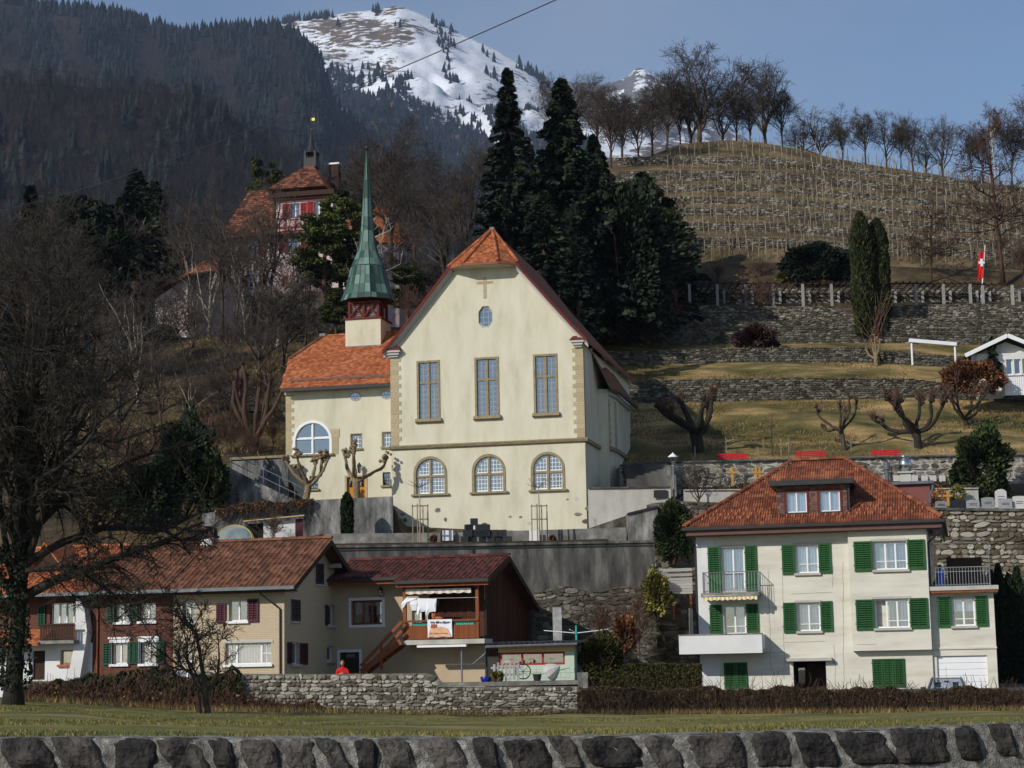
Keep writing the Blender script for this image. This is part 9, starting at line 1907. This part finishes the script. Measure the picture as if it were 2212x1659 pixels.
# white awning frame, bare pole, red pole, fences
p = P(*ZP(497, 1420), 131); q = P(*ZP(1163, 1420), 131); h = P(*ZP(497, 1040), 131).z - p.z; h2 = P(*ZP(1163, 1100), 131).z - p.z; t = thing('awning_frame', 'white awning frame standing on the walled terrace', 'awning', p); w_ = q.x - p.x; mb = MB(); mb.tube([(0, 0, 0), (0, 0, h)], .07, 6); mb.tube([(w_, 0, 0), (w_, 0, h2)], .07, 6); mb.build('post', 'white_paint', t); mb = MB(); mb.beam((-.15, 0, h), (w_ + .1, 0, h2), .3, .24); mb.build('rolled_awning', 'cloth_white', t)
p = P(1455, 612, 150); t = thing('utility_pole', 'plain grey wooden pole left of the pergola', 'pole', p); mb = MB(); mb.tube([(0, 0, -.3), (-.03, 0, P(1453, 480, 150).z - p.z)], [.1, .07], 7); mb.build('pole', 'post_grey', t)
p = P(457, 985, 112.5); t = thing('red_pole', 'thin red pole beside the stair landing', 'pole', p); mb = MB(); mb.tube([(0, 0, -.3), (0, 0, 2.1)], .05, 6); mb.build('pole', 'red_brown_paint', t)
for i, x in enumerate(np.linspace(1500, 2040, 9)): p = P(x, 984, 115.2); o = boxobj('fence_post', None, 'metal_grey', p.x, p.x + .05, p.y, p.y + .05, p.z - .3, p.z + .55 + .5 * (i % 2)); tag(o, 'thin grey fence post along the meadow edge behind the red benches', 'post', 'fence posts behind the red benches')
p = P(1668, 992, 115); t = thing('staked_sapling', 'thin staked sapling behind the red benches', 'tree', p); mb = MB(); mb.tube([(0, 0, -.2), (0, 0, 2.0)], .03, 5); mb.build('trunk', 'bark', t); r = random.Random(5); mb = MB(); [mb.tube(wander(r, Vector((0, 0, 1.2 + .07 * k)), Vector((r.gauss(0, 1), r.gauss(0, .6), .9)), .9, 3, .1, .1), [.014, .012, .009, .007], 3, cap=False) for k in range(16)]; mb.build('crown', 'twig', t); [boxobj('stake', t, 'stake', x, x + .06, 0, .06, -.2, 1.25) for x in (-.55, .5)]
# boarded fence beside the house, garden fence, tall white board
a, b = P(*ZF(935, 600), 97), P(*ZF(1535, 590), 97); t = thing('boarded_fence', 'weathered grey fence of horizontal boards left of the green shuttered house', 'fence', P(*ZF(935, 975), 97)); O = Vector(t.location); L = b.x - a.x
for (y0, y1) in ((575, 625), (655, 700), (720, 762), (762, 805), (805, 845), (845, 888), (890, 930), (932, 972)): z0_, z1_ = P(*ZF(935, y1), 97).z - O.z, P(*ZF(935, y0), 97).z - O.z; o = boxobj('board', t, 'wood_grey', 0, L, -.02, .02, z0_, z1_ - .01); o.rotation_euler.y = -.01
for x in (.1, L / 2, L - .1): boxobj('post', t, 'wood_brown', x - .05, x + .05, .025, .12, -1.2, P(*ZF(935, 580), 97).z - O.z)
p = P(*Z5b(1768, 1025), 93); t = thing('white_board', 'tall narrow whitewashed board standing beside the clothes dryer', 'board', p); boxobj('board', t, 'wood_grey', -.2, .22, 0, .08, -1.5, P(*Z5b(1768, 730), 93).z - p.z)
p = P(*Z5b(1950, 1020), 90); t = thing('clothes_dryer', 'pale blue rotary clothes dryer behind the garden shed', 'clothes dryer', p); mb = MB(); mb.tube([(0, 0, -1.5), (0, 0, .55)], .04, 6); mb.build('post', 'plastic_teal', t); [MB_.tube([(0, 0, .2), (1.5 * math.cos(a), 1.0 * math.sin(a), .35)], .022, 5) or MB_.build('arm', 'white_paint', t) for a, MB_ in [(x, MB()) for x in (.15, 1.7, 3.0, 4.5)]]
# person behind the wall
p = P(*Z4(1362, 1490), 83.9); PE = thing('person', 'person in a red jumper leaning on the rubble wall by the door', 'person', (p.x, p.y, p.z - 1.28))
sk = bpy.data.meshes.new('body'); jv = [(0, 0, .95), (0, -.02, 1.15), (0, -.06, 1.38), (0, -.08, 1.48), (0, -.1, 1.56), (.1, 0, .9), (.1, 0, .5), (.1, .02, .06), (.1, -.14, .03), (-.1, 0, .9), (-.1, 0, .5), (-.1, .02, .06), (-.1, -.14, .03), (.19, -.06, 1.36), (.26, -.16, 1.16), (.12, -.36, 1.2), (.04, -.44, 1.22), (-.19, -.06, 1.36), (-.26, -.16, 1.16), (-.12, -.36, 1.2), (-.04, -.44, 1.22)]
je = [(0, 1), (1, 2), (2, 3), (3, 4), (0, 5), (5, 6), (6, 7), (7, 8), (0, 9), (9, 10), (10, 11), (11, 12), (2, 13), (13, 14), (14, 15), (15, 16), (2, 17), (17, 18), (18, 19), (19, 20)]
sk.from_pydata(jv, je, []); bo = link('body', sk, PE); sm = bo.modifiers.new('skin', 'SKIN'); ra = [.15, .15, .17, .06, .06, .1, .075, .05, .045, .1, .075, .05, .045, .075, .06, .045, .04, .075, .06, .045, .04]
for i, v_ in enumerate(sk.skin_vertices[0].data): v_.radius = (ra[i] * (1.15 if i < 3 else 1), ra[i]); v_.use_root = i == 0
bo.modifiers.new('sub', 'SUBSURF').levels = 1; sk.materials.append(MAT['red_cloth'])
def blobm(nm, c, s_, mat, par): mb = MB(); n, m_ = 12, 8; mb.v = [(c[0] + s_[0] * math.cos(2 * math.pi * i / n) * math.sin(math.pi * (j + .02) / (m_ + .04)), c[1] + s_[1] * math.sin(2 * math.pi * i / n) * math.sin(math.pi * (j + .02) / (m_ + .04)), c[2] + s_[2] * math.cos(math.pi * (j + .02) / (m_ + .04))) for j in range(m_ + 1) for i in range(n)]; mb.f = [(j * n + i, (j + 1) * n + i, (j + 1) * n + (i + 1) % n, j * n + (i + 1) % n) for j in range(m_) for i in range(n)]; mb.m = [0] * len(mb.f); mb.r = mb.m; return mb.build(nm, mat, par, True)
hd = blobm('head', (0, -.13, 1.66), (.078, .095, .115), 'skin', PE); blobm('hair', (0, -.115, 1.70), (.084, .1, .09), 'hair', hd); blobm('nose', (0, -.225, 1.65), (.014, .02, .022), 'skin', hd)
for sx in (-.03, .03): blobm('eye', (sx, -.213, 1.675), (.012, .01, .008), 'metal_dark', hd); blobm('ear', (sx * 2.6, -.13, 1.66), (.012, .02, .03), 'skin', hd)
for sx in (-1, 1):
 hb_ = MB(); hb_.tube([(sx * .05, -.42, 1.22), (sx * .01, -.5, 1.215)], [.035, .04], 6); [hb_.tube([(sx * .01 + k * .016 - .03, -.5, 1.22), (sx * .01 + k * .018 - .035, -.55 - .006 * (k % 2), 1.215), (sx * .01 + k * .018 - .035, -.575, 1.19)], [.009, .009, .007], 5) for k in range(4)]; hb_.tube([(sx * .04, -.46, 1.23), (sx * .075, -.5, 1.22), (sx * .08, -.53, 1.21)], [.012, .01, .008], 5); hb_.build('hand', 'skin', PE)
blobm('mouth', (0, -.217, 1.612), (.022, .008, .005), 'red_brown_paint', hd)
# stacked dark headstones and panels on the church terrace
r = random.Random(9); nst = 0
for row, (y0, xs_) in enumerate(((1172, (1003, 1022, 1042, 1060, 1078, 1094)), (1158, (1010, 1030, 1048, 1066, 1084)), (1146, (1014, 1034, 1050)), (1133, (1024,)))):
 for x in xs_: p = P(x, y0, 101.4 + r.uniform(0, .3)); w_ = r.uniform(.38, .5); o = boxobj('stacked_gravestone', None, 'headstone_dark', p.x - w_ / 2, p.x + w_ / 2, p.y, p.y + .45, p.z - .02, p.z + .33); o.rotation_euler.z = r.uniform(-.25, .25); tag(o, 'dark polished gravestone block in the stack on the church terrace', 'gravestone', 'dark gravestones stacked on the terrace')
for x, l in ((964, 'white panel leaning left of the gravestone stack'), (1151, 'white panel leaning behind the right staked tree')): p = P(x, 1170, 102.9); o = boxobj('leaning_board', None, 'white_paint', p.x - .2, p.x + .35, p.y, p.y + .03, p.z + .05, p.z + .6); tag(o, l, 'panel')
# yard clutter by the shed
p = P(*Z5b(1080, 1455), 84.0); t = thing('flower_pot', 'blue glazed pot with a yellow green shrub on the slab', 'pot', p); mb = MB(); mb.lathe([(.16, 0), (.22, .12), (.24, .24), (.2, .26)], 14); mb.build('pot', 'pot_blue', t, True)
p = P(*Z5b(1575, 1448), 84.2); t = thing('bucket', 'dark grey bucket before the shed window', 'bucket', p); mb = MB(); mb.lathe([(.13, 0), (.19, .32), (.2, .34)], 12); mb.build('pail', 'metal_dark', t); mb = MB(); mb.tube([(-.2, 0, .33), (-.1, 0, .42), (.1, 0, .42), (.2, 0, .33)], .008, 4); mb.build('handle', 'metal_grey', t)
p = P(*Z5b(1690, 1440), 84.6); t = thing('parasol', 'folded white garden parasol lying against the shed', 'parasol', p); mb = MB(); mb.lathe([(.4, 0), (.36, .2), (.22, .42), (.04, .6)], 10); o = mb.build('canopy', 'frame_grey', t); o.rotation_euler = (.5, 1.0, 0); o.location.z = .35; mb = MB(); mb.tube([(-.3, 0, .3), (.9, -.1, .55)], .015, 5); mb.build('pole', 'metal_grey', t)
p = P(*Z5b(1275, 1445), 84.0); t = thing('picket_fence', 'short broken weathered picket fence left of the shed window', 'fence', p); [boxobj('picket', t, 'wood_grey', -.55 + k * .17, -.45 + k * .17, 0, .03, .0 + .04 * (k % 3), .75 + .08 * ((k * 7) % 3)) for k in range(7)]; [boxobj('rail', t, 'wood_grey', -.65, .7, .032, .07, z, z + .09) for z in (.25, .55)]
p = P(*Z5b(1440, 1420), 84.4); t = thing('cart_wheel', 'old iron cart wheel leaning against the shed', 'wheel', p); mb = MB(); mb.tube([(.32 * math.cos(k * math.pi / 10), 0, .32 + .32 * math.sin(k * math.pi / 10)) for k in range(21)], .025, 5); mb.build('rim', 'metal_dark', t); [mb2.beam((0, 0, .32), (.31 * math.cos(k), 0, .32 + .31 * math.sin(k)), .02) or mb2.build('spoke', 'metal_dark', t) for k, mb2 in [(j * .785, MB()) for j in range(8)]]
# greenhouse and lean-to shed behind the row house roof
p = P(*ZW(420, 1290), 103.5); t = thing('polytunnel', 'small clear plastic polytunnel in the garden behind the row house', 'greenhouse', p); R = 190 / 4.95 / FPX * 103.5; mb = MB(); n = 12; vs = [(R * math.cos(math.pi * i / n), y, .3 + R * .85 * math.sin(math.pi * i / n)) for y in (0, 2.6) for i in range(n + 1)]; mb.add(vs, [(i, i + 1, n + 2 + i, n + 1 + i) for i in range(n)] + [tuple(range(n + 1))]); mb.build('cover', 'clear_sheet', t); [h_.tube([(R * math.cos(math.pi * i / n), y, .3 + R * .86 * math.sin(math.pi * i / n)) for i in range(n + 1)], .02, 4) or h_.build('hoop', 'yellow_paint', t) for y, h_ in [(k * .65, MB()) for k in range(5)]]
p = P(*ZW(545, 1280), 104.2); q = P(*ZW(1150, 1280), 104.2); t = thing('tool_shed', 'white and lilac tool shed against the grey forecourt wall', 'shed', p); w_ = q.x - p.x; boxobj('wall', t, 'white_plaster', .3 * w_, .86 * w_, 0, .1, -.3, 1.25); boxobj('door', t, 'shutter_plum', .87 * w_, w_, -.03, .1, -.3, 1.35); boxobj('side', t, 'painted_dark', 0, .29 * w_, .2, .3, -.3, 1.15); mb = MB(); mb.beam((-.1, -.1, 1.25), (w_ + .1, -.1, 1.5), .5, .06); mb.build('roof', 'wood_raw', t)
# overhead cable
t = thing('overhead_cable', 'thin black cable strung across the sky from the left slope', 'cable', P(-40, 462, 190)); O = Vector(t.location); A_, B_ = P(-40, 462, 190), P(1300, -45, 70); pts = []
for i in range(40): s_ = i / 39; q = A_.lerp(B_, s_); q.z -= 4 * s_ * (1 - s_) * 1.2; pts.append(tuple(q - O))
mb = MB(); mb.tube(pts, .024, 5); mb.build('wire', 'metal_dark', t)
# creeper on the vine wall
cr = MB(); r = random.Random(31)
for k in range(46):
 x = r.uniform(1380, 2100); b = RR[5].p(x); q = wander(r, Vector((b.x, b.y - .28, b.z)), Vector((r.gauss(0, .6), 0, 1)), 1.3, 6, .25, .02); q = [Vector((v.x, b.y - .27 + .03 * r.random(), v.z)) for v in q]; cr.tube(q, [.025, .022, .018, .015, .012, .01, .008], 4, cap=False)
 for m_ in range(6): j = r.randrange(1, 6); w2 = wander(r, q[j], Vector((r.gauss(0, 1), 0, .5)), .8, 4, .3, .02); cr.tube([Vector((v.x, b.y - .27, v.z)) for v in w2], [.012, .01, .009, .007, .006], 3, cap=False)
o = stuff(cr.build('bare_creeper', 'twig'))
HAZE = 0.000046
# ------------------------------------------------------------------ air
mb = MB(); mb.box(-6000, 6000, -450, 12100, -8, 2250)
m = bpy.data.materials.new('air'); m.use_nodes = True; m.node_tree.nodes.clear(); MAT['air'] = m
ao = m.node_tree.nodes.new('ShaderNodeOutputMaterial'); av = m.node_tree.nodes.new('ShaderNodeVolumePrincipled')
av.inputs['Color'].default_value = (0.52, 0.68, 1.0, 1); av.inputs['Density'].default_value = HAZE; av.inputs['Anisotropy'].default_value = 0.0
m.node_tree.links.new(av.outputs[0], ao.inputs['Volume'])
hz = stuff(mb.build('haze', 'air'))
